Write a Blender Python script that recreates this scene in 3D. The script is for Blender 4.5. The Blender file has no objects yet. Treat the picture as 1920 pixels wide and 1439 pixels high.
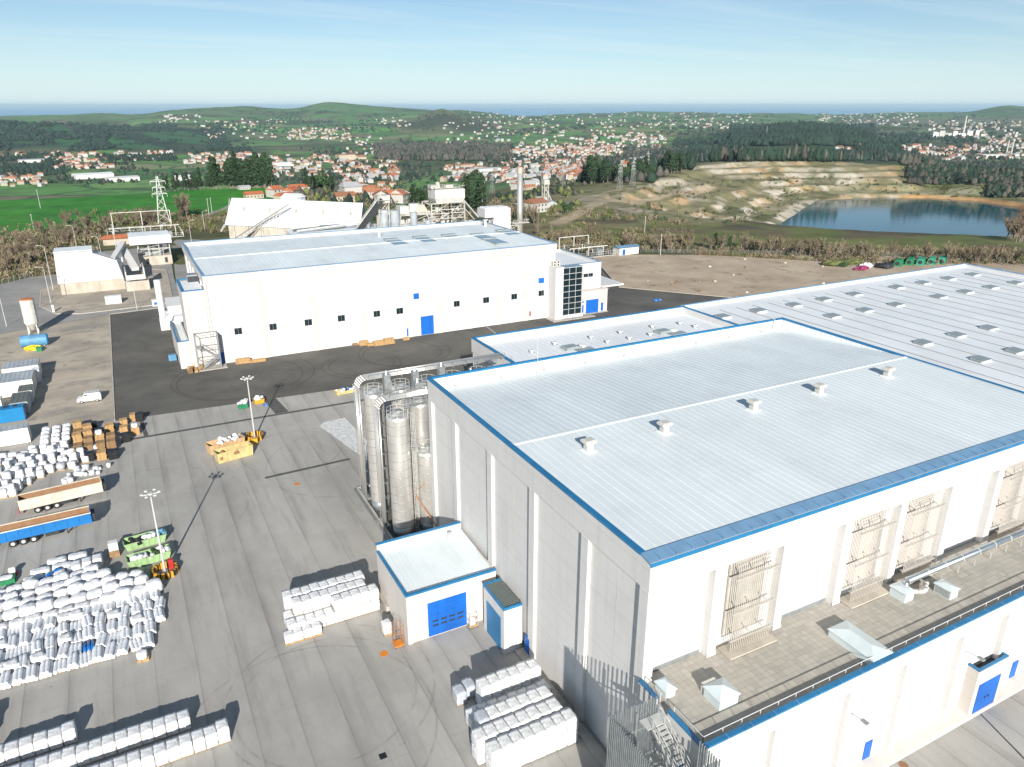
import bpy, bmesh, math, random
import numpy as np
from mathutils import Vector, Matrix
random.seed(7); rng=np.random.default_rng(7)
SC=bpy.context.scene; COL=SC.collection
R=math.radians
# ------------------------------------------------------------------ camera, sky, sun, exposure
HC=60.0; FPX=1400.0; CX,CY=960.0,719.5
PITCH=math.atan(521/FPX); YAW=R(27.6)
cd=bpy.data.cameras.new("camera"); cam=bpy.data.objects.new("camera",cd); COL.objects.link(cam)
cam.location=(0,0,HC); cam.rotation_euler=(math.pi/2-PITCH,0,-YAW)
cd.sensor_width=36; cd.lens=36*FPX/1920; cd.clip_start=0.5; cd.clip_end=300000
SC.camera=cam
SUN_EL=R(23.0); SUN_AZ=math.atan2(-0.345,-0.94)       # azimuth from +Y towards +X
sdir=Vector((math.sin(SUN_AZ)*math.cos(SUN_EL),math.cos(SUN_AZ)*math.cos(SUN_EL),math.sin(SUN_EL)))
w=bpy.data.worlds.new("World"); SC.world=w; w.use_nodes=True
nt=w.node_tree; nt.nodes.clear(); N=nt.nodes.new; L=nt.links.new
out=N("ShaderNodeOutputWorld"); bg=N("ShaderNodeBackground"); sky=N("ShaderNodeTexSky")
sky.sky_type='NISHITA'; sky.sun_disc=False; sky.sun_elevation=SUN_EL; sky.sun_rotation=SUN_AZ%(2*math.pi)
sky.altitude=150; sky.air_density=0.8; sky.dust_density=0.15; sky.ozone_density=3.0
bg.inputs[1].default_value=0.06
# thin cirrus: noise over the cloud layer's plane (direction divided by its height)
tc=N("ShaderNodeTexCoord"); sp=N("ShaderNodeSeparateXYZ"); L(tc.outputs['Generated'],sp.inputs[0])
def wm(op,a,b=None):
    n=N("ShaderNodeMath"); n.operation=op
    for i,v in enumerate((a,b)):
        if v is None: continue
        if isinstance(v,(int,float)): n.inputs[i].default_value=v
        else: L(v,n.inputs[i])
    return n.outputs[0]
zz=wm('ADD',wm('MAXIMUM',sp.outputs[2],0.0),0.035)
cb=N("ShaderNodeCombineXYZ"); L(wm('DIVIDE',sp.outputs[0],zz),cb.inputs[0]); L(wm('DIVIDE',sp.outputs[1],zz),cb.inputs[1])
mp=N("ShaderNodeMapping"); L(cb.outputs[0],mp.inputs[0]); mp.inputs['Rotation'].default_value=(0,0,R(35)); mp.inputs['Scale'].default_value=(0.16,0.75,1)
no=N("ShaderNodeTexNoise"); L(mp.outputs[0],no.inputs[0]); no.inputs['Scale'].default_value=1.1; no.inputs['Detail'].default_value=7; no.inputs['Roughness'].default_value=0.62; no.inputs['Distortion'].default_value=0.7
mr=N("ShaderNodeMapRange"); L(no.outputs[0],mr.inputs[0]); mr.inputs[1].default_value=0.43; mr.inputs[2].default_value=0.74; mr.inputs[3].default_value=0; mr.inputs[4].default_value=0.5
mx=N("ShaderNodeMix"); mx.data_type='RGBA'; L(mr.outputs[0],mx.inputs[0]); L(sky.outputs[0],mx.inputs[6]); mx.inputs[7].default_value=(8.6,9.4,10.2,1)
tn=N('ShaderNodeMix'); tn.data_type='RGBA'; tn.blend_type='MULTIPLY'; tn.inputs[0].default_value=1; L(mx.outputs[2],tn.inputs[6]); tn.inputs[7].default_value=(0.95,1.04,1.02,1)
hf=wm('MULTIPLY',wm('POWER',wm('SUBTRACT',1.0,wm('MAXIMUM',sp.outputs[2],0.0)),16.0),0.8); hm=N('ShaderNodeMix'); hm.data_type='RGBA'; L(hf,hm.inputs[0]); L(tn.outputs[2],hm.inputs[6]); hm.inputs[7].default_value=(8.6,10.2,10.9,1)
L(hm.outputs[2],bg.inputs[0]); L(bg.outputs[0],out.inputs[0])
sl=bpy.data.lights.new("sun",'SUN'); sun=bpy.data.objects.new("sun",sl); COL.objects.link(sun)
sl.energy=4.6; sl.angle=R(0.5); sl.color=(1,0.955,0.88); sun.rotation_euler=(-sdir).to_track_quat('-Z','Y').to_euler(); sun.location=(0,0,200)
SC.view_settings.view_transform='Standard'; SC.view_settings.look='None'; SC.view_settings.exposure=0.62; SC.view_settings.gamma=1
SC.render.engine='CYCLES'; SC.cycles.max_bounces=6; SC.cycles.diffuse_bounces=3; SC.cycles.volume_bounces=0
SC.render.resolution_x=1024; SC.render.resolution_y=767
# ------------------------------------------------------------------ survey helpers: sight lines of the photograph met with the real plane a thing stands on
fh=np.array([math.sin(YAW),math.cos(YAW),0]); rr=np.array([math.cos(YAW),-math.sin(YAW),0]); up=np.array([0,0,1.])
FV=fh*math.cos(PITCH)-up*math.sin(PITCH); UV=fh*math.sin(PITCH)+up*math.cos(PITCH)
def ray(x,y): return FV*FPX+rr*(x-CX)-UV*(y-CY)
def gz(x,y,z=0): d=ray(x,y); t=(z-HC)/d[2]; return float(d[0]*t),float(d[1]*t)
def gy(x,y,Y): d=ray(x,y); t=Y/d[1]; return float(d[0]*t),float(HC+d[2]*t)
def gx(x,y,X): d=ray(x,y); t=X/d[0]; return float(d[1]*t),float(HC+d[2]*t)
# ------------------------------------------------------------------ materials
M={}
def mat(name,col,rough=0.8,var=0.12,scale=1.0,metal=0,bump=0,col2=None,detail=6,stretch=None,spec=0.5):
    m=bpy.data.materials.new(name); m.use_nodes=True; t=m.node_tree; b=t.nodes['Principled BSDF']
    b.inputs['Roughness'].default_value=rough; b.inputs['Metallic'].default_value=metal
    b.inputs['Specular IOR Level'].default_value=spec
    tc=t.nodes.new('ShaderNodeTexCoord'); n=t.nodes.new('ShaderNodeTexNoise'); n.inputs['Scale'].default_value=scale; n.inputs['Detail'].default_value=detail
    n.inputs['Roughness'].default_value=0.6
    src=tc.outputs['Object']
    if stretch:
        mp=t.nodes.new('ShaderNodeMapping'); mp.inputs['Scale'].default_value=stretch; t.links.new(src,mp.inputs[0]); src=mp.outputs[0]
    t.links.new(src,n.inputs[0])
    r=t.nodes.new('ShaderNodeValToRGB'); c2=col2 or tuple(c*(1-2*var) for c in col)
    r.color_ramp.elements[0].position=0.3; r.color_ramp.elements[1].position=0.68
    r.color_ramp.elements[0].color=(*c2,1); r.color_ramp.elements[1].color=(*[min(1,c*(1+var*0.4)) for c in col],1)
    t.links.new(n.outputs[0],r.inputs[0]); t.links.new(r.outputs[0],b.inputs['Base Color'])
    if bump:
        bp=t.nodes.new('ShaderNodeBump'); bp.inputs['Strength'].default_value=bump; bp.inputs['Distance'].default_value=0.1; t.links.new(n.outputs[0],bp.inputs['Height']); t.links.new(bp.outputs[0],b.inputs['Normal'])
    M[name]=m; return m
def weather(name,lines=None,axis=2,streak=0.10,grime=0.12,wd=0.02):
    'panel joints, run-off streaks and broad grime over a plain cladding colour (object space)'
    m=M[name]; t=m.node_tree; b=t.nodes['Principled BSDF']; src=b.inputs['Base Color'].links[0].from_socket; tc=t.nodes.new('ShaderNodeTexCoord')
    def nz(st,sc,a,c,lo):
        mp=t.nodes.new('ShaderNodeMapping'); mp.inputs['Scale'].default_value=st; n=t.nodes.new('ShaderNodeTexNoise'); n.inputs['Scale'].default_value=sc; n.inputs['Detail'].default_value=6; n.inputs['Roughness'].default_value=0.65; r=t.nodes.new('ShaderNodeMapRange')
        t.links.new(tc.outputs['Object'],mp.inputs[0]); t.links.new(mp.outputs[0],n.inputs[0]); t.links.new(n.outputs[0],r.inputs[0]); r.inputs[1].default_value=a; r.inputs[2].default_value=c; r.inputs[3].default_value=1; r.inputs[4].default_value=lo; return r.outputs[0]
    def mul(a,c):
        n=t.nodes.new('ShaderNodeMath'); n.operation='MULTIPLY'; t.links.new(a,n.inputs[0]); t.links.new(c,n.inputs[1]); return n.outputs[0]
    f=mul(nz((1.6,1.6,0.06) if axis==2 else (1.2,0.05,1),1.0,0.5,0.75,1-streak),nz((1,1,1),0.09,0.5,0.7,1-grime))
    if lines:
        sx=t.nodes.new('ShaderNodeSeparateXYZ'); t.links.new(tc.outputs['Object'],sx.inputs[0]); d=t.nodes.new('ShaderNodeMath'); d.operation='PINGPONG'; d.inputs[1].default_value=lines/2; t.links.new(sx.outputs[axis],d.inputs[0])
        r=t.nodes.new('ShaderNodeMapRange'); t.links.new(d.outputs[0],r.inputs[0]); r.inputs[1].default_value=wd*.4; r.inputs[2].default_value=wd; r.inputs[3].default_value=0.80; r.inputs[4].default_value=1; f=mul(f,r.outputs[0])
    cc=t.nodes.new('ShaderNodeCombineColor'); [t.links.new(f,cc.inputs[i]) for i in range(3)]
    x=t.nodes.new('ShaderNodeMix'); x.data_type='RGBA'; x.blend_type='MULTIPLY'; x.inputs[0].default_value=1; t.links.new(src,x.inputs[6]); t.links.new(cc.outputs[0],x.inputs[7]); t.links.new(x.outputs[2],b.inputs['Base Color'])
mat('white_panel',(0.63,0.615,0.60),0.75,0.03,0.25,stretch=(1,1,0.3))
mat('wall_cream',(0.60,0.555,0.51),0.8,0.03,0.3)
mat('roof_white',(0.77,0.82,0.83),0.5,0.05,0.18,stretch=(1,0.15,1))
mat('roof_bright',(0.82,0.84,0.85),0.5,0.04,0.15,stretch=(0.6,0.3,1))
mat('seam',(0.36,0.35,0.33),0.7,0.1)
mat('trim_blue',(0.018,0.19,0.40),0.4,0.1,0.4)
mat('coping_blue',(0.17,0.31,0.47),0.35,0.08,0.6)
mat('door_blue',(0.008,0.13,0.52),0.45,0.08,0.8)
mat('steel',(0.78,0.75,0.70),0.33,0.12,0.8,metal=0.68,stretch=(1,1,0.2))
mat('galv',(0.42,0.45,0.46),0.45,0.15,2,metal=0.6)
mat('pipe_grey',(0.56,0.52,0.47),0.5,0.1,2,metal=0.2)
mat('duct_metal',(0.50,0.55,0.58),0.28,0.15,1.2,metal=0.8,stretch=(0.3,1,1))
mat('galv_light',(0.66,0.66,0.63),0.5,0.08,2,metal=0.3)
mat('dark',(0.035,0.04,0.045),0.6,0.2)
mat('glass',(0.012,0.025,0.032),0.06,0.1,0.4,spec=1.0)
mat('glass_sky',(0.16,0.24,0.30),0.12,0.1,0.4,spec=1.0)
mat('skylight',(0.30,0.34,0.34),0.3,0.1,0.6)
mat('poly_white',(0.60,0.67,0.68),0.35,0.05,0.6)
mat('white_paint',(0.68,0.68,0.67),0.5,0.05,0.8)
mat('offwhite_metal',(0.62,0.60,0.55),0.6,0.14,0.5)
mat('plant_white',(0.54,0.52,0.47),0.7,0.22,0.4)
mat('conc_wall',(0.52,0.46,0.38),0.9,0.16,0.35,stretch=(1,1,0.4))
mat('wrap',(0.82,0.82,0.82),0.38,0.17,3.2,bump=1.0,spec=0.4)
mat('wrap_grey',(0.50,0.53,0.58),0.38,0.14,2.2,bump=0.7)
mat('bagw',(0.82,0.82,0.83),0.6,0.14,2.0,bump=0.9)
mat('bag_grey',(0.46,0.48,0.52),0.55,0.2,2.0,bump=0.9)
mat('film',(0.80,0.81,0.83),0.4,0.12,3)
mat('film_blue',(0.02,0.16,0.50),0.3,0.2,3)
mat('wood',(0.55,0.34,0.15),0.8,0.25,2)
mat('wood_dark',(0.33,0.20,0.10),0.85,0.25,2)
mat('black_plastic',(0.02,0.022,0.024),0.45,0.2)
mat('skip_yellow',(0.60,0.48,0.22),0.6,0.16,0.8)
mat('skip_tan',(0.58,0.38,0.20),0.6,0.16,0.8)
mat('skip_green',(0.34,0.50,0.24),0.6,0.14,0.8)
mat('green',(0.02,0.22,0.09),0.6,0.2,1)
mat('teal_tarp',(0.03,0.34,0.22),0.5,0.2,1)
mat('rust',(0.22,0.10,0.045),0.9,0.4,0.9,col2=(0.30,0.19,0.11))
mat('trailer_white',(0.70,0.64,0.52),0.55,0.16,0.5)
mat('trailer_blue',(0.015,0.17,0.46),0.4,0.12,0.5)
mat('red',(0.50,0.03,0.03),0.5,0.15)
mat('orange',(0.75,0.24,0.02),0.6,0.15)
mat('pipe_orange',(0.50,0.20,0.08),0.6,0.2)
mat('amber',(0.72,0.36,0.03),0.6,0.15)
mat('tank_blue',(0.12,0.32,0.50),0.5,0.2,0.5)
mat('cont_blue',(0.012,0.22,0.48),0.45,0.1,0.6)
mat('cont_grey',(0.42,0.46,0.49),0.6,0.15,0.4)
mat('cont_white',(0.76,0.73,0.70),0.6,0.1,0.5)
mat('yellow',(0.75,0.55,0.02),0.6,0.15)
mat('magenta',(0.28,0.03,0.12),0.6,0.2)
mat('tile_red',(0.48,0.15,0.065),0.85,0.2,0.8)
mat('tile_orange',(0.50,0.21,0.11),0.85,0.25,0.02)
mat('tile_brown',(0.36,0.16,0.09),0.85,0.25,0.02)
mat('house_white',(0.50,0.48,0.45),0.8,0.12,0.02)
mat('house_cream',(0.46,0.40,0.31),0.8,0.12,0.02)
mat('roof_shed',(0.44,0.45,0.46),0.6,0.12,0.02)
mat('grey_roof',(0.14,0.16,0.15),0.7,0.15,2,stretch=(6,1,1))
mat('pine_leaf',(0.035,0.075,0.028),0.9,0.35,0.3)
mat('ever_leaf',(0.045,0.10,0.03),0.9,0.35,0.3)
mat('twig',(0.30,0.24,0.155),0.95,0.25,0.3)
mat('twig_red',(0.23,0.17,0.115),0.95,0.25,0.3)
mat('bush_leaf',(0.15,0.17,0.05),0.9,0.35,0.3)
mat('bark',(0.22,0.18,0.14),0.95,0.2)
mat('forest',(0.018,0.045,0.026),0.95,0.4,0.02)
mat('forest_bare',(0.095,0.088,0.07),0.95,0.3,0.02)
mat('asphalt_edge',(0.10,0.10,0.095),0.95,0.2)
mat('kerb',(0.46,0.43,0.38),0.9,0.15,0.8)
mat('paint_white',(0.70,0.70,0.68),0.7,0.2,1.5)
mat('rock_grey',(0.40,0.36,0.29),0.95,0.2)
mat('tyre',(0.025,0.025,0.027),0.85,0.2)
weather('white_panel',2.4,2,0.10,0.07,0.035); weather('wall_cream',2.4,2,0.08,0.08,0.035); weather('roof_white',None,1,0.08,0.10); weather('roof_bright',None,1,0.10,0.10); weather('trim_blue',None,2,0.25,0.25); weather('door_blue',0.6,2,0.2,0.3,0.02); weather('coping_blue',None,1,0.15,0.2)
# --- node maths helper for the bigger ground materials
class NT:
    def __init__(s,name,rough=0.9):
        s.m=bpy.data.materials.new(name); s.m.use_nodes=True; s.t=s.m.node_tree; s.b=s.t.nodes['Principled BSDF']; s.b.inputs['Roughness'].default_value=rough
        s.b.inputs['Specular IOR Level'].default_value=0.25
        s.tc=s.t.nodes.new('ShaderNodeTexCoord'); s.P=s.tc.outputs['Object']; sx=s.t.nodes.new('ShaderNodeSeparateXYZ'); s.l(s.P,sx.inputs[0]); s.x,s.y,s.z=sx.outputs; M[name]=s.m
    def l(s,a,b): s.t.links.new(a,b)
    def ma(s,op,a,b=None,c=None):
        n=s.t.nodes.new('ShaderNodeMath'); n.operation=op
        for i,v in enumerate((a,b,c)):
            if v is None: continue
            if isinstance(v,(int,float)): n.inputs[i].default_value=v
            else: s.l(v,n.inputs[i])
        return n.outputs[0]
    def noise(s,scale,detail=5,rough=0.6,stretch=None,dist=0,off=(0,0,0)):
        n=s.t.nodes.new('ShaderNodeTexNoise'); n.inputs['Scale'].default_value=scale; n.inputs['Detail'].default_value=detail; n.inputs['Roughness'].default_value=rough; n.inputs['Distortion'].default_value=dist
        mp=s.t.nodes.new('ShaderNodeMapping'); mp.inputs['Scale'].default_value=stretch or (1,1,1); mp.inputs['Location'].default_value=off; s.l(s.P,mp.inputs[0]); s.l(mp.outputs[0],n.inputs[0])
        return n.outputs[0]
    def rng(s,v,a,b,c=0,d=1,smooth=False):
        n=s.t.nodes.new('ShaderNodeMapRange'); s.l(v,n.inputs[0])
        for i,k in enumerate((a,b,c,d)): n.inputs[i+1].default_value=k
        return n.outputs[0]
    def mix(s,f,a,b,blend='MIX'):
        n=s.t.nodes.new('ShaderNodeMix'); n.data_type='RGBA'; n.blend_type=blend
        if isinstance(f,(int,float)): n.inputs[0].default_value=f
        else: s.l(f,n.inputs[0])
        for i,v in ((6,a),(7,b)):
            if isinstance(v,tuple): n.inputs[i].default_value=(*v,1)
            else: s.l(v,n.inputs[i])
        return n.outputs[2]
    def ring(s,cx,cy,r,wd=0.18,ex=1.0):
        dx=s.ma('SUBTRACT',s.x,cx); dy=s.ma('MULTIPLY',s.ma('SUBTRACT',s.y,cy),ex)
        d=s.ma('SQRT',s.ma('ADD',s.ma('MULTIPLY',dx,dx),s.ma('MULTIPLY',dy,dy)))
        return s.rng(s.ma('ABSOLUTE',s.ma('SUBTRACT',d,r)),0,wd,1,0)
    def line(s,coord,period,off,wd):
        v=s.ma('ABSOLUTE',s.ma('SUBTRACT',s.ma('FRACT',s.ma('DIVIDE',s.ma('SUBTRACT',coord,off),period)),0.5))
        return s.rng(v,0,wd/period,1,0)
    def out(s,c): s.l(c,s.b.inputs['Base Color'])
def grit(t,c,amt=0.25):
    g=t.rng(t.noise(9,4,0.7),0.35,0.65,1-amt,1+amt*0.6)
    n=t.t.nodes.new('ShaderNodeMix'); n.data_type='RGBA'; n.blend_type='MULTIPLY'; n.inputs[0].default_value=1
    cc=t.t.nodes.new('ShaderNodeCombineColor'); [t.l(g,cc.inputs[i]) for i in range(3)]
    t.l(c,n.inputs[6]); t.l(cc.outputs[0],n.inputs[7]); return n.outputs[2]
# concrete yard: slabs in long strips, stains, tyre arcs
t=NT('concrete',0.85)
c=t.mix(t.rng(t.noise(0.09,6,0.65,(1,0.35,1)),0.3,0.7),(0.33,0.316,0.292),(0.47,0.45,0.415))
c=t.mix(t.rng(t.noise(0.5,5,0.6,(1.3,0.12,1)),0.52,0.72,0,0.42),c,(0.20,0.193,0.18))
fx=t.ma('FRACT',t.ma('DIVIDE',t.ma('ADD',t.x,t.ma('MULTIPLY',t.noise(0.4,2),0.25)),4.3))
c=t.mix(t.ma('MULTIPLY',t.rng(fx,0.0,0.32,0.34,0),t.rng(t.noise(0.07,3),0.35,0.6)),c,(0.14,0.135,0.125))
c=t.mix(t.rng(t.noise(0.045,7,0.7,off=(17,3,0)),0.48,0.62,0,0.35),c,(0.27,0.255,0.235))
c=t.mix(t.ma('MULTIPLY',t.line(t.x,4.3,2.15,0.10),0.28),c,(0.12,0.115,0.105))
c=t.mix(t.ma('MULTIPLY',t.line(t.y,11.5,3.0,0.06),0.22),c,(0.11,0.105,0.10))
br=t.rng(t.noise(0.35,3),0.4,0.62)
for r_ in ((12,66,9.5),(12.5,66.5,11.2),(9,62,13),(22,130,9),(23,129,10.5),(30,122,14),(-4,118,16)):
    c=t.mix(t.ma('MULTIPLY',t.ma('MULTIPLY',t.ring(*r_,wd=0.2),br),0.34),c,(0.09,0.088,0.085))
c=t.mix(t.rng(t.noise(0.16,4,0.7,off=(31,7,0)),0.68,0.78,0,0.35),c,(0.19,0.15,0.09))
c=t.mix(t.rng(t.noise(1.1,2,0.5,off=(5,9,0)),0.76,0.80,0,0.6),c,(0.06,0.06,0.06))
t.out(grit(t,c,0.14))
t=NT('asphalt',0.9)
c=t.mix(t.rng(t.noise(0.06,6,0.65),0.32,0.68),(0.075,0.073,0.068),(0.165,0.156,0.138))
c=t.mix(t.rng(t.noise(0.22,5,0.6,(0.25,1.2,1)),0.5,0.72,0,0.5),c,(0.14,0.13,0.115))
for r_ in ((48,172,8),(48,172,9.6),(60,176,10),(61,177,11.8),(20,176,14),(21,177,16)):
    c=t.mix(t.ma('MULTIPLY',t.ring(*r_,wd=0.3),0.5),c,(0.045,0.044,0.042))
c=t.mix(t.rng(t.noise(0.5,3),0.66,0.74,0,0.4),c,(0.05,0.05,0.047))
t.out(grit(t,c,0.2))
t=NT('old_road',0.9)
c=t.mix(t.rng(t.noise(0.08,6,0.65),0.3,0.7),(0.24,0.235,0.225),(0.35,0.34,0.315)); c=t.mix(t.rng(t.noise(0.3,4),0.55,0.75,0,0.5),c,(0.36,0.35,0.33)); t.out(grit(t,c,0.14))
t=NT('gravel_beige',0.95)
c=t.mix(t.rng(t.noise(0.07,6,0.65),0.35,0.65),(0.36,0.315,0.255),(0.52,0.45,0.36)); c=t.mix(t.rng(t.noise(0.13,5,0.7,(0.6,1,1),off=(4,1,0)),0.50,0.62,0,0.8),c,(0.27,0.25,0.225)); c=t.mix(t.rng(t.noise(0.2,4,off=(9,9,0)),0.60,0.70,0,0.75),c,(0.22,0.18,0.13)); t.out(grit(t,c,0.28))
t=NT('dirt',0.95)
c=t.mix(t.rng(t.noise(0.05,7,0.7),0.33,0.67),(0.37,0.285,0.205),(0.56,0.46,0.345)); c=t.mix(t.rng(t.noise(0.12,5,0.7,off=(3,3,0)),0.56,0.68,0,0.85),c,(0.20,0.155,0.115)); c=t.mix(t.rng(t.noise(0.09,5,0.7,off=(13,3,0)),0.62,0.75,0,0.6),c,(0.44,0.41,0.37)); t.out(grit(t,c,0.3))
t=NT('pavers',0.85)
bk=t.t.nodes.new('ShaderNodeTexBrick'); bk.inputs['Scale'].default_value=1.0; bk.inputs['Brick Width'].default_value=0.62; bk.inputs['Row Height'].default_value=0.62; bk.offset=0.0; bk.inputs['Mortar Size'].default_value=0.018
bk.inputs['Color1'].default_value=(0.45,0.42,0.365,1); bk.inputs['Color2'].default_value=(0.36,0.335,0.295,1); bk.inputs['Mortar'].default_value=(0.25,0.225,0.19,1); t.l(t.P,bk.inputs[0])
c=t.mix(t.rng(t.noise(0.25,6,0.7),0.4,0.72,0,0.6),bk.outputs[0],(0.48,0.45,0.39)); c=t.mix(t.rng(t.noise(0.4,5,0.7,off=(5,5,0)),0.58,0.75,0,0.5),c,(0.30,0.265,0.22)); t.out(c)
t=NT('grass_strip',0.95)
c=t.mix(t.rng(t.noise(0.3,6,0.7),0.35,0.65),(0.05,0.09,0.02),(0.17,0.15,0.06)); t.out(grit(t,c,0.4))
# lake water
t=NT('lake_water',0.09); t.b.inputs['Specular IOR Level'].default_value=0.3
c=t.mix(t.rng(t.noise(0.01,4,0.6),0.35,0.65),(0.003,0.055,0.085),(0.005,0.085,0.12)); t.out(c)
bp=t.t.nodes.new('ShaderNodeBump'); bp.inputs['Strength'].default_value=0.05; bp.inputs['Distance'].default_value=0.2; t.l(t.noise(0.6,3,0.6,(0.5,1.4,1)),bp.inputs['Height']); t.l(bp.outputs[0],t.b.inputs['Normal'])
t=NT('sea_water',0.25); t.out(t.mix(t.rng(t.noise(0.0004,5,0.6,(0.3,2,1)),0.35,0.65),(0.012,0.19,0.40),(0.02,0.24,0.46)))
# terrain: surface cover per vertex (alpha 'patch' = fields pattern weight), broken up by noise
t=NT('terrain_cover',0.95)
at=t.t.nodes.new('ShaderNodeAttribute'); at.attribute_name='cover'; at2=t.t.nodes.new('ShaderNodeAttribute'); at2.attribute_name='patch'
vo=t.t.nodes.new('ShaderNodeTexVoronoi'); vo.inputs['Scale'].default_value=1/170; t.l(t.P,vo.inputs[0])
ve=t.t.nodes.new('ShaderNodeTexVoronoi'); ve.feature='DISTANCE_TO_EDGE'; ve.inputs['Scale'].default_value=1/170; t.l(t.P,ve.inputs[0])
sc_=t.t.nodes.new('ShaderNodeSeparateColor'); t.l(vo.outputs['Color'],sc_.inputs[0])
cr=t.t.nodes.new('ShaderNodeValToRGB'); cr.color_ramp.interpolation='CONSTANT'; els=cr.color_ramp.elements
els[0].color=(0.10,0.25,0.055,1); els[1].position=0.2; els[1].color=(0.15,0.28,0.08,1)
for p_,c_ in ((0.38,(0.20,0.23,0.10)),(0.52,(0.06,0.16,0.04)),(0.68,(0.16,0.15,0.085)),(0.8,(0.13,0.28,0.065)),(0.92,(0.11,0.11,0.065))):
    e=els.new(p_); e.color=(*c_,1)
t.l(sc_.outputs[0],cr.inputs[0])
fld=t.mix(t.rng(ve.outputs[0],0.02,0.06,0.7,0),cr.outputs[0],(0.035,0.05,0.025))
fld=t.mix(t.rng(t.noise(0.006,6,0.7),0.53,0.66,0,0.6),fld,(0.06,0.085,0.04))
c=t.mix(at2.outputs['Fac'],at.outputs['Color'],fld)
nn=t.rng(t.noise(0.045,8,0.75),0.32,0.68,0.62,1.3); cc=t.t.nodes.new('ShaderNodeCombineColor'); [t.l(nn,cc.inputs[i]) for i in range(3)]
t.out(t.mix(1.0,c,cc.outputs[0],'MULTIPLY'))
# ------------------------------------------------------------------ mesh builder and scene-tree helpers
class MB:
    def __init__(s): s.v=[]; s.f=[]; s.mi=[]; s.cur=0
    def add(s,vs,fs):
        o=len(s.v); s.v+= [tuple(p) for p in vs]; s.f+=[tuple(i+o for i in f) for f in fs]; s.mi+=[s.cur]*len(fs); return s
    def box(s,x0,y0,z0,x1,y1,z1):
        if x0>x1:x0,x1=x1,x0
        if y0>y1:y0,y1=y1,y0
        return s.add([(x0,y0,z0),(x1,y0,z0),(x1,y1,z0),(x0,y1,z0),(x0,y0,z1),(x1,y0,z1),(x1,y1,z1),(x0,y1,z1)],[(0,3,2,1),(4,5,6,7),(0,1,5,4),(1,2,6,5),(2,3,7,6),(3,0,4,7)])
    def prism(s,poly,z0,z1,top=None):
        n=len(poly); top=top or poly
        return s.add([(p[0],p[1],z0) for p in poly]+[(p[0],p[1],z1) for p in top],[tuple(range(n))[::-1],tuple(range(n,2*n))]+[(i,(i+1)%n,n+(i+1)%n,n+i) for i in range(n)])
    def sheet(s,poly,z): return s.add([(p[0],p[1],z) for p in poly],[tuple(range(len(poly)))])
    def cyl(s,p0,p1,r0,r1=None,n=10,cap=True):
        r1=r0 if r1 is None else r1; p0=Vector(p0); p1=Vector(p1); d=(p1-p0)
        if d.length<1e-6: return s
        d.normalize(); a=d.orthogonal().normalized(); b=d.cross(a)
        ring=lambda p,r:[p+(a*math.cos(2*math.pi*i/n)+b*math.sin(2*math.pi*i/n))*r for i in range(n)]
        fs=[(i,(i+1)%n,n+(i+1)%n,n+i) for i in range(n)]
        if cap: fs+=[tuple(range(n))[::-1],tuple(range(n,2*n))]
        return s.add(ring(p0,r0)+ring(p1,r1),fs)
    def bar(s,p0,p1,w=0.1,h=None):
        h=h or w; p0=Vector(p0); p1=Vector(p1); d=(p1-p0)
        if d.length<1e-6: return s
        d.normalize(); u=Vector((0,0,1)) if abs(d.z)<0.95 else Vector((0,1,0))
        a=d.cross(u).normalized()*w/2; b=a.cross(d).normalized()*h/2
        vs=[p+i*a+j*b for p in (p0,p1) for i,j in ((-1,-1),(1,-1),(1,1),(-1,1))]
        return s.add(vs,[(0,1,2,3),(7,6,5,4),(0,4,5,1),(1,5,6,2),(2,6,7,3),(3,7,4,0)])
    def path(s,pts,r,n=8):
        for a,b in zip(pts[:-1],pts[1:]): s.cyl(a,b,r,r,n)
        return s
    def build(s,name,m,parent=None,smooth=False):
        me=bpy.data.meshes.new(name); me.from_pydata(s.v,[],s.f)
        for k in (m if isinstance(m,(list,tuple)) else [m]): me.materials.append(M[k])
        if isinstance(m,(list,tuple)): me.polygons.foreach_set('material_index',s.mi)
        if smooth: me.polygons.foreach_set('use_smooth',[True]*len(me.polygons))
        me.update(); o=bpy.data.objects.new(name,me); COL.objects.link(o)
        if parent is not None: o.parent=parent
        return o
def tag(o,label=None,cat=None,group=None,kind=None):
    if label: o['label']=label
    if cat: o['category']=cat
    if group: o['group']=group
    if kind: o['kind']=kind
    return o
def empty(name,loc,label,cat,group=None,rz=0):
    o=bpy.data.objects.new(name,None); o.empty_display_size=0.5; COL.objects.link(o); o.location=loc; o.rotation_euler=(0,0,rz); return tag(o,label,cat,group)
def base(root):    # builder in world coordinates: children are moved back by the root's own place
    return Matrix.Translation(-Vector(root.location))
def part(mb,name,m,root,world=True,smooth=False,label=None):
    o=mb.build(name,m,root,smooth)
    if world:
        r=root; off=Vector((0,0,0))
        while r is not None: off+=Vector(r.location); r=r.parent
        o.location=-off
    if label: o['label']=label
    return o
def copy_tree(o,parent=None,label=None,group=None,cat=None):
    c=o.copy(); COL.objects.link(c); c.parent=parent
    for ch in o.children: copy_tree(ch,c)
    if label: c['label']=label
    if group: c['group']=group
    return c
ORD=['first','second','third','fourth','fifth','sixth','seventh','eighth','ninth','tenth','eleventh','twelfth','thirteenth','fourteenth','fifteenth','sixteenth','seventeenth','eighteenth','nineteenth','twentieth']
ORD+=['twenty-'+k for k in ORD[:9]]+['thirtieth']
def struct(name,poly,z,m,thick=None):
    mb=MB(); mb.sheet(poly,z); return tag(mb.build(name,m),kind='structure')
# ================================================================== TERRAIN (one sheet to the coast), lake, sea
DK=[300,400,500,620,750,1000,1400,1900,2500,3300,4300,5600,7500,10000,13000,17000]
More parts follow.
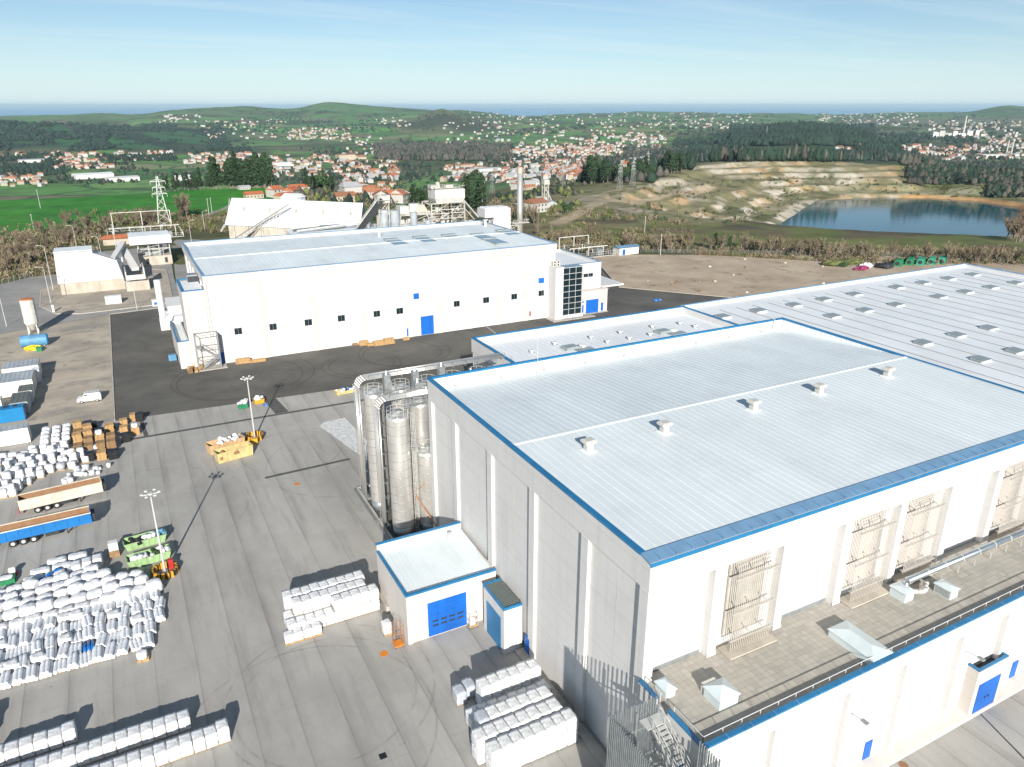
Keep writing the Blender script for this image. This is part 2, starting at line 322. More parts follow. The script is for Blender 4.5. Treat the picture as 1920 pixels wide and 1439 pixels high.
# per azimuth (photo column at the horizon): height in metres, or the photo row (>150) that slope reaches
TAB={
-500:[0,0,0,0,-25,-60,-82,-88,-80,262,230,235,218,-80,-120,-130],
0:   [0,0,0,0,-25,-60,-82,-88,-80,262,225,236,216,-80,-120,-130],
150: [0,0,0,0,-25,-60,-82,-88,-80,266,229,238,215,-80,-120,-130],
240: [0,0,0,0,-25,-60,-82,-88,-82,270,235,236,214,-80,-120,-130],
330: [0,0,0,1,-20,-60,-82,-88,-84,274,244,230,203,-80,-120,-130],
450: [0,0,0,1,-20,-60,-84,-88,-86,276,256,236,201,-80,-120,-130],
540: [0,0,0,0,-20,-58,-84,-88,-88,276,262,240,206,-80,-120,-130],
615: [0,0,-1,-4,-18,-55,-84,-88,-88,276,260,236,193,-80,-120,-130],
700: [0,0,-2,-8,-22,-50,-80,-86,-88,275,258,234,201,-80,-120,-130],
770: [0,0,-3,-10,-24,-50,-80,-86,-88,274,255,226,203,-80,-120,-130],
830: [0,0,-3,-12,-24,-50,-78,-86,-88,274,252,207,207,-80,-120,-130],
900: [0,0,-4,-12,-22,-45,-76,-84,-88,274,252,230,210,-80,-120,-130],
1000:[0,0,-2,368,354,-38,-70,-82,-88,272,250,232,217,-74,-120,-130],
1100:[0,0,-2,364,348,-24,-66,-82,-88,270,249,232,220,212.5,-120,-130],
1200:[0,0,-3,360,340,320,-66,-82,-86,270,248,230,220,209,-120,-130],
1300:[0,0,-4,355,333,306,-62,-80,280,266,248,231,220,211,-120,-130],
1400:[0,0,-4,352,330,302,-60,-76,268,246,248,234,222,213,-120,-130],
1500:[0,0,-5,-7,-7,300,-60,-74,260,235,250,236,222,214,-120,-130],
1600:[0,0,-5,-7,-7,298,-60,-72,266,247,255,236,222,214,-120,-130],
1700:[0,0,-5,-7,-7,300,-60,-76,280,270,252,236,222,213,-120,-130],
1800:[0,0,-5,-7,-7,312,-66,-82,-88,275,256,236,222,211,-120,-130],
1885:[0,0,-5,-7,-8,320,-70,-84,-88,276,256,236,222,197,-120,-130],
1960:[0,0,-5,-7,-10,325,-72,-84,-88,276,256,236,222,203,-120,-130],
2400:[0,0,-5,-7,-10,325,-72,-84,-88,276,256,236,222,206,-120,-130]}
FH=math.hypot(FPX,521)
cols=sorted(TAB); TA=np.array([math.atan((c-CX)/FH) for c in cols])
def row_z(a,D,y):
    Dc=D*math.cos(a); k=(CY-y)/FPX; return HC-Dc*math.tan(PITCH-math.atan(k))
TZ=np.array([[ (v if v<150 else row_z(a,D,v)) for v,D in zip(TAB[c],DK)] for c,a in zip(cols,TA)])
LD=np.log(np.array(DK,float))
def hsh(i,j,s): 
    v=np.sin(i*127.1+j*311.7+s*74.7)*43758.5453; return v-np.floor(v)
def vnoise(x,y,s=0):
    i=np.floor(x); j=np.floor(y); fx=x-i; fy=y-j; fx=fx*fx*(3-2*fx); fy=fy*fy*(3-2*fy)
    a=hsh(i,j,s);b=hsh(i+1,j,s);c=hsh(i,j+1,s);d=hsh(i+1,j+1,s)
    return (a*(1-fx)+b*fx)*(1-fy)+(c*(1-fx)+d*fx)*fy
def fbm(x,y,s=0,o=5):
    r=0;a=.5
    for k in range(o): r=r+a*vnoise(x,y,s+k); x=x*2.03;y=y*2.03;a*=.5
    return r
LAKE=[(1440,441),(1500,402),(1536,378),(1620,372),(1740,372),(1830,378),(1900,388),(1905,425),(1875,452),(1800,462),(1650,458),(1540,450)]
ZL=-35.0
LK=np.array([gz(x,y,ZL) for x,y in LAKE]); LC=LK.mean(0)
def polydist(x,y,P):
    x=np.asarray(x,float);y=np.asarray(y,float); d=np.full(x.shape,1e9); ins=np.zeros(x.shape,bool); n=len(P)
    for k in range(n):
        ax,ay=P[k];bx,by=P[(k+1)%n]; ex,ey=bx-ax,by-ay; t=np.clip(((x-ax)*ex+(y-ay)*ey)/(ex*ex+ey*ey),0,1)
        d=np.minimum(d,np.hypot(x-ax-t*ex,y-ay-t*ey)); c=((ay>y)!=(by>y))&(x<(bx-ax)*(y-ay)/(by-ay+1e-12)+ax); ins^=c
    return np.where(ins,-d,d)
def smooth(t): t=np.clip(t,0,1); return t*t*(3-2*t)
def zfield(x,y):
    x=np.asarray(x,float); y=np.asarray(y,float); D=np.hypot(x,y); a=np.arctan2(x,y)-YAW
    a=(a+math.pi)%(2*math.pi)-math.pi; a=np.clip(a,TA[0],TA[-1]); lD=np.log(np.clip(D,DK[0],DK[-1]))
    ia=np.clip(np.searchsorted(TA,a)-1,0,len(TA)-2); fa=(a-TA[ia])/(TA[ia+1]-TA[ia]); 
    il=np.clip(np.searchsorted(LD,lD)-1,0,len(LD)-2); fl=(lD-LD[il])/(LD[il+1]-LD[il]); fl=fl*0.5+0.5*smooth(fl); fa=0.4*fa+0.6*smooth(fa)
    z=(TZ[ia,il]*(1-fl)+TZ[ia,il+1]*fl)*(1-fa)+(TZ[ia+1,il]*(1-fl)+TZ[ia+1,il+1]*fl)*fa
    amp=smooth((D-420)/1500)*4+smooth((D-1500)/4000)*34
    z=z+amp*(fbm(x/520,y/520,3)-.5)*1.4+smooth((D-350)/200)*(fbm(x/60,y/60,9)-.5)*1.6
    z=z+smooth((D-2200)/1500)*(1-smooth((D-7200)/1500))*46*(fbm(x/1300,y/1300,41,4)-.48)
    near=(np.abs(x-LC[0])<460)&(np.abs(y-LC[1])<460)&(D>360)
    if near.any():
        xn,yn,Dn,an,zn=x[near],y[near],D[near],a[near],z[near]
        d0=polydist(xn,yn,LK); d=d0+(fbm(xn/45,yn/45,5,4)-.5)*34*smooth((d0-4)/20)
        side=np.where((Dn<600)&(an>0.30),0,1.0)           # near bank: plain grass slope, not benches
        dw=d+(fbm(xn/95,yn/95,14,3)-.5)*46*smooth(d/30); u=np.clip(dw,0,400)/(21.0+10*fbm(xn/160,yn/160,17,2)); sh=0.30+0.5*fbm(xn/50,yn/50,19,3)
        st=(np.floor(u)*.65+u*.35+.65*smooth((u-np.floor(u))/np.clip(sh,.3,.9)))*(5.0+1.8*fbm(xn/120,yn/120,23,2))+(fbm(xn/14,yn/14,29,3)-.5)*2.2*smooth(d/12)
        zp=ZL-1.0+np.where(side>0,st,d*0.20); zp=np.where(d<0,ZL-6,zp)
        z=z.copy(); z[near]=np.where(d<260,np.minimum(zn,zp),zn)
    z=np.where(D<300,z-0.35,z-0.35*(1-smooth((D-300)/80)))
    return z
def px_of(x,y,z):
    v=np.stack([x,y,z-HC],-1); d=v@FV; return CX+FPX*(v@rr)/d, CY-FPX*(v@UV)/d
# grid
Ain=np.linspace(math.atan((-330-CX)/FH),math.atan((2250-CX)/FH),430); Aout=np.linspace(Ain[-1],Ain[0]+2*math.pi,40)[1:-1]
AZ=np.concatenate([Ain,Aout]); Ds=np.concatenate([[2,60,150,230,290],np.arange(310,1150,5.0),np.exp(np.linspace(math.log(1155),math.log(17000),230))])
GA,GD=np.meshgrid(AZ+YAW,Ds,indexing='ij'); GX=GD*np.sin(GA); GY=GD*np.cos(GA); GZ=zfield(GX,GY)
na,nd=GA.shape
PX,PY=px_of(GX.ravel(),GY.ravel(),GZ.ravel()); PX=PX.reshape(GA.shape); PY=PY.reshape(GA.shape)
relA=((GA-YAW+math.pi)%(2*math.pi))-math.pi; CXn=CX+FH*np.tan(np.clip(relA,-1.2,1.2))     # photo column of each azimuth
n1=fbm(GX/70,GY/70,1); n2=fbm(GX/25,GY/25,2); n3=fbm(GX/420,GY/420,4); n4=fbm(GX/9,GY/9,6)
cov=np.zeros(GA.shape+(3,)); cov[:]=(0.12,0.115,0.055)
def lay(mask,c): 
    m=np.clip(mask,0,1)[...,None]; cov[:]=cov*(1-m)+np.array(c)*m
lay(smooth((n2-.45)*8),(0.075,0.085,0.035))
# right-hand rough grassland
right=smooth((CXn-930)/60)*smooth((GD-330)/40)
lay(right,(0.125,0.145,0.045)); lay(right*smooth((n1-.5)*9),(0.20,0.185,0.085)); lay(right*smooth((n2-.56)*12),(0.09,0.075,0.045))
near_strip=right*(1-smooth((GD-400)/45)); lay(near_strip*smooth((n2-.5)*8)*.7,(0.15,0.125,0.07))
# bright green field
yfield=np.interp(CXn,[-400,0,60,150,250,330,440,520,700],[468,446,442,420,415,402,392,380,385])
inf=smooth((700-CXn)/40)*smooth((yfield-PY)/3+0.5)*(1-smooth((GD-655)/12))
lay(inf,(0.034,0.19,0.02)); lay(inf*smooth((n1-.5)*6)*.6,(0.055,0.235,0.025)); lay(inf*smooth((n2-.62)*12)*.4,(0.08,0.12,0.03))
inf2=smooth((CXn-640)/30)*(1-smooth((CXn-800)/40))*smooth((GD-470)/20)*(1-smooth((GD-560)/20)); lay(inf2,(0.035,0.14,0.02))
# quarry
pd=polydist(GX,GY,LK); slope=np.zeros(GA.shape); gzz=np.gradient(GZ,axis=1)/np.maximum(np.gradient(GD,axis=1),.1); gza=np.gradient(GZ,axis=0)/np.maximum(GD*np.abs(np.gradient(GA,axis=0)),.1)
slope=np.hypot(gzz,gza)
q=(GD>400)*(pd>-5)*(1-smooth((pd-150)/50))*np.where((GD<600)&(relA>0.30),0,1)
rightside=smooth((CXn-1700)/60)
lay(q*.85,(0.24,0.215,0.115)); lay(q*smooth((fbm(GX/35,GY/35,37)-.5)*9)*.7,(0.36,0.31,0.21)); rk=q*smooth((slope-.12)/.2)*smooth((n2-.33)*8)*smooth((fbm(GX/110,GY/110,31)-np.where(CXn<1440,.42,.14))*8)
lay(rk*(1-.55*rightside),(0.50,0.44,0.35)); lay(rk*smooth((n1-.44)*9)*.85,(0.46,0.29,0.13)); lay(rk*smooth((n4-.55)*9)*.7,(0.58,0.54,0.46))
lay(q*smooth((n2-.58)*14)*.8,(0.09,0.10,0.04)); lay(q*rightside*smooth((pd-30)/20)*.8,(0.17,0.15,0.07)); lay(q*rightside*smooth((14-pd)/8),(0.45,0.25,0.11))
cave=smooth((CXn-1130)/50)*(1-smooth((CXn-1560)/60))*smooth((GD-430)/40)*(1-smooth((GD-640)/60))*(pd>150)
lay(cave*smooth((fbm(GX/60,GY/22,11)-.5)*14)*.8,(0.44,0.38,0.30))
# dirt tracks on the right slope
def track(pts,wd,c):
    P=[gz(x,y,z) for x,y,z in pts]; m=np.zeros(GA.shape)
    for (ax,ay),(bx,by) in zip(P[:-1],P[1:]):
        ex,ey=bx-ax,by-ay; tt=np.clip(((GX-ax)*ex+(GY-ay)*ey)/(ex*ex+ey*ey),0,1); m=np.maximum(m,smooth((wd-np.hypot(GX-ax-tt*ex,GY-ay-tt*ey))/2.5))
    lay(m*(GD>300),c)
track([(1045,418,0),(1070,405,0),(1105,385,-1),(1150,368,-3),(1200,358,-4),(1260,345,-4),(1330,332,-5)],6,(0.42,0.33,0.22))
track([(1035,402,0),(1090,372,-4),(1140,356,-5),(1200,345,-5)],3,(0.38,0.33,0.24))
track([(1105,385,-1),(1175,350,-4),(1240,338,-5)],2.5,(0.34,0.30,0.22))
track([(-60,447,0),(40,443,0),(110,434,0),(160,428,0)],2.5,(0.40,0.36,0.29))
track([(380,405,0),(415,393,0),(440,383,0),(470,375,0)],3,(0.36,0.33,0.29))
track([(330,415,0),(430,405,0)],6,(0.36,0.27,0.17))
# dark woods/heath of the left hill are darker plants: dark green cover
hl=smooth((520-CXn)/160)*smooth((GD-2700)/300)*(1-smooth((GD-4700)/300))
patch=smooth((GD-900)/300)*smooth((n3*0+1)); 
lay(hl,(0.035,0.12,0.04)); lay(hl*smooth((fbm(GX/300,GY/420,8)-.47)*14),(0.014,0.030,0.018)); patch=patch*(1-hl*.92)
dk=smooth((GD-5800)/900); lay(dk,(0.09,0.18,0.06)); lay(dk*smooth((n3-.5)*10),(0.03,0.05,0.025)); patch=patch*(1-dk*.55)
py_=smooth((1-np.hypot((CXn-830)/120,(GD-5000)/750))*3); lay(py_,(0.13,0.14,0.06)); patch=patch*(1-py_*.9)
fl=smooth((CXn-1560)/80)*smooth((GD-1500)/200)*(1-smooth((GD-7000)/500)); lay(fl,(0.15,0.16,0.11)); patch=patch*(1-fl*.6)
wd_=smooth((n3-.52)*12)*smooth((GD-1000)/300)*(1-smooth((GD-6000)/500)); lay(wd_,(0.05,0.06,0.032)); patch=patch*(1-wd_*.7)
hf=smooth((CXn-1230)/60)*smooth((GD-1150)/150)*(1-smooth((GD-3500)/300))*(1-smooth((CXn-1700)/80)); lay(hf,(0.03,0.06,0.025)); patch=patch*(1-hf*.85)
vs=np.stack([GX,GY,GZ],-1).reshape(-1,3)
idx=np.arange(na*nd).reshape(na,nd); nx=np.roll(idx,-1,axis=0)
fs=np.stack([idx[:,:-1],idx[:,1:],nx[:,1:],nx[:,:-1]],-1).reshape(-1,4)
def np_mesh(name,vs,fs,mats,k=None):
    me=bpy.data.meshes.new(name); n=fs.shape[1]; me.vertices.add(len(vs)); me.vertices.foreach_set('co',vs.astype(np.float32).ravel())
    me.loops.add(fs.size); me.loops.foreach_set('vertex_index',fs.astype(np.int32).ravel()); me.polygons.add(len(fs))
    me.polygons.foreach_set('loop_start',np.arange(0,fs.size,n,dtype=np.int32))
    for m in mats: me.materials.append(M[m])
    if k is not None: me.polygons.foreach_set('material_index',k.astype(np.int32))
    me.update(calc_edges=True); me.validate(); o=bpy.data.objects.new(name,me); COL.objects.link(o); return o
ter=np_mesh('terrain',vs,fs,['terrain_cover']); tag(ter,kind='structure'); me=ter.data
me.polygons.foreach_set('use_smooth',[True]*len(me.polygons))
ca=me.color_attributes.new('cover','FLOAT_COLOR','POINT'); ca.data.foreach_set('color',np.concatenate([cov.reshape(-1,3),np.ones((na*nd,1))],1).astype(np.float32).ravel())
pa=me.attributes.new('patch','FLOAT','POINT'); pa.data.foreach_set('value',patch.astype(np.float32).ravel())
def hit(x,y,dmin=330,dmax=14000):
    """first meeting of sight line (x,y) with the terrain"""
    d=ray(x,y); d=d/np.hypot(d[0],d[1]); T=np.exp(np.linspace(math.log(dmin),math.log(dmax),520)); X=d[0]*T;Y=d[1]*T; Z=zfield(X,Y); below=np.nonzero(HC+d[2]*T<Z)[0]
    if len(below)==0: return None
    k=below[0]; return X[k],Y[k],Z[k],T[k]
def hits(xs,ys,dmin=330,dmax=14000):
    xs=np.asarray(xs,float);ys=np.asarray(ys,float); d=FV[None]*FPX+rr[None]*(xs-CX)[:,None]-UV[None]*(ys-CY)[:,None]; d=d/np.hypot(d[:,0],d[:,1])[:,None]
    T=np.exp(np.linspace(math.log(dmin),math.log(dmax),420)); X=d[:,:1]*T; Y=d[:,1:2]*T; Z=zfield(X,Y); B=(HC+d[:,2:3]*T)<Z; k=B.argmax(1); ok=B.any(1); r_=np.arange(len(xs))
    return X[r_,k][ok],Y[r_,k][ok],Z[r_,k][ok],T[k][ok]
lk=MB(); c0=LK.mean(0); lk.sheet([tuple(c0+(p-c0)*1.06) for p in LK],ZL); tag(lk.build('lake','lake_water'),kind='structure')
se=MB(); n=48; rs=[5200,9000,16000,40000,100000]
vs_=[];fs_=[]
for r_ in rs:
    for i in range(n+1):
        a=YAW-1.3+2.6*i/n; vs_.append((r_*math.sin(a),r_*math.cos(a),-95))
for j in range(len(rs)-1):
    for i in range(n): fs_.append((j*(n+1)+i,j*(n+1)+i+1,(j+1)*(n+1)+i+1,(j+1)*(n+1)+i))
se.add(vs_,fs_); tag(se.build('sea','sea_water'),kind='structure')
#@@NEXT
# ================================================================== SITE GROUND
struct('concrete_yard',[(-95,-30),(330,-30),(330,30),(300,120),(215,131),(112,131),(58,150),(45,157.4),(-7,161),(-60,164),(-95,150)],0.0,'concrete')
struct('gravel_lot',[(-7.1,160.9),(-6.6,253.5),(-38,243),(-95,225),(-95,150),(-60,163.9)],0.004,'gravel_beige')
struct('asphalt_road',[(-6.8,160.9),(45,157.3),(58,149.9),(112,130.9),(218,130.9),(152.6,210.8),(174,262),(170,275),(120,262),(113.2,240.2),(113.2,189),(15,189),(14,256),(-6.4,253.7)],0.004,'asphalt')
struct('old_access_road',[(-6.6,253.7),(7.7,255.2),(14.6,256),(15.5,300),(22,430),(60,455),(58,465),(5,440),(-2,400),(-30,330),(-60,297),(-95,290),(-95,226),(-38,243.1)],0.008,'old_road')
struct('storage_yard',[(14.7,256),(15.6,240.2),(113.2,240.2),(120,262),(170,276),(160,340),(120,400),(62,455),(24,430),(16,300)],0.0,'old_road')
struct('dirt_lot',[(153,211),(218.1,131),(300.1,120),(330,30.2),(345,60),(322,170),(290,205),(268,219),(225,243),(190,262),(176,263)],0.012,'dirt')
struct('grass_island',[(20,326),(31,328),(40,350),(38,372),(14,362),(6,345)],0.03,'grass_strip')
struct('verge_strip',[(-95,290.2),(-60,297.2),(-30,330.2),(-2,400.2),(5,440.2),(-20,430),(-45,380),(-70,335),(-110,320)],0.012,'grass_strip')
isl=[(-21,262),(-14.5,258.5),(12,260),(13.5,300),(14,318),(-3,330),(-18,318),(-27,300),(-26,275)]
tag(MB().prism(isl,0,0.16).build('traffic_island','gravel_beige'),kind='structure')
k=MB()
for a,b in zip(isl,isl[1:]+isl[:1]): k.bar((a[0],a[1],0.10),(b[0],b[1],0.10),0.35,0.26)
tag(k.build('island_kerb','kerb'),kind='structure')
k=MB(); k.bar((-6.9,161,0.06),(-6.5,253.6,0.06),0.3,0.18); k.bar((-6.4,254,0.07),(12,255.6,0.07),0.3,0.18); k.bar((153.5,211.5,0.06),(218,131.5,0.06),0.35,0.16); k.bar((153,211,0.06),(176,263,0.06),0.35,0.16); k.bar((88,169,0.06),(90,188,0.03),0.25,0.1)
tag(k.build('kerb_line','kerb'),kind='structure')
# asphalt patches in the concrete, drains
k=MB()
k.sheet([(-2.6,160.3),(-1.9,160.3),(-1.2,150),(-2.0,150)],0.008)
k.bar((-6,149.6,0.002),(49,148.6,0.002),0.9,0.016); k.sheet([(22.0,159),(24.6,158.8),(25.5,149.6),(22.8,149.6)],0.012)
k.bar((15.5,121.3,0.002),(30.5,121.8,0.002),0.75,0.016)
tag(k.build('asphalt_patch','asphalt_edge'),kind='structure')
tag(MB().sheet([(29.3,139),(30.6,140.6),(35,141),(36,118),(33.4,118)],0.012).build('light_patch','paint_white'),kind='structure')
k=MB(); 
for (x,y) in ((720,1226),(557,908)): 
    X,Y=gz(x,y); k.cyl((X,Y,0),(X,Y,0.02),0.5,0.5,16)
    o=k.build('manhole_cover','orange'); o.data.materials[0]=M['orange']; tag(o,'round orange manhole cover %s'%('beside the rusty cage trolley' if x==720 else 'far out in the open yard'),'manhole cover'); k=MB()
for (x,y,l) in ((718,1418,'small square black drain grate low in the open yard beside the tyre circles'),):
    X,Y=gz(x,y); tag(MB().box(X-.35,Y-.35,0,X+.35,Y+.35,0.02).build('drain_grate','black_plastic'),l,'drain')
X,Y=gz(1694,1435); tag(MB().cyl((X,Y,0),(X,Y,0.02),0.45,0.45,16).build('manhole_cover','rust'),'rusty brown round manhole cover on the pavement below the low white building','manhole cover')
struct('road_joint',[gz(1834,1336),gz(1836,1335),gz(1925,1425),gz(1922,1427)],0.006,'asphalt_edge')
# ================================================================== BUILDINGS
def roof_ribs(mb,x0,x1,pitch,prof,h=0.05,wd=0.10):
    """raised seams running along Y over a profile [(y,z),...]"""
    x=x0+pitch/2
    while x<x1:
        for (ya,za),(yb,zb) in zip(prof[:-1],prof[1:]):
            mb.add([(x-wd/2,ya,za),(x+wd/2,ya,za),(x+wd/2,ya,za+h),(x-wd/2,ya,za+h),(x-wd/2,yb,zb),(x+wd/2,yb,zb),(x+wd/2,yb,zb+h),(x-wd/2,yb,zb+h)],[(0,1,2,3),(7,6,5,4),(3,2,6,7),(0,3,7,4),(1,5,6,2)])
        x+=pitch
def roof_slab(mb,x0,x1,prof,t=0.2):
    for (ya,za),(yb,zb) in zip(prof[:-1],prof[1:]):
        mb.add([(x0,ya,za-t),(x1,ya,za-t),(x1,yb,zb-t),(x0,yb,zb-t),(x0,ya,za),(x1,ya,za),(x1,yb,zb),(x0,yb,zb)],[(0,3,2,1),(4,5,6,7),(0,1,5,4),(1,2,6,5),(2,3,7,6),(3,0,4,7)])
def ring_wall(mb,x0,x1,y0,y1,z0,z1,t): # parapet ring, butted
    mb.box(x0,y0,z0,x1,y0+t,z1).box(x0,y1-t,z0,x1,y1,z1).box(x0,y0+t,z0,x0+t,y1-t,z1).box(x1-t,y0+t,z0,x1,y1-t,z1)
# ---- A : big near hall
A=empty('production_hall',(67,66,0),'huge near white hall with a ribbed roof edged in blue and five vents','building')
ax0,ax1,ay0,ay1,ah=34.3,101.2,41.0,90.8,25.0
w_=MB(); w_.box(ax0+.4,ay0+.9,0,ax1-.1,ay1-.3,21.9)                              # recessed panels
part(w_,'wall','white_panel',A)
w_=MB(); ring_wall(w_,ax0,ax1,ay0,ay1,22.7,24.8,0.4); w_.box(ax0+.02,ay0+.02,21.9,ax1-.02,ay1-.02,22.7); part(w_,'wall_band','white_panel',A)
for y in (41.03,50.2,60.5,70.9,81.4,89.6):                                                  # west pilasters
    p_=MB(); p_.box(ax0,y,0,ax0+.4,y+1.2,21.9); part(p_,'pilaster','white_panel',A)
for i in range(9):
    x=33.4+8.26*i if i else 34.4; p_=MB(); p_.box(max(x,ax0+.4),ay0+.03,12.34,x+1.0,ay0+.9,21.9); p_.box(max(x,ax0+.4)-.05,ay0-.04,12.34,x+1.05,ay0+.028,12.75); part(p_,'pilaster','white_panel',A)
jt=MB()
for y in (45.9,55.7,65.8,76,86): jt.box(ax0+.385,y,0,ax0+.399,y+.03,21.9)
for z in (5.5,11,16.5): jt.box(ax0+.387,ay0+.5,z,ax0+.399,ay1-.5,z+.025)
part(jt,'panel_joint','kerb',A)
profA=[(42.36,24.93),(66.3,24.98),(90.3,23.1)]
r_=MB(); roof_slab(r_,ax0+.45,ax1-.45,profA); roof_ribs(r_,ax0+.45,ax1-.45,0.95,profA,0.03,0.07); part(r_,'roof','roof_white',A)
r_=MB(); r_.box(ax0+.45,66.05,24.99,ax1-.5,66.5,25.06); part(r_,'ridge_cap','roof_white',A)
r_=MB(); r_.add([(ax0-.02,ay0-.06,24.55),(ax1+.02,ay0-.06,24.55),(ax1+.02,42.35,24.78),(ax0-.02,42.35,24.78),(ax0-.02,ay0-.06,24.78),(ax1+.02,ay0-.06,24.78),(ax1+.02,42.35,25.05),(ax0-.02,42.35,25.05)],[(0,3,2,1),(4,5,6,7),(0,1,5,4),(1,2,6,5),(2,3,7,6),(3,0,4,7)])
x=ax0+1
while x<ax1: r_.box(x,ay0,24.80,x+.05,42.3,25.02); x+=1.7
part(r_,'eave_coping','coping_blue',A)
tr=MB(); tr.box(ax0-.06,42.4,24.8,ax0+.5,ay1+.05,25.05); tr.box(ax0+.5,ay1-.45,24.8,98.6,ay1+.05,25.05); tr.box(ax1-.45,42.4,24.8,ax1+.06,ay1-.45,25.05)
tr.box(ax0-.05,ay0-.10,24.42,ax1+.05,ay0-.062,24.78); tr.box(99.6,ay1-.45,24.8,ax1+.06,ay1+.05,25.05); tr.box(98.6,ay1-.46,23.4,98.75,ay1+.06,25.05)
part(tr,'roof_trim','trim_blue',A)
fr=MB(); fr.box(ax1-.44,42.4,23.3,ax1-.402,90,24.78)
y=42.6
while y<90: fr.box(ax1-.47,y,23.2,ax1-.438,y+.05,24.8); y+=1.0
part(fr,'parapet_lining','roof_bright',A)
d_=MB(); X,Z=gx(984,1208,ax0); d_.box(ax0-.03,61.3,0.05,ax0+.42,62.4,2.3); part(d_,'door','door_blue',A)
k=MB(); k.box(33.2,41,0,ax0-.0,69.8,0.18); part(k,'plinth','kerb',A)
k=MB(); k.bar((51.2,ay1-.9,23.3),(51.2,ay1-.9,29),0.06); k.box(51.1,ay1-1.0,23.2,51.3,ay1-.8,23.35); part(k,'lightning_rod','galv_light',A)
for i in range(9):
    k=MB(); x=38+7.2*i; k.box(x,ay1-.62,23.25,x+.5,ay1-.46,23.45); part(k,'scupper','seam',A)
VL=['roof vent nearest the west blue edge on the big ribbed roof','second roof vent from the west edge on the big ribbed roof','middle one of the five roof vents on the big ribbed roof','fourth roof vent from the west edge on the big ribbed roof','roof vent farthest east on the big ribbed roof']
def roof_vent():
    v=empty('roof_vent',(0,0,0),'x','roof vent','vents along the big ribbed roof')
    a=MB(); a.box(-.75,-.75,0,.75,.75,.16); part(a,'flashing','roof_bright',v,False)
    a=MB(); a.prism([(-.45,-.45),(.45,-.45),(.45,.45),(-.45,.45)],.16,1.0); part(a,'neck','offwhite_metal',v,False)
    a=MB(); a.prism([(-.5,-.5),(.5,-.5),(.5,.5),(-.5,.5)],1.0,1.18,[(-.8,-.7),(.8,-.7),(.8,.7),(-.8,.7)]); a.box(-.8,-.7,1.182,.8,.7,1.5); a.prism([(-.8,-.7),(.8,-.7),(.8,.7),(-.8,.7)],1.502,1.6,[(-.6,-.5),(.6,-.5),(.6,.5),(-.6,.5)]); part(a,'cap','offwhite_metal',v,False)
    return v
v0=roof_vent()
for i,(x,y) in enumerate([(1103,846),(1245,812),(1412,770),(1535,739),(1663,707)]):
    X,Y=gz(x,y,24.9); v=v0 if i==0 else copy_tree(v0); v['label']='white boxy '+VL[i]; v.location=(X,Y,24.94); v.scale=(.85,.85,.85)
# ---- pipe racks on A's south wall
def pipe_rack(x0,n,pitch,louvre,label):
    z0,zt=12.55,22.3; rk=empty('pipe_rack',(x0,40.4,z0),label,'pipe rack','steel pipe racks on the tall south wall')
    wdt=(n-1)*pitch
    a=MB(); a.box(.1,1.25,.9,wdt-.1,1.42,zt-z0-1.0)
    part(a,'louvre_panel','kerb' if louvre else 'wall_cream',rk,False)
    H=zt-z0
    pm=MB(); pts=[(0,0,0.05),(0,0,H-1.0)]+[(0,0.0+ 1.1*(1-math.cos(t_)),H-1.0+.8*math.sin(t_)) for t_ in (0.4,0.8,1.2,1.57)]
    pm.path(pts,0.036,6); p0=part(pm,'pipe','pipe_grey',rk,False)
    for i in range(1,n): c=p0.copy(); COL.objects.link(c); c.parent=rk; c.location=(i*pitch,0,0)
    for z in (1.3,4.3,8.0):
        b=MB(); b.bar((-.35,-.07,z),(wdt+.35,-.07,z),.09); b.bar((-.35,.12,z+.0),(wdt+.35,.12,z),.06)
        for f in (0.15,.5,.85): b.bar((wdt*f,-.07,z),(wdt*f,1.3,z+.35),.06)
        part(b,'support_bar','pipe_grey',rk,False)
    b=MB(); b.box(-.6,-.75,-.16,wdt+.5,1.0,-.02); part(b,'base_tray','conc_wall',rk,False)
    return rk
pipe_rack(43.9,21,.235,True,'steel pipe rack nearest the hall corner, left of the others, backed by a beige panel')
pipe_rack(60.0,21,.235,False,'steel pipe rack second from the hall corner, beside the end of the shiny duct')
pipe_rack(67.9,21,.235,False,'steel pipe rack third from the hall corner, right behind the shiny duct')
pipe_rack(84.7,21,.235,False,'steel pipe rack at the right edge of the picture on the tall wall')
# ---- L : low building with paved roof deck
Lb=empty('low_building',(67,36.8,0),'long low white building with a paved roof terrace along the big hall','building')
lx0,lx1,ly0,ly1,lz=33.9,118,32.6,40.98,13.0
w_=MB(); w_.box(lx0+.3,ly0+.6,0,lx1,ly1,11.2); part(w_,'wall','white_panel',Lb)
w_=MB(); w_.box(lx0,ly0,11.2,lx1,ly1,12.25); part(w_,'wall_band','white_panel',Lb)
w_=MB(); w_.box(lx0,ly0,12.25,lx1,ly0+.35,12.85).box(lx0,ly0+.35,12.25,lx0+.3,37.0,12.85).box(lx0,38.6,12.25,lx0+.3,ly1,12.85); part(w_,'parapet','white_panel',Lb)
w_=MB(); w_.box(lx0+.32,ly0+.36,12.25,lx1,ly1,12.32); w_.box(34.75,ly1,12.25,100.5,41.88,12.32); part(w_,'terrace_paving','pavers',Lb)
w_=MB(); w_.box(lx0-.05,ly0-.06,12.86,lx1,ly0+.40,13.05).box(lx0-.05,ly0+.40,12.86,lx0+.35,37.0,13.05).box(lx0-.05,38.6,12.86,lx0+.35,ly1,13.05); part(w_,'roof_trim','trim_blue',Lb)
x=lx0+2.5; w_=MB()
while x<lx1: w_.box(x,ly0-.066,12.85,x+.06,ly0+.41,13.06); x+=2.6
part(w_,'trim_joint','coping_blue',Lb)
for (a,b) in ((34.35,41.5),(51.8,58.3),(60.1,66.7)):
    w_=MB(); w_.box(a,41.82,12.33,b,41.88,12.75); part(w_,'flashing_strip','galv',Lb)
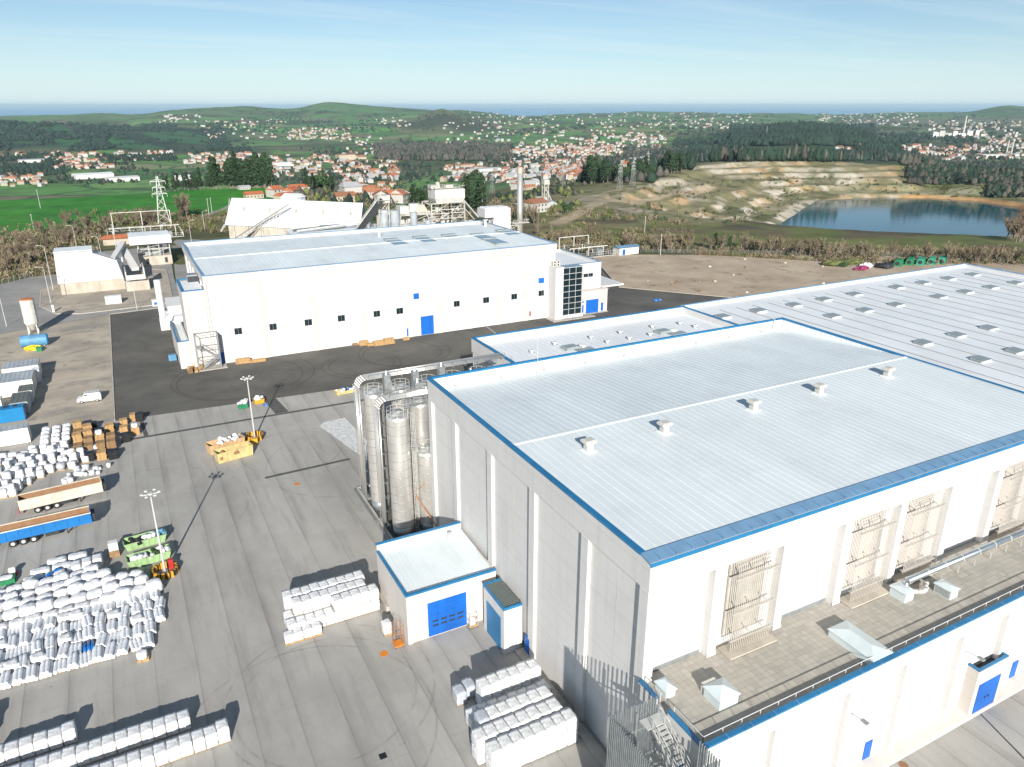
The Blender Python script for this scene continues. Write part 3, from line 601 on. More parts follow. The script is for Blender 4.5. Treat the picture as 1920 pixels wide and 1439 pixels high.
for i,(x,y) in enumerate([(1450,1400),(1592,1320),(1700,1255),(1806,1205),(1893,1155)]):
    X=gy(x,y,ly0)[0]; p_=MB(); p_.box(X,ly0+.005,0.3,X+.9,ly0+.6,11.2); part(p_,'pilaster','white_panel',Lb)
p_=MB(); p_.add([(lx0,ly0-.9,0),(lx1,ly0-.9,0),(lx1,ly0+.6,0),(lx0,ly0+.6,0),(lx0,ly0-.75,.22),(lx1,ly0-.75,.22),(lx1,ly0+.6,.5),(lx0,ly0+.6,.5)],[(4,5,6,7),(0,1,5,4),(0,4,7,3),(1,2,6,5)]); part(p_,'plinth','wall_cream',Lb)
for (x,y,lab) in ((1633,1425,None),(1910,1262,None)):
    X=gy(x,y,ly0)[0]; d_=MB(); d_.box(X-.5,ly0+.5,.5,X+.5,ly0+.59,2.6); part(d_,'door','door_blue',Lb)
for (x,y) in ((1594,1337),(1812,1222)):
    X,Z=gy(x,y,ly0); d_=MB(); d_.bar((X,ly0,Z),(X+.2,ly0-1.1,Z+.1),.05); d_.box(X-.0,ly0-1.7,Z,X+.4,ly0-1.05,Z+.14); part(d_,'wall_lamp','galv',Lb)
rl=MB()
def rail(mb,pts,z,h,step,wd=.05,two=False):
    for a,b in zip(pts[:-1],pts[1:]):
        mb.bar((a[0],a[1],z+h),(b[0],b[1],z+h),wd)
        if two: mb.bar((a[0],a[1],z+h*.5),(b[0],b[1],z+h*.5),wd*.7)
        Ld=math.hypot(b[0]-a[0],b[1]-a[1]); n=max(1,int(Ld/step))
        for i in range(n+1): f=i/n; mb.bar((a[0]+(b[0]-a[0])*f,a[1]+(b[1]-a[1])*f,z),(a[0]+(b[0]-a[0])*f,a[1]+(b[1]-a[1])*f,z+h),wd)
rail(rl,[(lx0+.6,36.9),(lx0+.6,ly0+.75),(lx1,ly0+.75)],12.32,.95,2.0,.05); rail(rl,[(lx0+.6,38.7),(lx0+.6,ly1-.2)],12.32,.95,1.5,.05)
part(rl,'railing','white_paint',Lb)
# entrance block of L
E_=empty('entrance_block',(82,31,0),'white porch block with an open blue-rimmed top and a blue double door','porch')
x0=gy(1828,1325,32)[0]; X0,Y0=gz(1815,1347); ex0,ex1=70.4,75.3; ey0=32.0
w_=MB(); w_.box(ex0,ey0,0,ex1,ey0+.15,6.0).box(ex0,ey0+.15,0,ex0+.2,ly0+.59,6.0).box(ex1-.2,ey0+.15,0,ex1,ly0+.59,6.0).box(ex0+.2,ey0+.15,5.0,ex1-.2,ly0+.59,5.2); part(w_,'wall','wall_cream',E_)
w_=MB(); w_.box(ex0-.06,ey0-.06,6.0,ex1+.06,ey0+.22,6.16).box(ex0-.06,ey0+.22,6.0,ex0+.26,ly0+.59,6.16).box(ex1-.26,ey0+.22,6.0,ex1+.06,ly0+.59,6.16); part(w_,'rim_trim','trim_blue',E_)
w_=MB(); w_.box(ex0+.21,ey0+.16,5.2,ex1-.21,ly0+.58,5.26); part(w_,'roof','dark',E_)
for j in (0,1):
    d_=MB(); a=ex0+.7+1.85*j; d_.box(a,ey0-.06,.1,a+1.82,ey0-.002,4.0); d=part(d_,'door','door_blue',E_)
    d_=MB(); d_.box(a+(1.5 if j==0 else .2),ey0-.12,1.7,a+(1.6 if j==0 else .3),ey0-.062,2.0); h_=d_.build('handle','dark',d); h_.location=(0,0,0)
# ---- roof lights on the terrace
def rooflight(sx,sy,h,tip,label,side='poly_white',ridge=True):
    r=empty('roof_light',(0,0,12.33),label,'roof light')
    a=MB(); a.box(-sx/2+.12,-sy/2+.12,0,sx/2-.12,sy/2-.12,h); part(a,'curb',side,r,False)
    a=MB(); P=[(-sx/2,-sy/2),(sx/2,-sy/2),(sx/2,sy/2),(-sx/2,sy/2)]; a.prism(P,h,h+.09)
    k_=min(sx,sy)/2-.02; T=[(-sx/2+k_,-sy/2+k_),(sx/2-k_,-sy/2+k_),(sx/2-k_,sy/2-k_),(-sx/2+k_,sy/2-k_)]; a.prism([(p[0],p[1]) for p in P],h+.092,h+tip,T); part(a,'lid','poly_white',r,False)
    return r
def place(r,px,py,z,rz=0): X,Y=gz(px,py,z); r.location=(X,Y,r.location[2]); r.rotation_euler=(0,0,rz)
r=rooflight(2.7,5.1,.75,.45,'largest grey-white roof light, a long hipped box on the paved terrace'); place(r,1612,1200,13.2)
r=rooflight(2.3,2.2,.95,.6,'square pyramid roof light with a grey box behind it on the paved terrace'); place(r,1353,1293,13.4)
a=MB(); a.box(-.9,1.15,0,.5,1.5,1.0); part(a,'fan_box','offwhite_metal',r,False)
r=rooflight(1.25,1.7,.7,.5,'smallest pyramid roof light in the corner of the paved terrace by the stair'); place(r,1248,1283,13.2)
r=rooflight(1.5,2.0,.95,.35,'low grey roof light with a louvred side, right of the white bent pipe'); place(r,1776,1098,13.4); 
a=MB(); [a.box(-.64,-.8,.1+.13*i,-.62,.8,.19+.13*i) for i in range(6)]; part(a,'louvre','galv',r,False)
r=rooflight(1.6,2.0,1.0,.25,'boxy fan housing with a sloping lid feeding the white bent pipe'); r.name='fan_housing'; place(r,1693,1102,13.5)
# duct & white pipe
D_=empty('shiny_duct',(66,39,12.4),'long shiny round metal duct on small stands above the terrace','duct')
a0=gz(1690,1083,13.4); y_d=39.2; xs=gy(1700,1075,y_d)[0]
a=MB(); a.path([(xs-.2,y_d-.5,12.6),(xs-.2,y_d-.25,13.2),(xs+.3,y_d,13.6)],.36,14); a.cyl((xs+.3,y_d,13.6),(112,y_d,13.6),.36,.36,16)
part(a,'tube','duct_metal',D_,smooth=True)
x=xs+2.5
while x<110:
    s_=MB(); s_.bar((x,y_d-.55,12.33),(x,y_d-.55,13.1),.07); s_.bar((x,y_d-.55,13.15),(x,y_d+.45,13.15),.07); s_.bar((x,y_d+.45,12.33),(x,y_d+.45,13.1),.07); part(s_,'stand','galv_light',D_)
    s_=MB(); s_.cyl((x+1,y_d,13.6),(x+1.12,y_d,13.6),.40,.40,16); part(s_,'flange','galv_light',D_); x+=2.9
X,Y=gz(1705,1108,13); P=[(X,Y,13.0),(X+.6,Y-.5,13.0),(X+1.2,Y-.75,13.0),(X+1.9,Y-.6,13.0),(X+2.4,Y-.1,13.0),(X+3.0,Y+.1,12.95)]
a=MB(); a.path(P,.24,12); o=a.build('vent_pipe','offwhite_metal',smooth=True); tag(o,'white S-bent pipe leaving the fan housing on the terrace','pipe')
# ---- stair cage by L
S_=empty('stair_cage',(31.2,35.5,0),'galvanised escape stair inside a tall cage of vertical steel bars','escape stair')
cx0,cx1,cy0,cy1,ct=28.7,33.6,30.6,37.9,14.0
def bars(pts,step,z0,z1,wd=.055,dp=.14):
    mb=MB()
    for a,b in zip(pts[:-1],pts[1:]):
        L_=math.hypot(b[0]-a[0],b[1]-a[1]); n=int(L_/step)
        for i in range(n+1):
            f=i/n; x=a[0]+(b[0]-a[0])*f; y=a[1]+(b[1]-a[1])*f; 
            if abs(b[0]-a[0])>abs(b[1]-a[1]): mb.box(x-wd/2,y-dp/2,z0,x+wd/2,y+dp/2,z1)
            else: mb.box(x-dp/2,y-wd/2,z0,x+dp/2,y+wd/2,z1)
    return mb
part(bars([(cx0,cy0),(cx0,cy1)],.24,0.1,ct),'bar_screen','galv',S_)
part(bars([(cx0+.25,cy1),(cx1,cy1)],.25,0.1,ct),'bar_screen','galv',S_)
part(bars([(cx0+.25,cy0),(cx1,cy0)],.25,0.1,ct),'bar_screen','galv',S_)
part(bars([(33.45,32.6),(33.45,30.8)],.24,0.1,ct),'bar_screen','galv',S_)
k=MB()
for z in (1,4.5,8,11.4): k.bar((cx0+.12,cy0,z),(cx0+.12,cy1,z),.1,.16); k.bar((cx0,cy1-.12,z),(cx1,cy1-.12,z),.1,.16); k.bar((cx0,cy0+.12,z),(cx1,cy0+.12,z),.1,.16)
for p in ((cx0+.2,cy0+.2),(cx0+.2,cy1-.2),(cx1-.1,cy1-.2),(cx1-.1,cy0+.2),(31.2,cy0+.2),(31.2,cy1-.25)): k.bar((p[0],p[1],0),(p[0],p[1],13.4),.16)
part(k,'frame','galv',S_)
def flight(xa,ya,za,xb,yb,zb,wdt=1.2):
    mb=MB(); n=int(abs(za-zb)/.19); 
    for i in range(n):
        f=(i+.5)/n; x=xa+(xb-xa)*f; y=ya+(yb-ya)*f; z=za+(zb-za)*f; mb.box(x-wdt/2,y-.14,z-.02,x+wdt/2,y+.14,z+.02)
    for s in (-1,1):
        mb.bar((xa+s*wdt/2,ya,za-.05),(xb+s*wdt/2,yb,zb-.05),.06,.26); mb.bar((xa+s*wdt/2,ya,za+1),(xb+s*wdt/2,yb,zb+1),.05); mb.bar((xa+s*wdt/2,ya,za+.5),(xb+s*wdt/2,yb,zb+.5),.04)
        for f in (0,.25,.5,.75,1): mb.bar((xa+s*wdt/2+(xb-xa)*f,ya+(yb-ya)*f,za+(zb-za)*f),(xa+s*wdt/2+(xb-xa)*f,ya+(yb-ya)*f,za+(zb-za)*f+1),.045)
    return mb
zz_=12.4; side=0
k=MB(); k.box(31.6,36.6,12.3,33.88,37.75,12.4); part(k,'landing','galv_light',S_)
while zz_>2:
    x_=32.6 if side==0 else 31.0
    part(flight(x_,36.5 if side==0 else 33.0,zz_,x_,33.0 if side==0 else 36.5,zz_-2.0),'stair_flight','galv_light',S_); zz_-=2.0
    k=MB(); yy=(31.7,32.9) if side==0 else (36.6,37.75); k.box(30.3,yy[0],zz_-.05,33.3,yy[1],zz_+.03); part(k,'landing','galv_light',S_); side=1-side
d_=MB(); d_.box(33.78,33.8,3.2,33.895,34.9,5.4).box(33.78,33.8,7.4,33.895,34.9,9.6); part(d_,'door','door_blue',S_)
# ---- gate building and vestibule on A's west wall
G=empty('loading_bay',(28,75,0),'small white loading annex with a blue-trimmed roof and a wide blue sectional door','building')
gx0,gx1,gy0_,gy1_,gh=22.6,34.25,69.8,80.6,6.9
w_=MB(); w_.box(gx0,gy0_,0,gx1,gy1_,6.35); ring_wall(w_,gx0,gx1,gy0_,gy1_,6.35,6.7,.25); w_.box(gx0,gy1_-.3,6.7,gx1,gy1_,7.7); w_.box(gx0,gy0_-.12,0,gx0+.6,gy0_-.002,6.35); part(w_,'wall','wall_cream',G)
pf=[(gy0_+.27,6.55),(gy1_-.32,6.85)]; w_=MB(); roof_slab(w_,gx0+.27,gx1-.02,pf); roof_ribs(w_,gx0+.27,gx1-.3,.55,pf,.05,.07); part(w_,'roof','roof_white',G)
w_=MB(); w_.box(gx0-.08,gy0_-.15,6.7,gx1,gy0_+.2,6.95).box(gx0-.08,gy0_+.2,6.7,gx0+.25,gy1_-.31,6.95).box(gx0-.08,gy1_-.35,7.7,gx1,gy1_+.06,7.85); part(w_,'roof_trim','trim_blue',G)
dx0,dx1=25.2,30.2; d_=MB(); d_.box(dx0,gy0_-.06,.15,dx1,gy0_-.002,4.9); 
for i in range(8): d_.box(dx0,gy0_-.075,.15+.6*i,dx1,gy0_-.062,.17+.6*i)
d=part(d_,'sectional_door','door_blue',G)
g_=MB()
for r2 in (0,1):
    for c2 in range(4): xx=dx0+.55+c2*1.08; g_.box(xx,gy0_-.10,1.45+.62*r2,xx+.75,gy0_-.078,1.68+.62*r2)
part(g_,'door_window','dark',d)
w_=MB(); w_.box(31.8,78.6,6.85,32.3,79.2,7.6); part(w_,'roof_box','white_paint',G)
w_=MB(); w_.box(22.2,76.5,0,22.58,80.6,.9); part(w_,'side_step','kerb',G)
V=empty('vestibule',(33,65,0),'narrow white lean-to with a dark ribbed roof and a tall blue glazed door','lean-to')
vx0,vx1,vy0,vy1,vh=31.9,34.25,63.0,68.4,6.3
w_=MB(); w_.box(vx0,vy0,.0,vx1,vy1,vh-.2); part(w_,'wall','white_panel',V)
w_=MB(); w_.box(vx0+.15,vy0+.15,vh-.2,vx1,vy1-.15,vh-.05); y=vy0+.3
while y<vy1-.3: w_.box(vx0+.2,y,vh-.048,vx1,y+.06,vh+.0); y+=.3
part(w_,'roof','grey_roof',V)
w_=MB(); w_.box(vx0-.08,vy0-.08,vh-.2,vx1,vy0+.15,vh+.1).box(vx0-.08,vy0+.15,vh-.2,vx0+.15,vy1-.15,vh+.1).box(vx0-.08,vy1-.15,vh-.2,vx1,vy1+.08,vh+.1); part(w_,'roof_trim','trim_blue',V)
w_=MB(); w_.box(vx0-.05,vy0+.8,.1,vx0-.002,vy1-.9,4.6); part(w_,'glazed_door','trim_blue',V)
# ---- C : middle annex
C=empty('middle_annex',(85,110,0),'long lower white wing behind the big hall with small vents and two roof hatches','building')
w_=MB(); w_.box(58.8,91,0,112,129.4,15.4); ring_wall(w_,58.8,112,91.3,129.4,15.4,16.8,.35); w_.box(58.6,91,14.0,58.799,129.5,16.79); part(w_,'wall','white_panel',C)
pf=[(91.7,15.45),(110,15.75),(129.0,15.45)]; w_=MB(); roof_slab(w_,59.2,111.6,pf,.04); roof_ribs(w_,59.2,111.6,1.3,pf,.03,.06); part(w_,'roof','roof_bright',C)
w_=MB(); w_.box(58.55,91.3,16.8,59.2,129.5,17.0).box(59.2,129.0,16.8,112.1,129.5,17.0).box(111.6,91.3,16.8,112.1,129.0,17.0); part(w_,'roof_trim','trim_blue',C)
w_=MB(); w_.box(58.55,93,0,58.78,128,13.6); part(w_,'wall_panel','wall_cream',C)
small=[(997,661),(1040,646),(1108,634),(1139,643),(1163,625),(1180,636),(1219,629),(1223,614),(1275,608),(1303,614),(1260,622),(1090,651)]
sv=empty('small_roof_vent',(0,0,0),'x','roof vent','small vents on the middle roof'); a=MB(); a.cyl((0,0,0),(0,0,.45),.35,.25,8); a.cyl((0,0,.45),(0,0,.6),.55,.5,10); part(a,'cowl','white_paint',sv,False); a=MB(); a.box(-.45,-.45,-.05,.45,.45,.06); part(a,'flashing','galv',sv,False)
small.sort(key=lambda p:p[0])
for i,(x,y) in enumerate(small):
    X,Y=gz(x,y,15.7); v=sv if i==0 else copy_tree(sv); v.location=(X,Y,15.65); v['label']='small round white vent, %s from the left on the middle roof'%ORD[i]
for (x,y,l) in ((1075,652,'grey roof hatch with a flat glazed panel near the left end of the middle roof'),(1248,622,'grey roof hatch with a flat glazed panel near the right end of the middle roof')):
    X,Y=gz(x,y,15.8); h=empty('roof_hatch',(X,Y,15.65),l,'roof hatch','roof hatches on the middle roof')
    a=MB(); a.prism([(-2.2,-1),(1.2,-1),(1.2,1.6),(-2.2,1.6)],0,.5,[(-1.8,-.7),(.8,-.7),(.8,1.3),(-1.8,1.3)]); part(a,'lid','skylight',h,False)
    a=MB(); a.box(-.5,-3.0,0,3.2,-1.1,.22); part(a,'panel','skylight',h,False); a=MB(); a.box(1.5,-.9,0,2.3,-.2,.5); part(a,'fan','white_paint',h,False)
# ---- D : wide flat hall with roof windows
Dd=empty('warehouse',(165,80,0),'vast flat white-roofed warehouse with rows of grey roof windows','building')
dX0,dX1,dY1=112.2,218,130.8
w_=MB(); w_.box(dX0,20,0,dX1,dY1,15.6); w_.box(101.7,20,0,112.1,90.9,15.5); ring_wall(w_,dX0,dX1,20,dY1,15.6,16.6,.3); part(w_,'wall','white_panel',Dd)
w_=MB(); w_.box(dX0-.05,dY1-.35,16.6,dX1+.05,dY1+.06,16.8).box(dX1-.35,20,16.6,dX1+.06,dY1-.35,16.8); part(w_,'roof_trim','coping_blue',Dd)
w_=MB(); w_.box(dX0+.3,20.3,15.6,dX1-.3,dY1-.3,15.9); w_.box(101.9,20.3,15.502,112.5,90.5,15.92); part(w_,'roof','roof_bright',Dd)
gr=MB(); x=102.7+2.2
i=0
while x<dX1-1:
    gr.box(x-.11,22,15.92,x+.11,(dY1-5 if x>112 else 90.5),15.96); x+=4.95; i+=1
part(gr,'roof_joint','seam',Dd)
wn=empty('roof_window',(0,0,0),'x','roof window','grey roof windows on the vast white roof')
a=MB(); a.box(-1.25,-1.25,0,1.25,1.25,.35); part(a,'curb','roof_bright',wn,False); a=MB(); a.box(-1.35,-1.35,.36,1.35,1.35,.47); part(a,'pane','skylight',wn,False); a=MB(); a.box(-1.75,-1.0,.02,-1.40,1.0,.22); part(a,'hinge_box','galv',wn,False)
zf=lambda x,y:(1480+x*.22917,470+y*.22917)
W=[zf(*p) for p in [(290,392),(540,350),(885,292),(1103,257),(1310,222),(1510,190),(1705,155),(1860,257),(1655,293),(1450,330),(1230,370),(880,435),(625,480),(360,528),(45,438),(1637,625),(1375,682),(1100,745),(1855,812),(1570,882)]]
W+=[(1356,592),(1423,581)]
Wp=sorted([gz(x,y,16.3) for x,y in W])
ext=[]
for i,(X,Y) in enumerate(Wp): 
    v=wn if i==0 else copy_tree(wn); v.location=(X,Y,15.9)
rows={}
for i,o in enumerate([q for q in bpy.data.objects if q.name.startswith('roof_window')]):
    pxo,pyo=px_of(np.array([o.location.x]),np.array([o.location.y]),np.array([16.3])); o['label']='grey roof window on the vast white roof, %s from the left of its kind'%(ORD[i] if i<len(ORD) else 'far')
ws=sorted([q for q in bpy.data.objects if q.name.startswith('roof_window')],key=lambda o: float(px_of(np.array([o.location.x]),np.array([o.location.y]),np.array([16.3]))[0][0]))
for i,o in enumerate(ws): o['label']='square grey roof window, %s from the left among those on the vast white roof'%ORD[i]
# ---- B : far hall
B=empty('far_hall',(64,214,0),'long white hall across the yard with a row of small square windows','building')
bx0,bx1,by0,by1,bh=15.8,113.3,188.3,240.5,22.3
w_=MB(); w_.box(bx0+.3,by0+.3,0,bx1-.3,by1-.3,20.0); part(w_,'wall','white_panel',B)
w_=MB(); ring_wall(w_,bx0,bx1,by0,by1,20.9,22.1,.5); w_.box(bx0+.02,by0+.02,20,bx1-.02,by1-.02,20.9); part(w_,'wall_band','wall_cream',B)
px_=[16.0,29,41.8,54.6,67.4,76.5,85.6,94.8,103.7,112.2]
for i,x in enumerate(px_):
    p_=MB(); p_.box(max(x-1.1,bx0) ,by0,0,x-.0 if i else x+.4,by0+.3,20.0); part(p_,'pilaster','wall_cream',B)
    if 0<i<9:
        p_=MB(); p_.box(x-.75,by0-.22,.1,x-.45,by0-.002,19.9); p_.box(x-1.2,by0-.25,8.4,x-.1,by0-.002,8.9); part(p_,'downpipe','wall_cream',B)
for y in (196,205,214,223,232): p_=MB(); p_.box(bx0,y,0,bx0+.3,y+1,20); part(p_,'pilaster','white_panel',B)
pf=[(by0+.5,21.9),(211,22.4),(by1-.55,21.2)]; w_=MB(); roof_slab(w_,bx0+.52,bx1-.52,pf); roof_ribs(w_,bx0+.52,bx1-.52,1.15,pf,.035,.10); part(w_,'roof','roof_white',B)
w_=MB(); w_.box(bx0+.52,210.7,22.42,bx1-.6,211.3,22.54); part(w_,'ridge_cap','roof_bright',B)
w_=MB(); w_.box(bx0-.06,by0-.05,22.1,bx1+.06,by0+.5,22.27).box(bx0-.06,by0+.5,22.1,bx0+.5,by1-.5,22.32).box(bx1-.5,by0+.5,22.1,bx1+.06,by1-.5,22.32).box(bx0-.06,by1-.5,22.1,bx1+.06,by1+.06,22.32); part(w_,'roof_trim','coping_blue',B)
def window(root,x0,x1,z0,z1,y,frame='galv'):
    f=MB(); f.box(x0-.06,y-.05,z0-.06,x1+.06,y-.002,z0).box(x0-.06,y-.05,z1,x1+.06,y-.002,z1+.06).box(x0-.06,y-.05,z0,x0,y-.002,z1).box(x1,y-.05,z0,x1+.06,y-.002,z1).box((x0+x1)/2-.03,y-.045,z0,(x0+x1)/2+.03,y-.002,z1)
    fo=part(f,'window',frame,root); g=MB(); g.box(x0+.001,y-.03,z0+.001,x1-.001,y-.003,z1-.001); part(g,'pane','glass',fo); return fo
for x0,x1 in ((21.4,23.1),(29.8,31.5),(38.6,40.4),(47.2,49.0),(56.9,58.6),(63.3,65.1),(80.2,81.9),(89.3,91.1),(98.4,100.2),(107.5,109.3)): window(B,x0,x1,7.0,8.55,by0+.29)
for (a,b,z0,z1,nm) in ((68.3,69.9,10.5,12.1,'wall_hatch'),(107.4,109.3,10.8,12.4,'wall_hatch'),(70.1,73.9,0.1,5.4,'gate'),(65.9,66.7,.4,2.6,'door'),(16.9,18.3,.1,2.9,'door'),(111.1,112.3,15.6,18.2,'door')):
    d_=MB(); yy=by0+.29 if nm!='wall_hatch' or a>70 else by0+.29; d_.box(a,by0-.04 if nm!='gate' and False else yy-.06,z0,b,yy-.002,z1); 
    if a==68.3 : pass
    part(d_,nm,'door_blue',B)
k=MB(); k.box(104.3,by0-.28,1.4,104.6,by0-.002,2.8); part(k,'hose_cabinet','red',B)
for (x,y) in ((744,457),(798,452),(846,446),(907,447),(930,455),(955,439)):
    X,Y=gz(x,y,22.0); a=MB(); sx=2.0; sy=4.2 if x!=846 else 1.6; a.box(X-sx,Y-sy,22.25,X+sx,Y+sy,22.5); o=part(a,'roof_window','glass_sky',B)
    f=MB(); f.box(X-sx-.15,Y-sy-.15,22.1,X+sx+.15,Y+sy+.15,22.44); f.box(X-sx-.3,Y+sy-.4,22.45,X+sx+.1,Y+sy+1.2,22.8); part(f,'frame','skylight',o)
for X,Y in (gz(711,440,22.4),gz(910,418,22.6)): k=MB(); k.cyl((X,Y,21.5),(X,Y,23.4),.5,.5,10); k.box(X-.8,Y-.4,23.4,X+.8,Y+.4,23.7); part(k,'exhaust_vent','galv_light',B)
# west annexes of B
T=empty('west_annex',(13,195,0),'tall narrow white annex on the left end of the far hall with blue roof edge','building')
w_=MB(); w_.box(11.0,188.6,0,15.75,203,18.6); w_.box(10.8,188.4,16.8,15.75,188.59,18.9).box(10.8,188.59,16.8,10.99,203,18.9).box(10.8,188.4,0,11.9,188.59,16.8); part(w_,'wall','wall_cream',T)
w_=MB(); w_.box(10.75,188.35,18.9,15.75,188.9,19.1).box(10.75,188.9,18.9,11.3,202.5,19.1).box(10.75,202.5,18.9,15.75,203.1,19.1); part(w_,'roof_trim','trim_blue',T)
w_=MB(); w_.box(11.3,188.9,18.6,15.7,202.5,18.7); part(w_,'roof','roof_bright',T)
w_=MB(); w_.box(13.2,199,18.7,15.6,202,20.6); part(w_,'air_unit','galv',T); w_=MB(); w_.box(13.25,198.9,18.9,15.55,198.99,20.3); part(w_,'louvre','dark',T)
Tl=empty('low_annex',(9.5,197,0),'lower white annex left of the tall narrow one, with a shaded pale roof','building')
w_=MB(); w_.box(8.2,188.9,0,10.78,210,6.0); ring_wall(w_,8.2,10.78,188.9,210,6.0,6.8,.2); part(w_,'wall','wall_cream',Tl)
w_=MB(); w_.box(8.1,188.8,6.8,10.78,189.15,7.0).box(8.1,189.15,6.8,8.5,210,7.0); part(w_,'roof_trim','trim_blue',Tl)
w_=MB(); w_.box(8.41,189.11,6.0,10.57,209.8,6.05); part(w_,'roof','roof_white',Tl)
F=empty('filter_unit',(8,226,0),'white stack and grey filter machinery beside the left end of the far hall','filter plant')
k=MB(); k.cyl((7.3,229,0),(7.3,229,14.2),.9,.9,14); part(k,'stack','white_paint',F,smooth=False)
k=MB(); k.box(7.9,222,3.2,11.5,228,5.4); k.box(8.4,215,7.0,13.5,226,9.6); part(k,'casing','white_paint',F)
k=MB(); k.prism([(8.6,212),(13,212),(13,217),(8.6,217)],4.6,7.2,[(9.6,213),(12.5,213),(12.5,216),(9.6,216)]); k.box(8.6,211.9,3.4,13,217,4.55); part(k,'hopper','galv',F)
k=MB(); [k.cyl((9+1.2*i,210.5,.1),(9+1.2*i,210.5,3.0),.4,.4,10) for i in range(3)]; k.box(8.6,209.6,3.0,12.4,211.8,3.3); part(k,'fan','dark',F)
k=MB(); k.cyl((7.3,229,3.4),(9.5,224,6.5),.5,.5,10); k.box(6.3,227.2,0,8.7,230,3.2); part(k,'duct','white_paint',F)
k=MB(); k.box(6.0,196.5,0.1,7.8,197.9,1.5); o=k.build('waste_bin','tank_blue'); tag(o,'light blue waste bin against the low annex wall','bin')
# steel stair in front of annex
St=empty('escape_stair',(15,187,0),'grey galvanised escape stair with a mesh side wall at the corner of the far hall','escape stair')
k=MB(); k.box(11.6,184.8,0,18.3,188.2,.2); part(k,'base_slab','kerb',St)
k=MB()
for p in ((12,185.2),(12,188),(17,185.2),(17,188)): k.bar((p[0],p[1],.2),(p[0],p[1],8.8),.16)
for z in (2.6,5.4,8.7): k.bar((12,185.2,z),(17,185.2,z),.12); k.bar((12,188,z),(17,188,z),.12); k.bar((12,185.2,z),(12,188,z),.12); k.bar((17,185.2,z),(17,188,z),.12)
part(k,'frame','galv',St)
k=MB(); 
for i in range(14): k.box(17.05,185.2+.2*i,.25,17.09,185.26+.2*i,8.7)
k.box(17.1,185.2,.3,17.12,187.95,8.6); part(k,'screen','galv',St)
def flightx(xa,za,xb,zb,y,wdt=1.1):
    mb=MB(); n=int(abs(za-zb)/.2)
    for i in range(n): f=(i+.5)/n; x=xa+(xb-xa)*f; z=za+(zb-za)*f; mb.box(x-.14,y-wdt/2,z-.02,x+.14,y+wdt/2,z+.02)
    for s in (-1,1): mb.bar((xa,y+s*wdt/2,za-.05),(xb,y+s*wdt/2,zb-.05),.06,.3); mb.bar((xa,y+s*wdt/2,za+1),(xb,y+s*wdt/2,zb+1),.06)
    return mb
part(flightx(12.6,.3,16.2,2.8,185.9),'stair_flight','galv',St); part(flightx(16.2,2.8,12.8,5.6,187.1),'stair_flight','galv',St)
k=MB(); k.box(15.9,185.3,2.75,17.0,187.9,2.85).box(12.1,185.3,5.55,13.2,187.9,5.65); part(k,'landing','galv',St)
# east part of B: stair tower with curtain wall, offices, gate block
Te=empty('glass_tower',(115,186,0),'white tower with a tall dark glazed front at the far hall','building')
w_=MB(); w_.box(110.9,184.6,0,113.6,188.25,15.6); w_.box(113.6,185.0,0,121.0,188.25,1.0); w_.box(113.6,185.6,1.0,120.9,188.25,15.3); w_.box(110.9,184.4,15.6,113.8,188.25,15.8); part(w_,'wall','white_panel',Te)
g=MB(); g.box(113.75,185.2,1.0,120.4,185.55,15.3); gl=part(g,'curtain_wall','glass',Te)
m_=MB(); 
for i in range(4): x=113.75+6.65*i/3; m_.box(x-.06,185.1,1.0,x+.06,185.19,15.3)
for i in range(9): z=1.0+14.3*i/8; m_.box(113.7,185.12,z-.07,120.5,185.195,z+.07)
m_.box(113.55,184.9,0.9,113.75,185.5,15.6).box(120.42,184.9,.9,120.6,185.5,15.6); part(m_,'mullion','galv_light',gl)
g=MB(); g.box(113.8,185.3,15.35,120.5,188.2,15.5); part(g,'glass_roof','glass_sky',Te)
for i in (0,1): k=MB(); k.box(111.2+1.25*i,186.6,15.8,112.2+1.25*i,187.2,17.4); o=part(k,'air_unit','offwhite_metal',Te); k=MB(); k.cyl((111.7+1.25*i,186.55,16.2),(111.7+1.25*i,186.59,16.2),.3,.3,12); k.cyl((111.7+1.25*i,186.55,17.0),(111.7+1.25*i,186.59,17.0),.3,.3,12); part(k,'fan','dark',o)
k=MB(); k.box(109.6,182.9,0,124.2,184.9,.16).box(109.6,184.9,0,110.9,188,.16); part(k,'pavement','kerb',Te)
Of=empty('east_wing',(122,205,0),'white two-level wing right of the glass tower with a blue gate','building')
w_=MB(); w_.box(113.4,188.8,0,129.6,213,14.4); ring_wall(w_,113.4,129.6,188.8,213,14.4,15.2,.3); part(w_,'wall','white_panel',Of)
w_=MB(); w_.box(113.72,189.12,14.4,129.28,212.6,14.5); part(w_,'roof','roof_bright',Of)
w_=MB(); w_.box(113.4,188.7,15.2,129.7,189.15,15.35).box(129.25,189.15,15.2,129.7,213,15.35); part(w_,'roof_trim','coping_blue',Of)
for i in range(3): window(Of,121.6+1.75*i,123.1+1.75*i,11.0,12.0,188.79)
w_=MB(); w_.box(120.95,186.8,0,131,188.78,7.1).box(120.95,186.6,7.1,131.15,188.78,7.25); part(w_,'gate_block','wall_cream',Of)
w_=MB(); w_.box(129.7,187.5,7.4,137.5,200,7.9); part(w_,'canopy','white_paint',Of)
d_=MB(); d_.box(123.2,186.7,.15,127.7,186.79,4.3); part(d_,'gate','door_blue',Of)
for a,b,z0,z1 in ((121.5,122.3,.3,2.9),(128.7,129.5,.3,2.9),(121.5,122.3,3.6,4.1)): d_=MB(); d_.box(a,186.7,z0,b,186.79,z1); part(d_,'door','door_blue',Of)
k=MB(); k.box(120.95,186.0,0,131,186.78,.14); part(k,'pavement','kerb',Of)
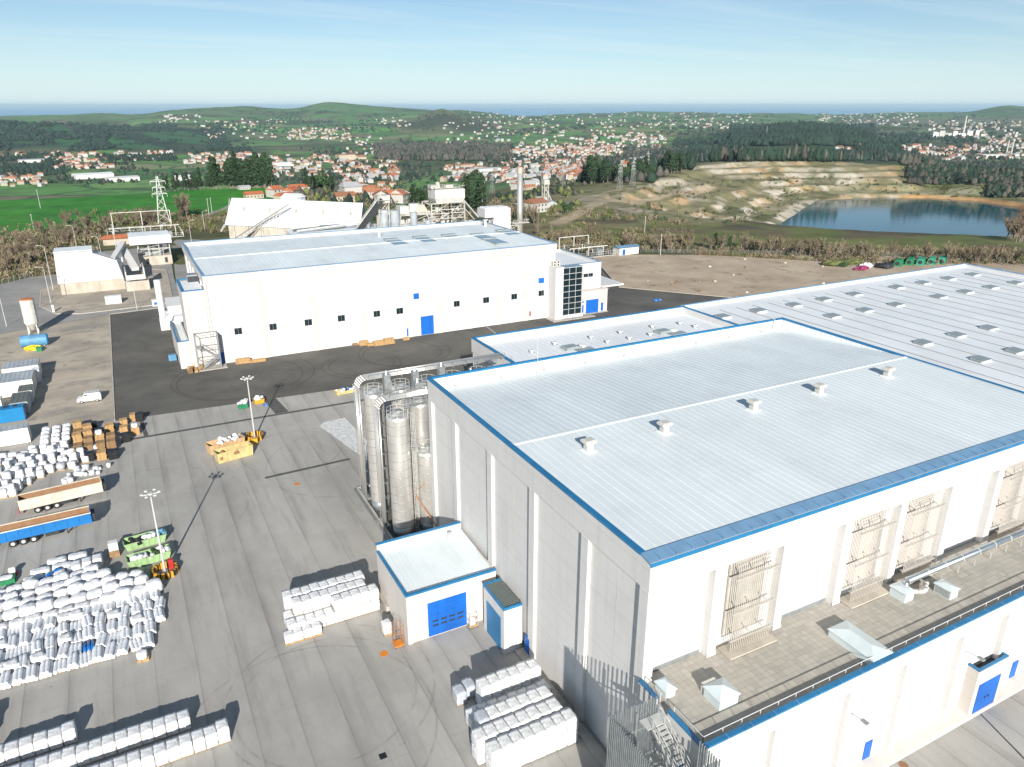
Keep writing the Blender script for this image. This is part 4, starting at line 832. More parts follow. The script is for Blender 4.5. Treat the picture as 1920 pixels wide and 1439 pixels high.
# ================================================================== SILOS
def silo(h,r,label,kind='steel',tall=True):
    s=empty('silo',(0,0,0),label,'silo','stainless silos beside the big hall')
    a=MB(); a.cyl((0,0,.0),(0,0,1.6),r*.97,r*.97,28); part(a,'skirt','galv',s,False,True)
    a=MB(); a.cyl((0,0,1.6),(0,0,h),r,r,36,False); b=part(a,'shell','steel',s,False,True)
    a=MB(); z=1.6
    while z<h: a.cyl((0,0,z),(0,0,z+.07),r+.025,r+.025,36); z+=1.35
    part(a,'ring_joint','galv',s,False)
    a=MB(); a.cyl((0,0,h),(0,0,h+.35),r+.06,r*.95,36); a.cyl((0,0,h+.35),(0,0,h+.75),r*.95,.4,36); part(a,'roof_cone','steel',s,False)
    a=MB()
    for i in range(10):
        t0=2*math.pi*i/10; t1=2*math.pi*(i+1)/10; p=(r*.93*math.cos(t0),r*.93*math.sin(t0)); q=(r*.93*math.cos(t1),r*.93*math.sin(t1))
        a.bar((*p,h+.2),(*p,h+1.4),.045); a.bar((*p,h+1.4),(*q,h+1.4),.045); a.bar((*p,h+.85),(*q,h+.85),.035)
    part(a,'railing','galv_light',s,False)
    a=MB(); a.cyl((.2,.1,h+.6),(.2,.1,h+1.1),.45,.45,12); a.box(-.9,-.5,h+.45,-.3,.1,h+1.0); part(a,'filter','galv',s,False)
    return s
def tube_arch(y0,y1,x0,x1,zt,label):
    s=empty('pipe_bridge',(x0,y0,0),label,'pipe bridge','pipe bridges over the silos')
    n=5; w_=(y1-y0)
    for i in range(n):
        yy=w_*(i+.5)/n; pts=[(0,yy,.3),(0,yy,zt-1.3)]+[(1.3*(1-math.cos(t)),yy,zt-1.3+1.3*math.sin(t)) for t in (.3,.6,.9,1.2,1.57)]+[(x1-x0,yy,zt+.0)]
        a=MB(); a.path(pts,.15,8); part(a,'tube','steel',s,False,True)
    a=MB()
    for z in np.arange(2.5,zt-1,2.4): a.box(.2,-.1,z,.3,w_+.1,z+.12)
    for x in np.arange(2.5,x1-x0,2.2): a.box(x,-.1,zt-.32,x+.1,w_+.1,zt-.17); 
    a.box(-.28,-.1,0.2,-.19,0,zt-1.2).box(-.28,w_,.2,-.19,w_+.1,zt-1.2); a.box(-.4,-.4,0,.5,w_+.4,.3)
    z=zt+.25; rail(a,[(1.6,0),(x1-x0,0)],zt-.1,.9,2.2,.05); part(a,'bracket_and_rail','galv',s,False)
    return s
SL=[(30.7,93.7,18.7,1.62,'front corner stainless silo, the nearest one with ladders on its right side'),(35.3,96.8,18.9,1.62,'stainless silo right behind the front corner one, half hidden by the hall'),
(30.1,102.6,19.2,1.5,'stainless silo in the back row nearest the yard, behind the first pipe bridge'),(34.4,102.6,19.2,1.5,'second silo of the back row counted from the yard'),(38.7,102.4,19.2,1.5,'third silo of the back row counted from the yard'),(43.0,102.4,19.2,1.5,'fourth silo of the back row, its dome just above the hall edge'),
(39.6,96.8,18.9,1.62,'stainless silo between the two pipe bridges next to the hall wall'),(47.3,102.4,19.2,1.5,'last silo of the back row, farthest from the yard')]
for x,y,h,r,l in SL: s=silo(h,r,l); s.location=(x,y,0)
s=silo(12.6,1.55,'shorter stainless silo pressed against the hall wall'); s.location=(34.7,93.2,0)
tube_arch(96.3,98.4,28.9,50,20.4,'curved bundle of pipes rising from the yard over the front silos'); tube_arch(106.0,108.6,28.9,54,20.4,'curved bundle of pipes rising over the back row of silos')
Wk=empty('silo_walkway',(33,98,0),'steel walkways and caged ladders between the silos','walkway')
for (x,y,z0,z1) in ((32.6,93.0,0,19.5),(33.0,94.0,0,12.8),(32.6,95.6,6,20),(37.2,98,12,20.5)):
    a=MB(); a.bar((x-.25,y,z0),(x-.25,y,z1),.05); a.bar((x+.25,y,z0),(x+.25,y,z1),.05)
    for z in np.arange(z0+.3,z1,.32): a.bar((x-.25,y,z),(x+.25,y,z),.035)
    for z in np.arange(z0+2.4,z1,1.0):
        for t in range(6):
            t0=math.pi*t/6+math.pi; t1=math.pi*(t+1)/6+math.pi; a.bar((x+.38*math.cos(t0),y+.7*math.sin(t0),z),(x+.38*math.cos(t1),y+.7*math.sin(t1),z),.035)
    for t in (3.6,4.2,4.71,5.2,5.8): a.bar((x+.38*math.cos(t),y+.7*math.sin(t),z0+2.4),(x+.38*math.cos(t),y+.7*math.sin(t),z1),.03)
    part(a,'caged_ladder','galv_light',Wk)
for z in (19.6,12.8):
    a=MB(); a.box(32.0,94.6,z-.1,46 if z>15 else 34,95.4,z); rail(a,[(32,94.6),(46 if z>15 else 34,94.6)],z,1.0,1.4,.045,True); rail(a,[(32,95.4),(46 if z>15 else 34,95.4)],z,1.0,1.4,.045,True); part(a,'catwalk','galv',Wk)
a=MB(); a.box(30,99.6,19.5,48,100.5,19.6); rail(a,[(30,99.6),(48,99.6)],19.6,1,1.4,.045,True); rail(a,[(30,100.5),(48,100.5)],19.6,1,1.4,.045,True); part(a,'catwalk','galv',Wk)
for (x,y) in ((36,99.5),(40.5,99.4),(45,100),(37.5,104.6),(42,104.7),(33,105)):
    a=MB(); a.box(x-.5,y-.5,18.4,x+.5,y+.5,21.2); a.cyl((x,y,21.2),(x,y,21.8),.35,.1,8); part(a,'filter_box','galv',Wk)
a=MB(); a.path([(34.0,92.0,8.6),(33.2,91.9,7.9),(32.6,93.6,6.5)],.06,6); a.bar((34.4,88.6,2.0),(32.4,92.4,6.4),.12); part(a,'diagonal_pipe','pipe_orange',Wk)
a=MB(); a.bar((54,104,13),(58.6,108,15.5),.12); a.bar((54,104.5,13.6),(58.6,108.5,16.1),.12); part(a,'link_pipe','galv_light',Wk)
k=MB(); k.box(28.2,91.3,0,28.5,110,.45); k.box(28.5,91.3,0,34.3,91.5,.45).box(28.5,109.8,0,48,110,.45); tag(k.build('silo_kerb','kerb'),'low pale kerb around the silo pad on the yard side','kerb')
k=MB(); k.bar((28.0,91.3,.25),(28.0,110,.25),.12); k.bar((27.8,91.3,.2),(27.8,110,.2),.1); tag(k.build('floor_pipe','galv'),'pair of thin pipes lying on the ground along the silo pad','pipe')
tag(MB().box(28.5,91.5,0.005,48,109.8,.03).build('silo_pad','asphalt_edge'),kind='structure')
# ================================================================== FLOODLIGHT MASTS with barrier rings
def mast(px,py,lab,h=12.3,n=9,flip=False):
    X,Y=gz(px,py); m=empty('floodlight_mast',(X,Y,0),lab,'light mast','tall floodlight masts in the yard')
    a=MB(); a.cyl((0,0,0),(0,0,h),.17,.09,10); a.box(-.35,-.35,0,.35,.35,.25); part(a,'pole','galv_light',m,False)
    a=MB(); a.bar((-1.0,0,h-.1),(1.0,0,h-.1),.08); a.bar((0,-1.0,h-.1),(0,1.0,h-.1),.08); a.cyl((0,0,h-.2),(0,0,h+.1),.3,.3,8); part(a,'crossarm','galv_light',m,False)
    for q in range(6):
        t=2*math.pi*q/6; c,s=math.cos(t)*1.05,math.sin(t)*1.05; a=MB(); a.box(c-.17,s-.15,h-.03,c+.17,s+.15,h+.15); a.bar((c,s,h),(c*.2,s*.2,h-.1),.06); part(a,'lamp','galv_light',m,False)
    for q in range(n):
        t=2*math.pi*q/n+.2; c,s=math.cos(t)*1.5,math.sin(t)*1.5; t2=t+math.pi/2; u=Vector((math.cos(t2),math.sin(t2),0)); p=Vector((c,s,0))
        b=empty('road_barrier',(X+c,Y+s,0),'yellow and black barrier block in the ring around the %s floodlight mast'%('far' if py<900 else 'near'),'barrier','yellow and black barriers around the %s'%('far mast' if py<900 else 'near mast'),t2)
        a=MB(); a.prism([(-.42,-.22),(.42,-.22),(.42,.22),(-.42,.22)],0,.85,[(-.42,-.14),(.42,-.14),(.42,.14),(-.42,.14)]); part(a,'block','amber',b,False); a=MB(); a.box(-.5,-.24,0,-.421,.24,.87).box(-.16,-.25,0,.0,.25,.87); part(a,'band','black_plastic',b,False)
    return X,Y
mast(310,1075,'tall grey floodlight mast beside the green skips'); mast(478,822,'tall grey floodlight mast beside the yellow skips')
X,Y=gz(322,1066); k=MB(); k.box(X-.3,Y-.3,0,X+.3,Y+.3,1.5); tag(k.build('power_cabinet','red'),'small red cabinet inside the barrier ring of the near mast','cabinet')
X,Y=gz(478,832); k=MB(); k.box(X-.5,Y-.4,0,X+.5,Y+.1,1.0); k.box(X-.55,Y-.45,1.0,X+.55,Y+.15,1.12); tag(k.build('power_cabinet','amber'),'small yellow cabinet at the foot of the far mast','cabinet')
# ================================================================== YARD OBJECTS
def jit_box(mb,sx,sy,sz,j=.05,seg=3,bulge=.06,rs=random):
    """soft box: subdivided, rounded corners, bulging sides"""
    n=seg; idx={}; vs=[]; fs=[]
    def vid(i,j_,k):
        key=(i,j_,k)
        if key not in idx:
            u,v,w__=2*i/n-1,2*j_/n-1,2*k/n-1
            ru=1-bulge*(v*v+w__*w__)*.9; rv=1-bulge*(u*u+w__*w__)*.9; rw=1-bulge*(u*u+v*v)*.8
            x=u*ru*sx/2; y=v*rv*sy/2; z=(w__*rw*.5+.5)*sz
            if k==0: z=0
            idx[key]=len(vs); vs.append((x+rs.uniform(-j,j),y+rs.uniform(-j,j),z+(rs.uniform(-j,j) if k else 0)))
        return idx[key]
    for a in range(n):
        for b in range(n):
            fs+= [(vid(a,b,n),vid(a+1,b,n),vid(a+1,b+1,n),vid(a,b+1,n)),(vid(a,0,b),vid(a+1,0,b),vid(a+1,0,b+1),vid(a,0,b+1)),(vid(a,n,b+1),vid(a+1,n,b+1),vid(a+1,n,b),vid(a,n,b)),(vid(0,a,b+1),vid(0,a+1,b+1),vid(0,a+1,b),vid(0,a,b)),(vid(n,a,b),vid(n,a+1,b),vid(n,a+1,b+1),vid(n,a,b+1))]
    return mb.add(vs,fs)
def pallet_mb(sx,sy,z=0,h=.14):
    mb=MB(); mb.box(-sx/2,-sy/2,z+h-.03,sx/2,sy/2,z+h)
    for f in (-1,0,1): mb.box(-sx/2,f*(sy/2-.06)-.05,z,sx/2,f*(sy/2-.06)+.05,z+h-.032)
    return mb
_mesh={}
def proto(key,fn):
    if key not in _mesh: _mesh[key]=fn()
    return _mesh[key]
def mk_obj(name,me,parent=None,loc=(0,0,0),rz=0):
    o=bpy.data.objects.new(name,me); COL.objects.link(o); o.location=loc; o.rotation_euler=(0,0,rz)
    if parent is not None: o.parent=parent
    return o
def mesh_of(mb,m,smooth=False):
    me=bpy.data.meshes.new(m); me.from_pydata(mb.v,[],mb.f); me.materials.append(M[m])
    if smooth: me.polygons.foreach_set('use_smooth',[True]*len(me.polygons))
    me.update(); return me
bale_meshes=[mesh_of(jit_box(MB(),1.14,1.74,1.40,.03,5,.035),'wrap',True) for _ in range(6)]
bale_grey=[mesh_of(jit_box(MB(),1.14,1.74,1.40,.03,5,.035),'wrap_grey',True) for _ in range(3)]
bag_meshes=[mesh_of(jit_box(MB(),1.3,1.3,1.25,.07,5,.16),'bagw',True) for _ in range(6)]+[mesh_of(jit_box(MB(),1.3,1.3,1.2,.08,5,.2),'bag_grey',True)]
pal_me=mesh_of(pallet_mb(1.1,1.5),'wood'); pal_bag=mesh_of(pallet_mb(1.2,1.2),'wood')
def bale(x,y,z,label,group,rz=0,sc=(1,1,1),grey=False,pallet=True):
    b=empty('wrapped_bale',(x,y,z),label,'bale',group,rz+random.uniform(-.04,.04))
    m=random.choice(bale_grey if grey else bale_meshes); o=mk_obj('film_wrap',m,b,(0,0,.14)); o.scale=(sc[0],sc[1],sc[2]*random.uniform(.96,1.04))
    if pallet: mk_obj('pallet',pal_me,b)
    return b
# three rows at the bottom left
for i in range(6): bale(-12.5-1.22*i,72.2,0,'white wrapped bale, %s from right in the back row at bottom left'%ORD[i],'bales in the back row at the bottom left',grey=False,sc=(1.04,.95,1.12 if i==0 else .98))
for i in range(16): bale(-2.15-1.135*i,68.7,0,'white wrapped bale, %s from right in the middle row at bottom left'%ORD[i],'bales in the middle row at the bottom left',grey=(i==12),sc=(1,.95,1.0))
for i in range(13): bale(1.2-1.15*i,65.2,0,'white wrapped bale, %s from right in the front row at bottom left'%ORD[i],'bales in the front row at the bottom left',sc=(1,.95,1.18 if i==0 else 1))
# stack E beside the loading bay
for r_,(x0,n,y) in enumerate([(10.9,10,78.4),(10.9,10,80.2),(11.3,9,82.0)]):
    for i in range(n):
        X=x0+1.14*i; bale(X,y,0,'lower bale, %s from left in the %s row of the stack beside the loading bay'%(ORD[i],['front','middle','back'][r_]),'bales stacked left of the loading bay')
        if (r_==0 and i>=5) or (r_==1 and 0<i<9) or (r_==2 and 0<=i<9): bale(X,y+.05,1.56,'upper bale, %s from left in the %s row of the stack beside the loading bay'%(ORD[i],['front','middle','back'][r_]),'bales stacked left of the loading bay')
for i in range(4): bale(10.2+1.1*i,77.0,0,'small bale, %s from left in the low row before the loading bay stack'%ORD[i],'bales stacked left of the loading bay',sc=(.95,.7,.75))
# stack F by the stair cage
RN=['front','second','third','fourth','rear']
for r_,(x0,n,y,lv) in enumerate([(23.7,8,49.0,2),(23.1,8,51.0,2),(24.3,7,53.0,2),(24.3,8,55.1,1),(26.4,6,57.0,2)]):
    for i in range(n):
        X=x0+1.19*i
        for l_ in range(lv):
            bale(X,y,1.58*l_,'%s bale, %s from left in the %s row of the block by the stair cage'%(['lower','upper'][l_],ORD[i],RN[r_]),'bales in the block by the stair cage',grey=(r_==2 and i==0),sc=(1.03,1.04,1.02))
bale(24.4,58.9,0,'loose grey bale in the shade behind the block by the stair cage, left one','x',grey=True); bale(25.7,59.3,0,'loose grey bale in the shade behind the block by the stair cage, right one','x',grey=True)
b=bale(30.6,59.0,0,'yellowish bag in the shade behind the block by the stair cage','x',sc=(.8,.5,.8)); b.children[0].material_slots[0].link='OBJECT'; b.children[0].material_slots[0].material=M['yellow']
for o in bpy.data.objects:
    if o.get('group')=='x': del o['group']
# single bale + cage trolley + chair-like rack by the loading bay
X,Y=gz(728,1190); bale(X,Y+.5,0,'single wrapped white bale leaning by the corner of the loading bay','x',sc=(.9,.7,1.05)); 
def trolley(X,Y,h,lab,m1,m2,load=None):
    t_=empty('cage_trolley',(X,Y,0),lab,'trolley'); a=MB(); a.box(-.55,-.6,.15,.55,.6,.25); part(a,'deck',m2,t_,False)
    for sx in (-.5,.5):
        for sy in (-.55,.55): a=MB(); a.cyl((sx-.04,sy,.08),(sx+.04,sy,.08),.08,.08,10); part(a,'wheel','tyre',t_,False)
    a=MB()
    for sx in (-.52,.52):
        for sy in (-.57,.57): a.bar((sx,sy,.25),(sx,sy,h),.05)
    for z in (.9,h-.8,h): a.bar((-.52,-.57,z),(.52,-.57,z),.04); a.bar((-.52,.57,z),(.52,.57,z),.04); a.bar((-.52,-.57,z),(-.52,.57,z),.04); a.bar((.52,-.57,z),(.52,.57,z),.04)
    part(a,'cage_frame',m1,t_,False)
    if load: o=mk_obj('load',load,t_,(0,0,.26)); o.scale=(.65,.6,.7)
    return t_
X,Y=gz(750,1215); trolley(X,Y+.6,2.9,'rusty orange cage trolley standing at the corner of the loading bay','pipe_orange','orange')
X,Y=gz(889,1178); trolley(X,Y+.6,1.9,'pale cage trolley with a white bundle between the blue door and the lean-to','offwhite_metal','wood',bag_meshes[0])
# bags, top left
def inside(x,y,P): return float(polydist(np.array([x]),np.array([y]),np.array(P))[0])<0
P1=[(-27,133.5),(-22,134),(-20,137),(-13,141.5),(-10.8,143),(-10,147),(-13.5,146),(-15,149),(-16,153),(-20,154),(-21,151),(-27,151.5)]
spots=[]
y=134.2
row=0
while y<153:
    x=-27+ (0.4 if row%2 else 0)
    i=0
    while x<-9:
        jx,jy=x+random.uniform(-.2,.2),y+random.uniform(-.2,.2)
        if inside(jx,jy,P1) and random.random()<.93 and not (-17.3<jx<-15.8 and 136<jy<143): spots.append((jx,jy,row))
        x+=1.62
    y+=1.72; row+=1
P2=[(-19.2,150.5),(-13.9,150.4),(-13.7,161.5),(-19.6,161)]
cnt={}
lastr=max(s[2] for s in spots)
for x,y,r_ in spots:
    cnt[r_]=cnt.get(r_,0)+1; c_=cnt[r_]
    b=empty('big_bag',(x,y,0),'white bulk bag, %s from left in the %s row counted from the white trailer'%(ORD[c_-1],ORD[r_]),'bulk bag','white bulk bags behind the tipper trailers',random.uniform(-.15,.15))
    o=mk_obj('sack',bag_meshes[-1] if random.random()<.06 else random.choice(bag_meshes[:-1]),b,(0,0,.14)); s_=random.uniform(.95,1.12); o.scale=(s_,s_,random.uniform(.85,1.15)); mk_obj('pallet',pal_bag,b)
    if random.random()<.3: o=mk_obj('sack',random.choice(bag_meshes[:-1]),b,(random.uniform(-.15,.15),random.uniform(-.1,.1),1.32)); o.scale=(s_*.85,s_*.85,.65)
for c_ in range(3):
    for r_ in range(4):
        x=-18.6+1.75*c_; y=153.2+2.0*r_
        b=empty('big_bag',(x,y,0),'bulk bag, %s column, %s from front in the tidy block beside the pallet stacks'%(['left','middle','right'][c_],ORD[r_]),'bulk bag','tidy block of bulk bags beside the pallet stacks',random.uniform(-.1,.1))
        o=mk_obj('sack',random.choice(bag_meshes[:-1]),b,(0,0,.14)); o.scale=(1.15,1.3,1.25); mk_obj('pallet',pal_bag,b)
# debris row beside white trailer
P3=[(-15,134.4),(-8.0,136.8),(-7.6,139),(-11.5,140.8),(-15.5,139)]
k_=0
for q in range(26):
    for _ in range(40):
        x,y=random.uniform(-16,-7),random.uniform(134,141)
        if inside(x,y,P3): break
    k_+=1
    b=empty('refuse_sack',(x,y,0),'loose white refuse sack in the heap behind the white tipper trailer','sack','loose sacks heaped behind the white trailer',random.uniform(0,3)); o=mk_obj('sack',random.choice(bag_meshes),b); s_=random.uniform(.4,.8); o.scale=(s_,s_,s_*random.uniform(.6,1.2))
# pallet stacks
def pallet_stack(x,y,n,lab,top=None,m='wood',rz=0,sx=1.25,sy=1.25):
    s_=empty('pallet_stack',(x,y,0),lab,'pallet stack','stacks of wooden pallets and crates',rz+random.uniform(-.08,.08))
    me=proto(('pal',m,sx,sy),lambda: mesh_of(pallet_mb(sx,sy),m))
    for i in range(n): mk_obj('pallet',me,s_,(random.uniform(-.09,.09),random.uniform(-.09,.09),.15*i),random.uniform(-.03,.03))
    if top: o=mk_obj('load',random.choice(bag_meshes),s_,(0,0,.15*n)); o.scale=(.9,.9,.6)
    return s_
gi=0
zf=lambda x,y: gz(x*.25,760+y*.25)
for col,(xa,ya,n) in enumerate([((590,395),(590,190),5),((680,410),(665,215),5),((770,400),(750,230),4),((850,395),(830,215),4)]):
    a=zf(*xa); b_=zf(*ya)
    for i in range(n):
        f=i/(n-1); x=a[0]+(b_[0]-a[0])*f; y=a[1]+(b_[1]-a[1])*f
        blk=(col==1 and i==0) or (col==3 and i==0) or (col==2 and i==3)
        pallet_stack(x,y,random.randint(9,14) if not blk else 10,'%s stack of %s pallets, %s from the front in column %s from the left'%('tall' if i%2 else 'square','black plastic' if blk else 'wooden',ORD[i],ORD[col]),top=(col==2 and i==2),m='black_plastic' if blk else random.choice(['wood','wood','wood_dark']),sx=1.5,sy=1.6)
for q,((x,y),bl) in enumerate([((935,215),0),((930,150),0),((1005,110),0),((1050,115),1),((1020,215),0),((950,270),1),((835,185),1),((700,175),1)]):
    X,Y=zf(x,y); pallet_stack(X,Y,random.randint(8,12),'%s pallet stack standing apart by the asphalt edge, number %s from left'%('black' if bl else 'wooden',['four','three','six','eight','seven','five','two','one'][q]),m='black_plastic' if bl else 'wood',top=(q==4),sx=1.4,sy=1.4)
# rolls and wrapped pallets, regions B & C
roll_me=mesh_of((lambda m:(m.cyl((0,-1.05,0),(0,1.05,0),.23,.23,14),m)[1])(MB()),'film',False); core_me=mesh_of(MB().cyl((0,-1.06,0),(0,1.06,0),.07,.07,8),'wood_dark')
roll_blue=mesh_of(MB().cyl((0,-1.05,0),(0,1.05,0),.2,.2,12),'film_blue',True); pal_roll=mesh_of(pallet_mb(1.1,1.7),'wood')
def roll_bundle(x,y,lab,blue=False,rz=0,n=None,L=1.0,group='pallets of film rolls in the big heap'):
    b=empty('roll_pallet',(x,y,0),lab,'roll pallet',group,rz+random.uniform(-.06,.06)); o=mk_obj('pallet',pal_roll,b); o.scale=(1,L,1)
    n=n or random.choice([3,5,5,5]); pos=[(-.42,.36),(0,.36),(.42,.36),(-.21,.73),(.21,.73),(0,1.1)][:n]
    for (dx,dz) in pos:
        o=mk_obj('film_roll',roll_blue if blue else roll_me,b,(dx,random.uniform(-.1,.1),dz)); o.scale=(1,L,1); c=mk_obj('core',core_me,o)
    return b
def flat_pack(x,y,lab,rz=0,sc=(1,1,1),m='wrap',group='x'):
    b=empty('wrapped_pallet',(x,y,0),lab,'wrapped pallet',group,rz); me=proto(('fp',m,random.randint(0,3)),lambda: mesh_of(jit_box(MB(),2.4,1.1,.8,.05,5,.09),m,True)); o=mk_obj('film_wrap',me,b,(0,0,.12)); o.scale=sc; p_=mk_obj('pallet',pal_me,b,(0,0,0),math.pi/2); p_.scale=(.8,1.4*sc[0],1); return b
# region B
for r_,(y,xa,n) in enumerate([(104.4,-17.6,3),(106.2,-16.9,3),(108.0,-15.0,2),(102.6,-18.6,2)]):
    for i in range(n):
        flat_pack(xa+2.55*i,y,'long white pack, %s from left in row %s of the group below the blue trailer'%(ORD[i],['two','three','four','one'][r_]),random.uniform(-.1,.1),(1,1.2,1.1),group='long wrapped packs below the blue trailer')
for i in range(3): bale(-11.2+1.3*(i-1),104.6+.2*i,0,'boxy wrapped bale, %s at the right end of the group below the blue trailer'%ORD[i],'bales at the end of the group below the blue trailer')
for i in range(3): flat_pack(-16.6+.9*i,103.2+.8*i,'blue plastic bundle, %s from the left lying on the white packs below the blue trailer'%ORD[i],.6,(.4,.5,1.4),'film_blue',group='blue bundles on the white packs')
# region C
PC=[(-22,103),(-16,102.2),(-12,103.2),(-9.6,102.6),(-7.4,99.5),(-4.6,98.2),(-2.9,95),(-2.6,91),(-3.2,87),(-4.6,83),(-7,81.2),(-12,82.4),(-17.6,82.2),(-22,82.6)]
def yb(x): return 91.5+ (x+12)*.05
r_=0; y=102.2
while y>93.2:
    i=0; x=-21.5+random.uniform(0,.5)
    while x<-2.5:
        if inside(x,y,PC):
            i+=1
            if y>95.5 or (x>-9 and y>93.5):
                b=empty('big_bag',(x,y+random.uniform(-.15,.15),0),'large rounded film bag, %s from left in the %s row from the heap top'%(ORD[i-1],ORD[r_]),'bulk bag','large bags at the top of the big heap',random.uniform(-.7,.7)); o=mk_obj('sack',random.choice(bag_meshes[:-1]),b,(0,0,.14)); s_=random.uniform(1.15,1.4); o.scale=(s_*1.1,s_,random.uniform(.95,1.45)); mk_obj('pallet',pal_bag,b)
            else: flat_pack(x+.5,y,'wrapped pack in the middle of the big heap, %s from left, %s row'%(ORD[i-1],ORD[r_]),random.choice([0,.15,-.1]),(.75,1.1,1.2),group='wrapped packs in the middle of the heap')
        x+=random.uniform(1.65,1.9)
    y-=1.85; r_+=1
y=93.4; rw=0
while y>82.5:
    i=0; x=-21.8+random.uniform(0,.4)
    while x<-2.6:
        if inside(x,y-.3,PC):
            i+=1; lab='%s from left in the %s roll row of the big heap'%(ORD[i-1],ORD[rw]); 
            if random.random()<.18: flat_pack(x+.2,y,'flat wrapped pack, '+lab,random.uniform(-.1,.3),(.65,1.3,1.2),group='wrapped packs among the rolls')
            else:
                bl=(rw in (1,) and i==11) or (rw==3 and i==9)
                roll_bundle(x,y,'pallet of %s rolls, '%('blue' if bl else 'white')+lab,blue=bl,rz=random.choice([0,0,.08,-.12]),L=random.uniform(.85,1.1))
        x+=random.uniform(1.24,1.38)
    y-=2.28; rw+=1
roll_bundle(-20.9,80.0,'single pallet of film rolls lying below the left end of the big heap',group='x2'); roll_bundle(-23,80.4,'pallet of film rolls at the left picture edge below the big heap',group='x2')
# wooden box near heap and white-topped crate by the green skips
X,Y=gz(268,1236); pallet_stack(X,Y,2,'broken low wooden pallet at the right corner of the big heap',top=True)
X,Y=gz(216,1042); c=empty('crate',(X,Y,0),'brown crate with a tall white box on top beside the green skips','crate'); a=MB(); a.box(-.65,-.5,0,.65,.6,1.0); part(a,'box','wood_dark',c,False); a=MB(); a.box(-.6,-.35,1.0,.6,.6,2.2); part(a,'lid','white_paint',c,False)
# green & red bits at left edge
X,Y=gz(12,1092); c=empty('bin',(X,Y,0),'green open container with white rubbish at the left edge','bin'); a=MB(); a.box(-1.3,-.8,0,1.1,.8,.7); part(a,'tub','green',c,False); o=mk_obj('rubbish',bag_meshes[2],c,(0,0,.4)); o.scale=(1.4,.9,.4)
X,Y=gz(25,1078); c=empty('bin',(X,Y,0),'small red container with a white sack at the left edge','bin'); a=MB(); a.box(-.5,-.4,0,.5,.4,.5); part(a,'tub','red',c,False); o=mk_obj('rubbish',bag_meshes[1],c,(0,0,.4)); o.scale=(.7,.6,.6)
X,Y=gz(-2,1345); 
for i in range(4): bale(-20.6-.9*(i%2),77.2-1.8*(i//2),0,'wrapped bale at the left picture edge below the big heap, number %s'%ORD[i],'x2')
for i in range(2): bale(-21.5,74.5,1.5*i,'tall pair of bales at the left picture edge, %s one'%['lower','upper'][i],'x2')
# ---- tipper trailers
def trailer(cx,cy,rz,body,lab,L=12.2):
    t_=empty('tipper_trailer',(cx,cy,0),lab,'trailer',None,rz); W_=2.45; z0,z1=1.15,2.75; th=.1
    a=MB(); a.box(-L/2,-W_/2,z0,L/2,-W_/2+th,z1).box(-L/2,W_/2-th,z0,L/2,W_/2,z1).box(-L/2,-W_/2+th,z0,-L/2+th,W_/2-th,z1).box(L/2-th,-W_/2+th,z0,L/2,W_/2-th,z1+.25).box(-L/2,-W_/2,z0-.1,L/2,W_/2,z0-.002); part(a,'tub',body,t_,False)
    a=MB()
    for i in range(9): x=-L/2+.1+i*(L-.2)/8; a.box(x-.05,-W_/2-.06,z0,x+.05,-W_/2-.002,z1-.1).box(x-.05,W_/2+.002,z0,x+.05,W_/2+.06,z1-.1)
    part(a,'side_rib',body,t_,False)
    a=MB(); a.box(-L/2-.03,-W_/2-.08,z1-.1,L/2+.03,-W_/2+th+.02,z1+.04).box(-L/2-.03,W_/2-th-.02,z1-.1,L/2+.03,W_/2+.08,z1+.04); part(a,'top_rail','trailer_white',t_,False)
    a=MB(); a.box(-L/2+th+.002,-W_/2+th+.002,z0,L/2-th-.002,W_/2-th-.002,z0+.18); a.box(-L/2+th+.002,W_/2-th-.06,z0,L/2-th-.002,W_/2-th-.004,z1-.08).box(-L/2+th+.002,-W_/2+th+.004,z0,L/2-th-.002,-W_/2+th+.06,z1-.08); part(a,'inner_lining','rust',t_,False)
    a=MB(); a.box(-L/2+.2,-.5,.85,L/2-.3,-.36,1.04).box(-L/2+.2,.36,.85,L/2-.3,.5,1.04); a.box(-L/2-.2,-1.0,.5,-L/2-.05,1.0,.95); part(a,'chassis','red' if body=='trailer_white' else 'galv_light',t_,False)
    a=MB(); a.bar((L/2-3.4,-.8,.0),(L/2-3.4,-.8,1.0),.14); a.bar((L/2-3.4,.8,.0),(L/2-3.4,.8,1.0),.14); a.bar((L/2-3.4,-.8,.3),(L/2-2.4,-.8,1.0),.08); part(a,'landing_leg','dark',t_,False)
    a=MB(); a.box(L/2-.0,-.9,1.2,L/2+.5,.9,2.3); part(a,'headboard_gear','dark',t_,False)
    a=MB(); a.box(L/2-6.2,-1.15,.45,L/2-4.4,-.6,.95); part(a,'side_box','dark',t_,False)
    for i in range(3):
        for s in (-1,1):
            x=-L/2+2.3+1.3*i; w_=MB(); w_.cyl((x,s*.88,.52),(x,s*1.2,.52),.52,.52,20); wh=part(w_,'wheel','tyre',t_,False); w_=MB(); w_.cyl((x,s*1.205,.52),(x,s*1.22,.52),.27,.27,14); w_.cyl((x,s*1.22,.52),(x,s*1.25,.52),.12,.12,10); part(w_,'rim','galv_light',wh,False)
    return t_
trailer(-14.9,127.2,.10,'trailer_white','white and beige tipper trailer with rusty empty tub',11.6)
trailer(-16.9,117.4,.04,'trailer_blue','blue tipper trailer with rusty empty tub and white rails',12.6)
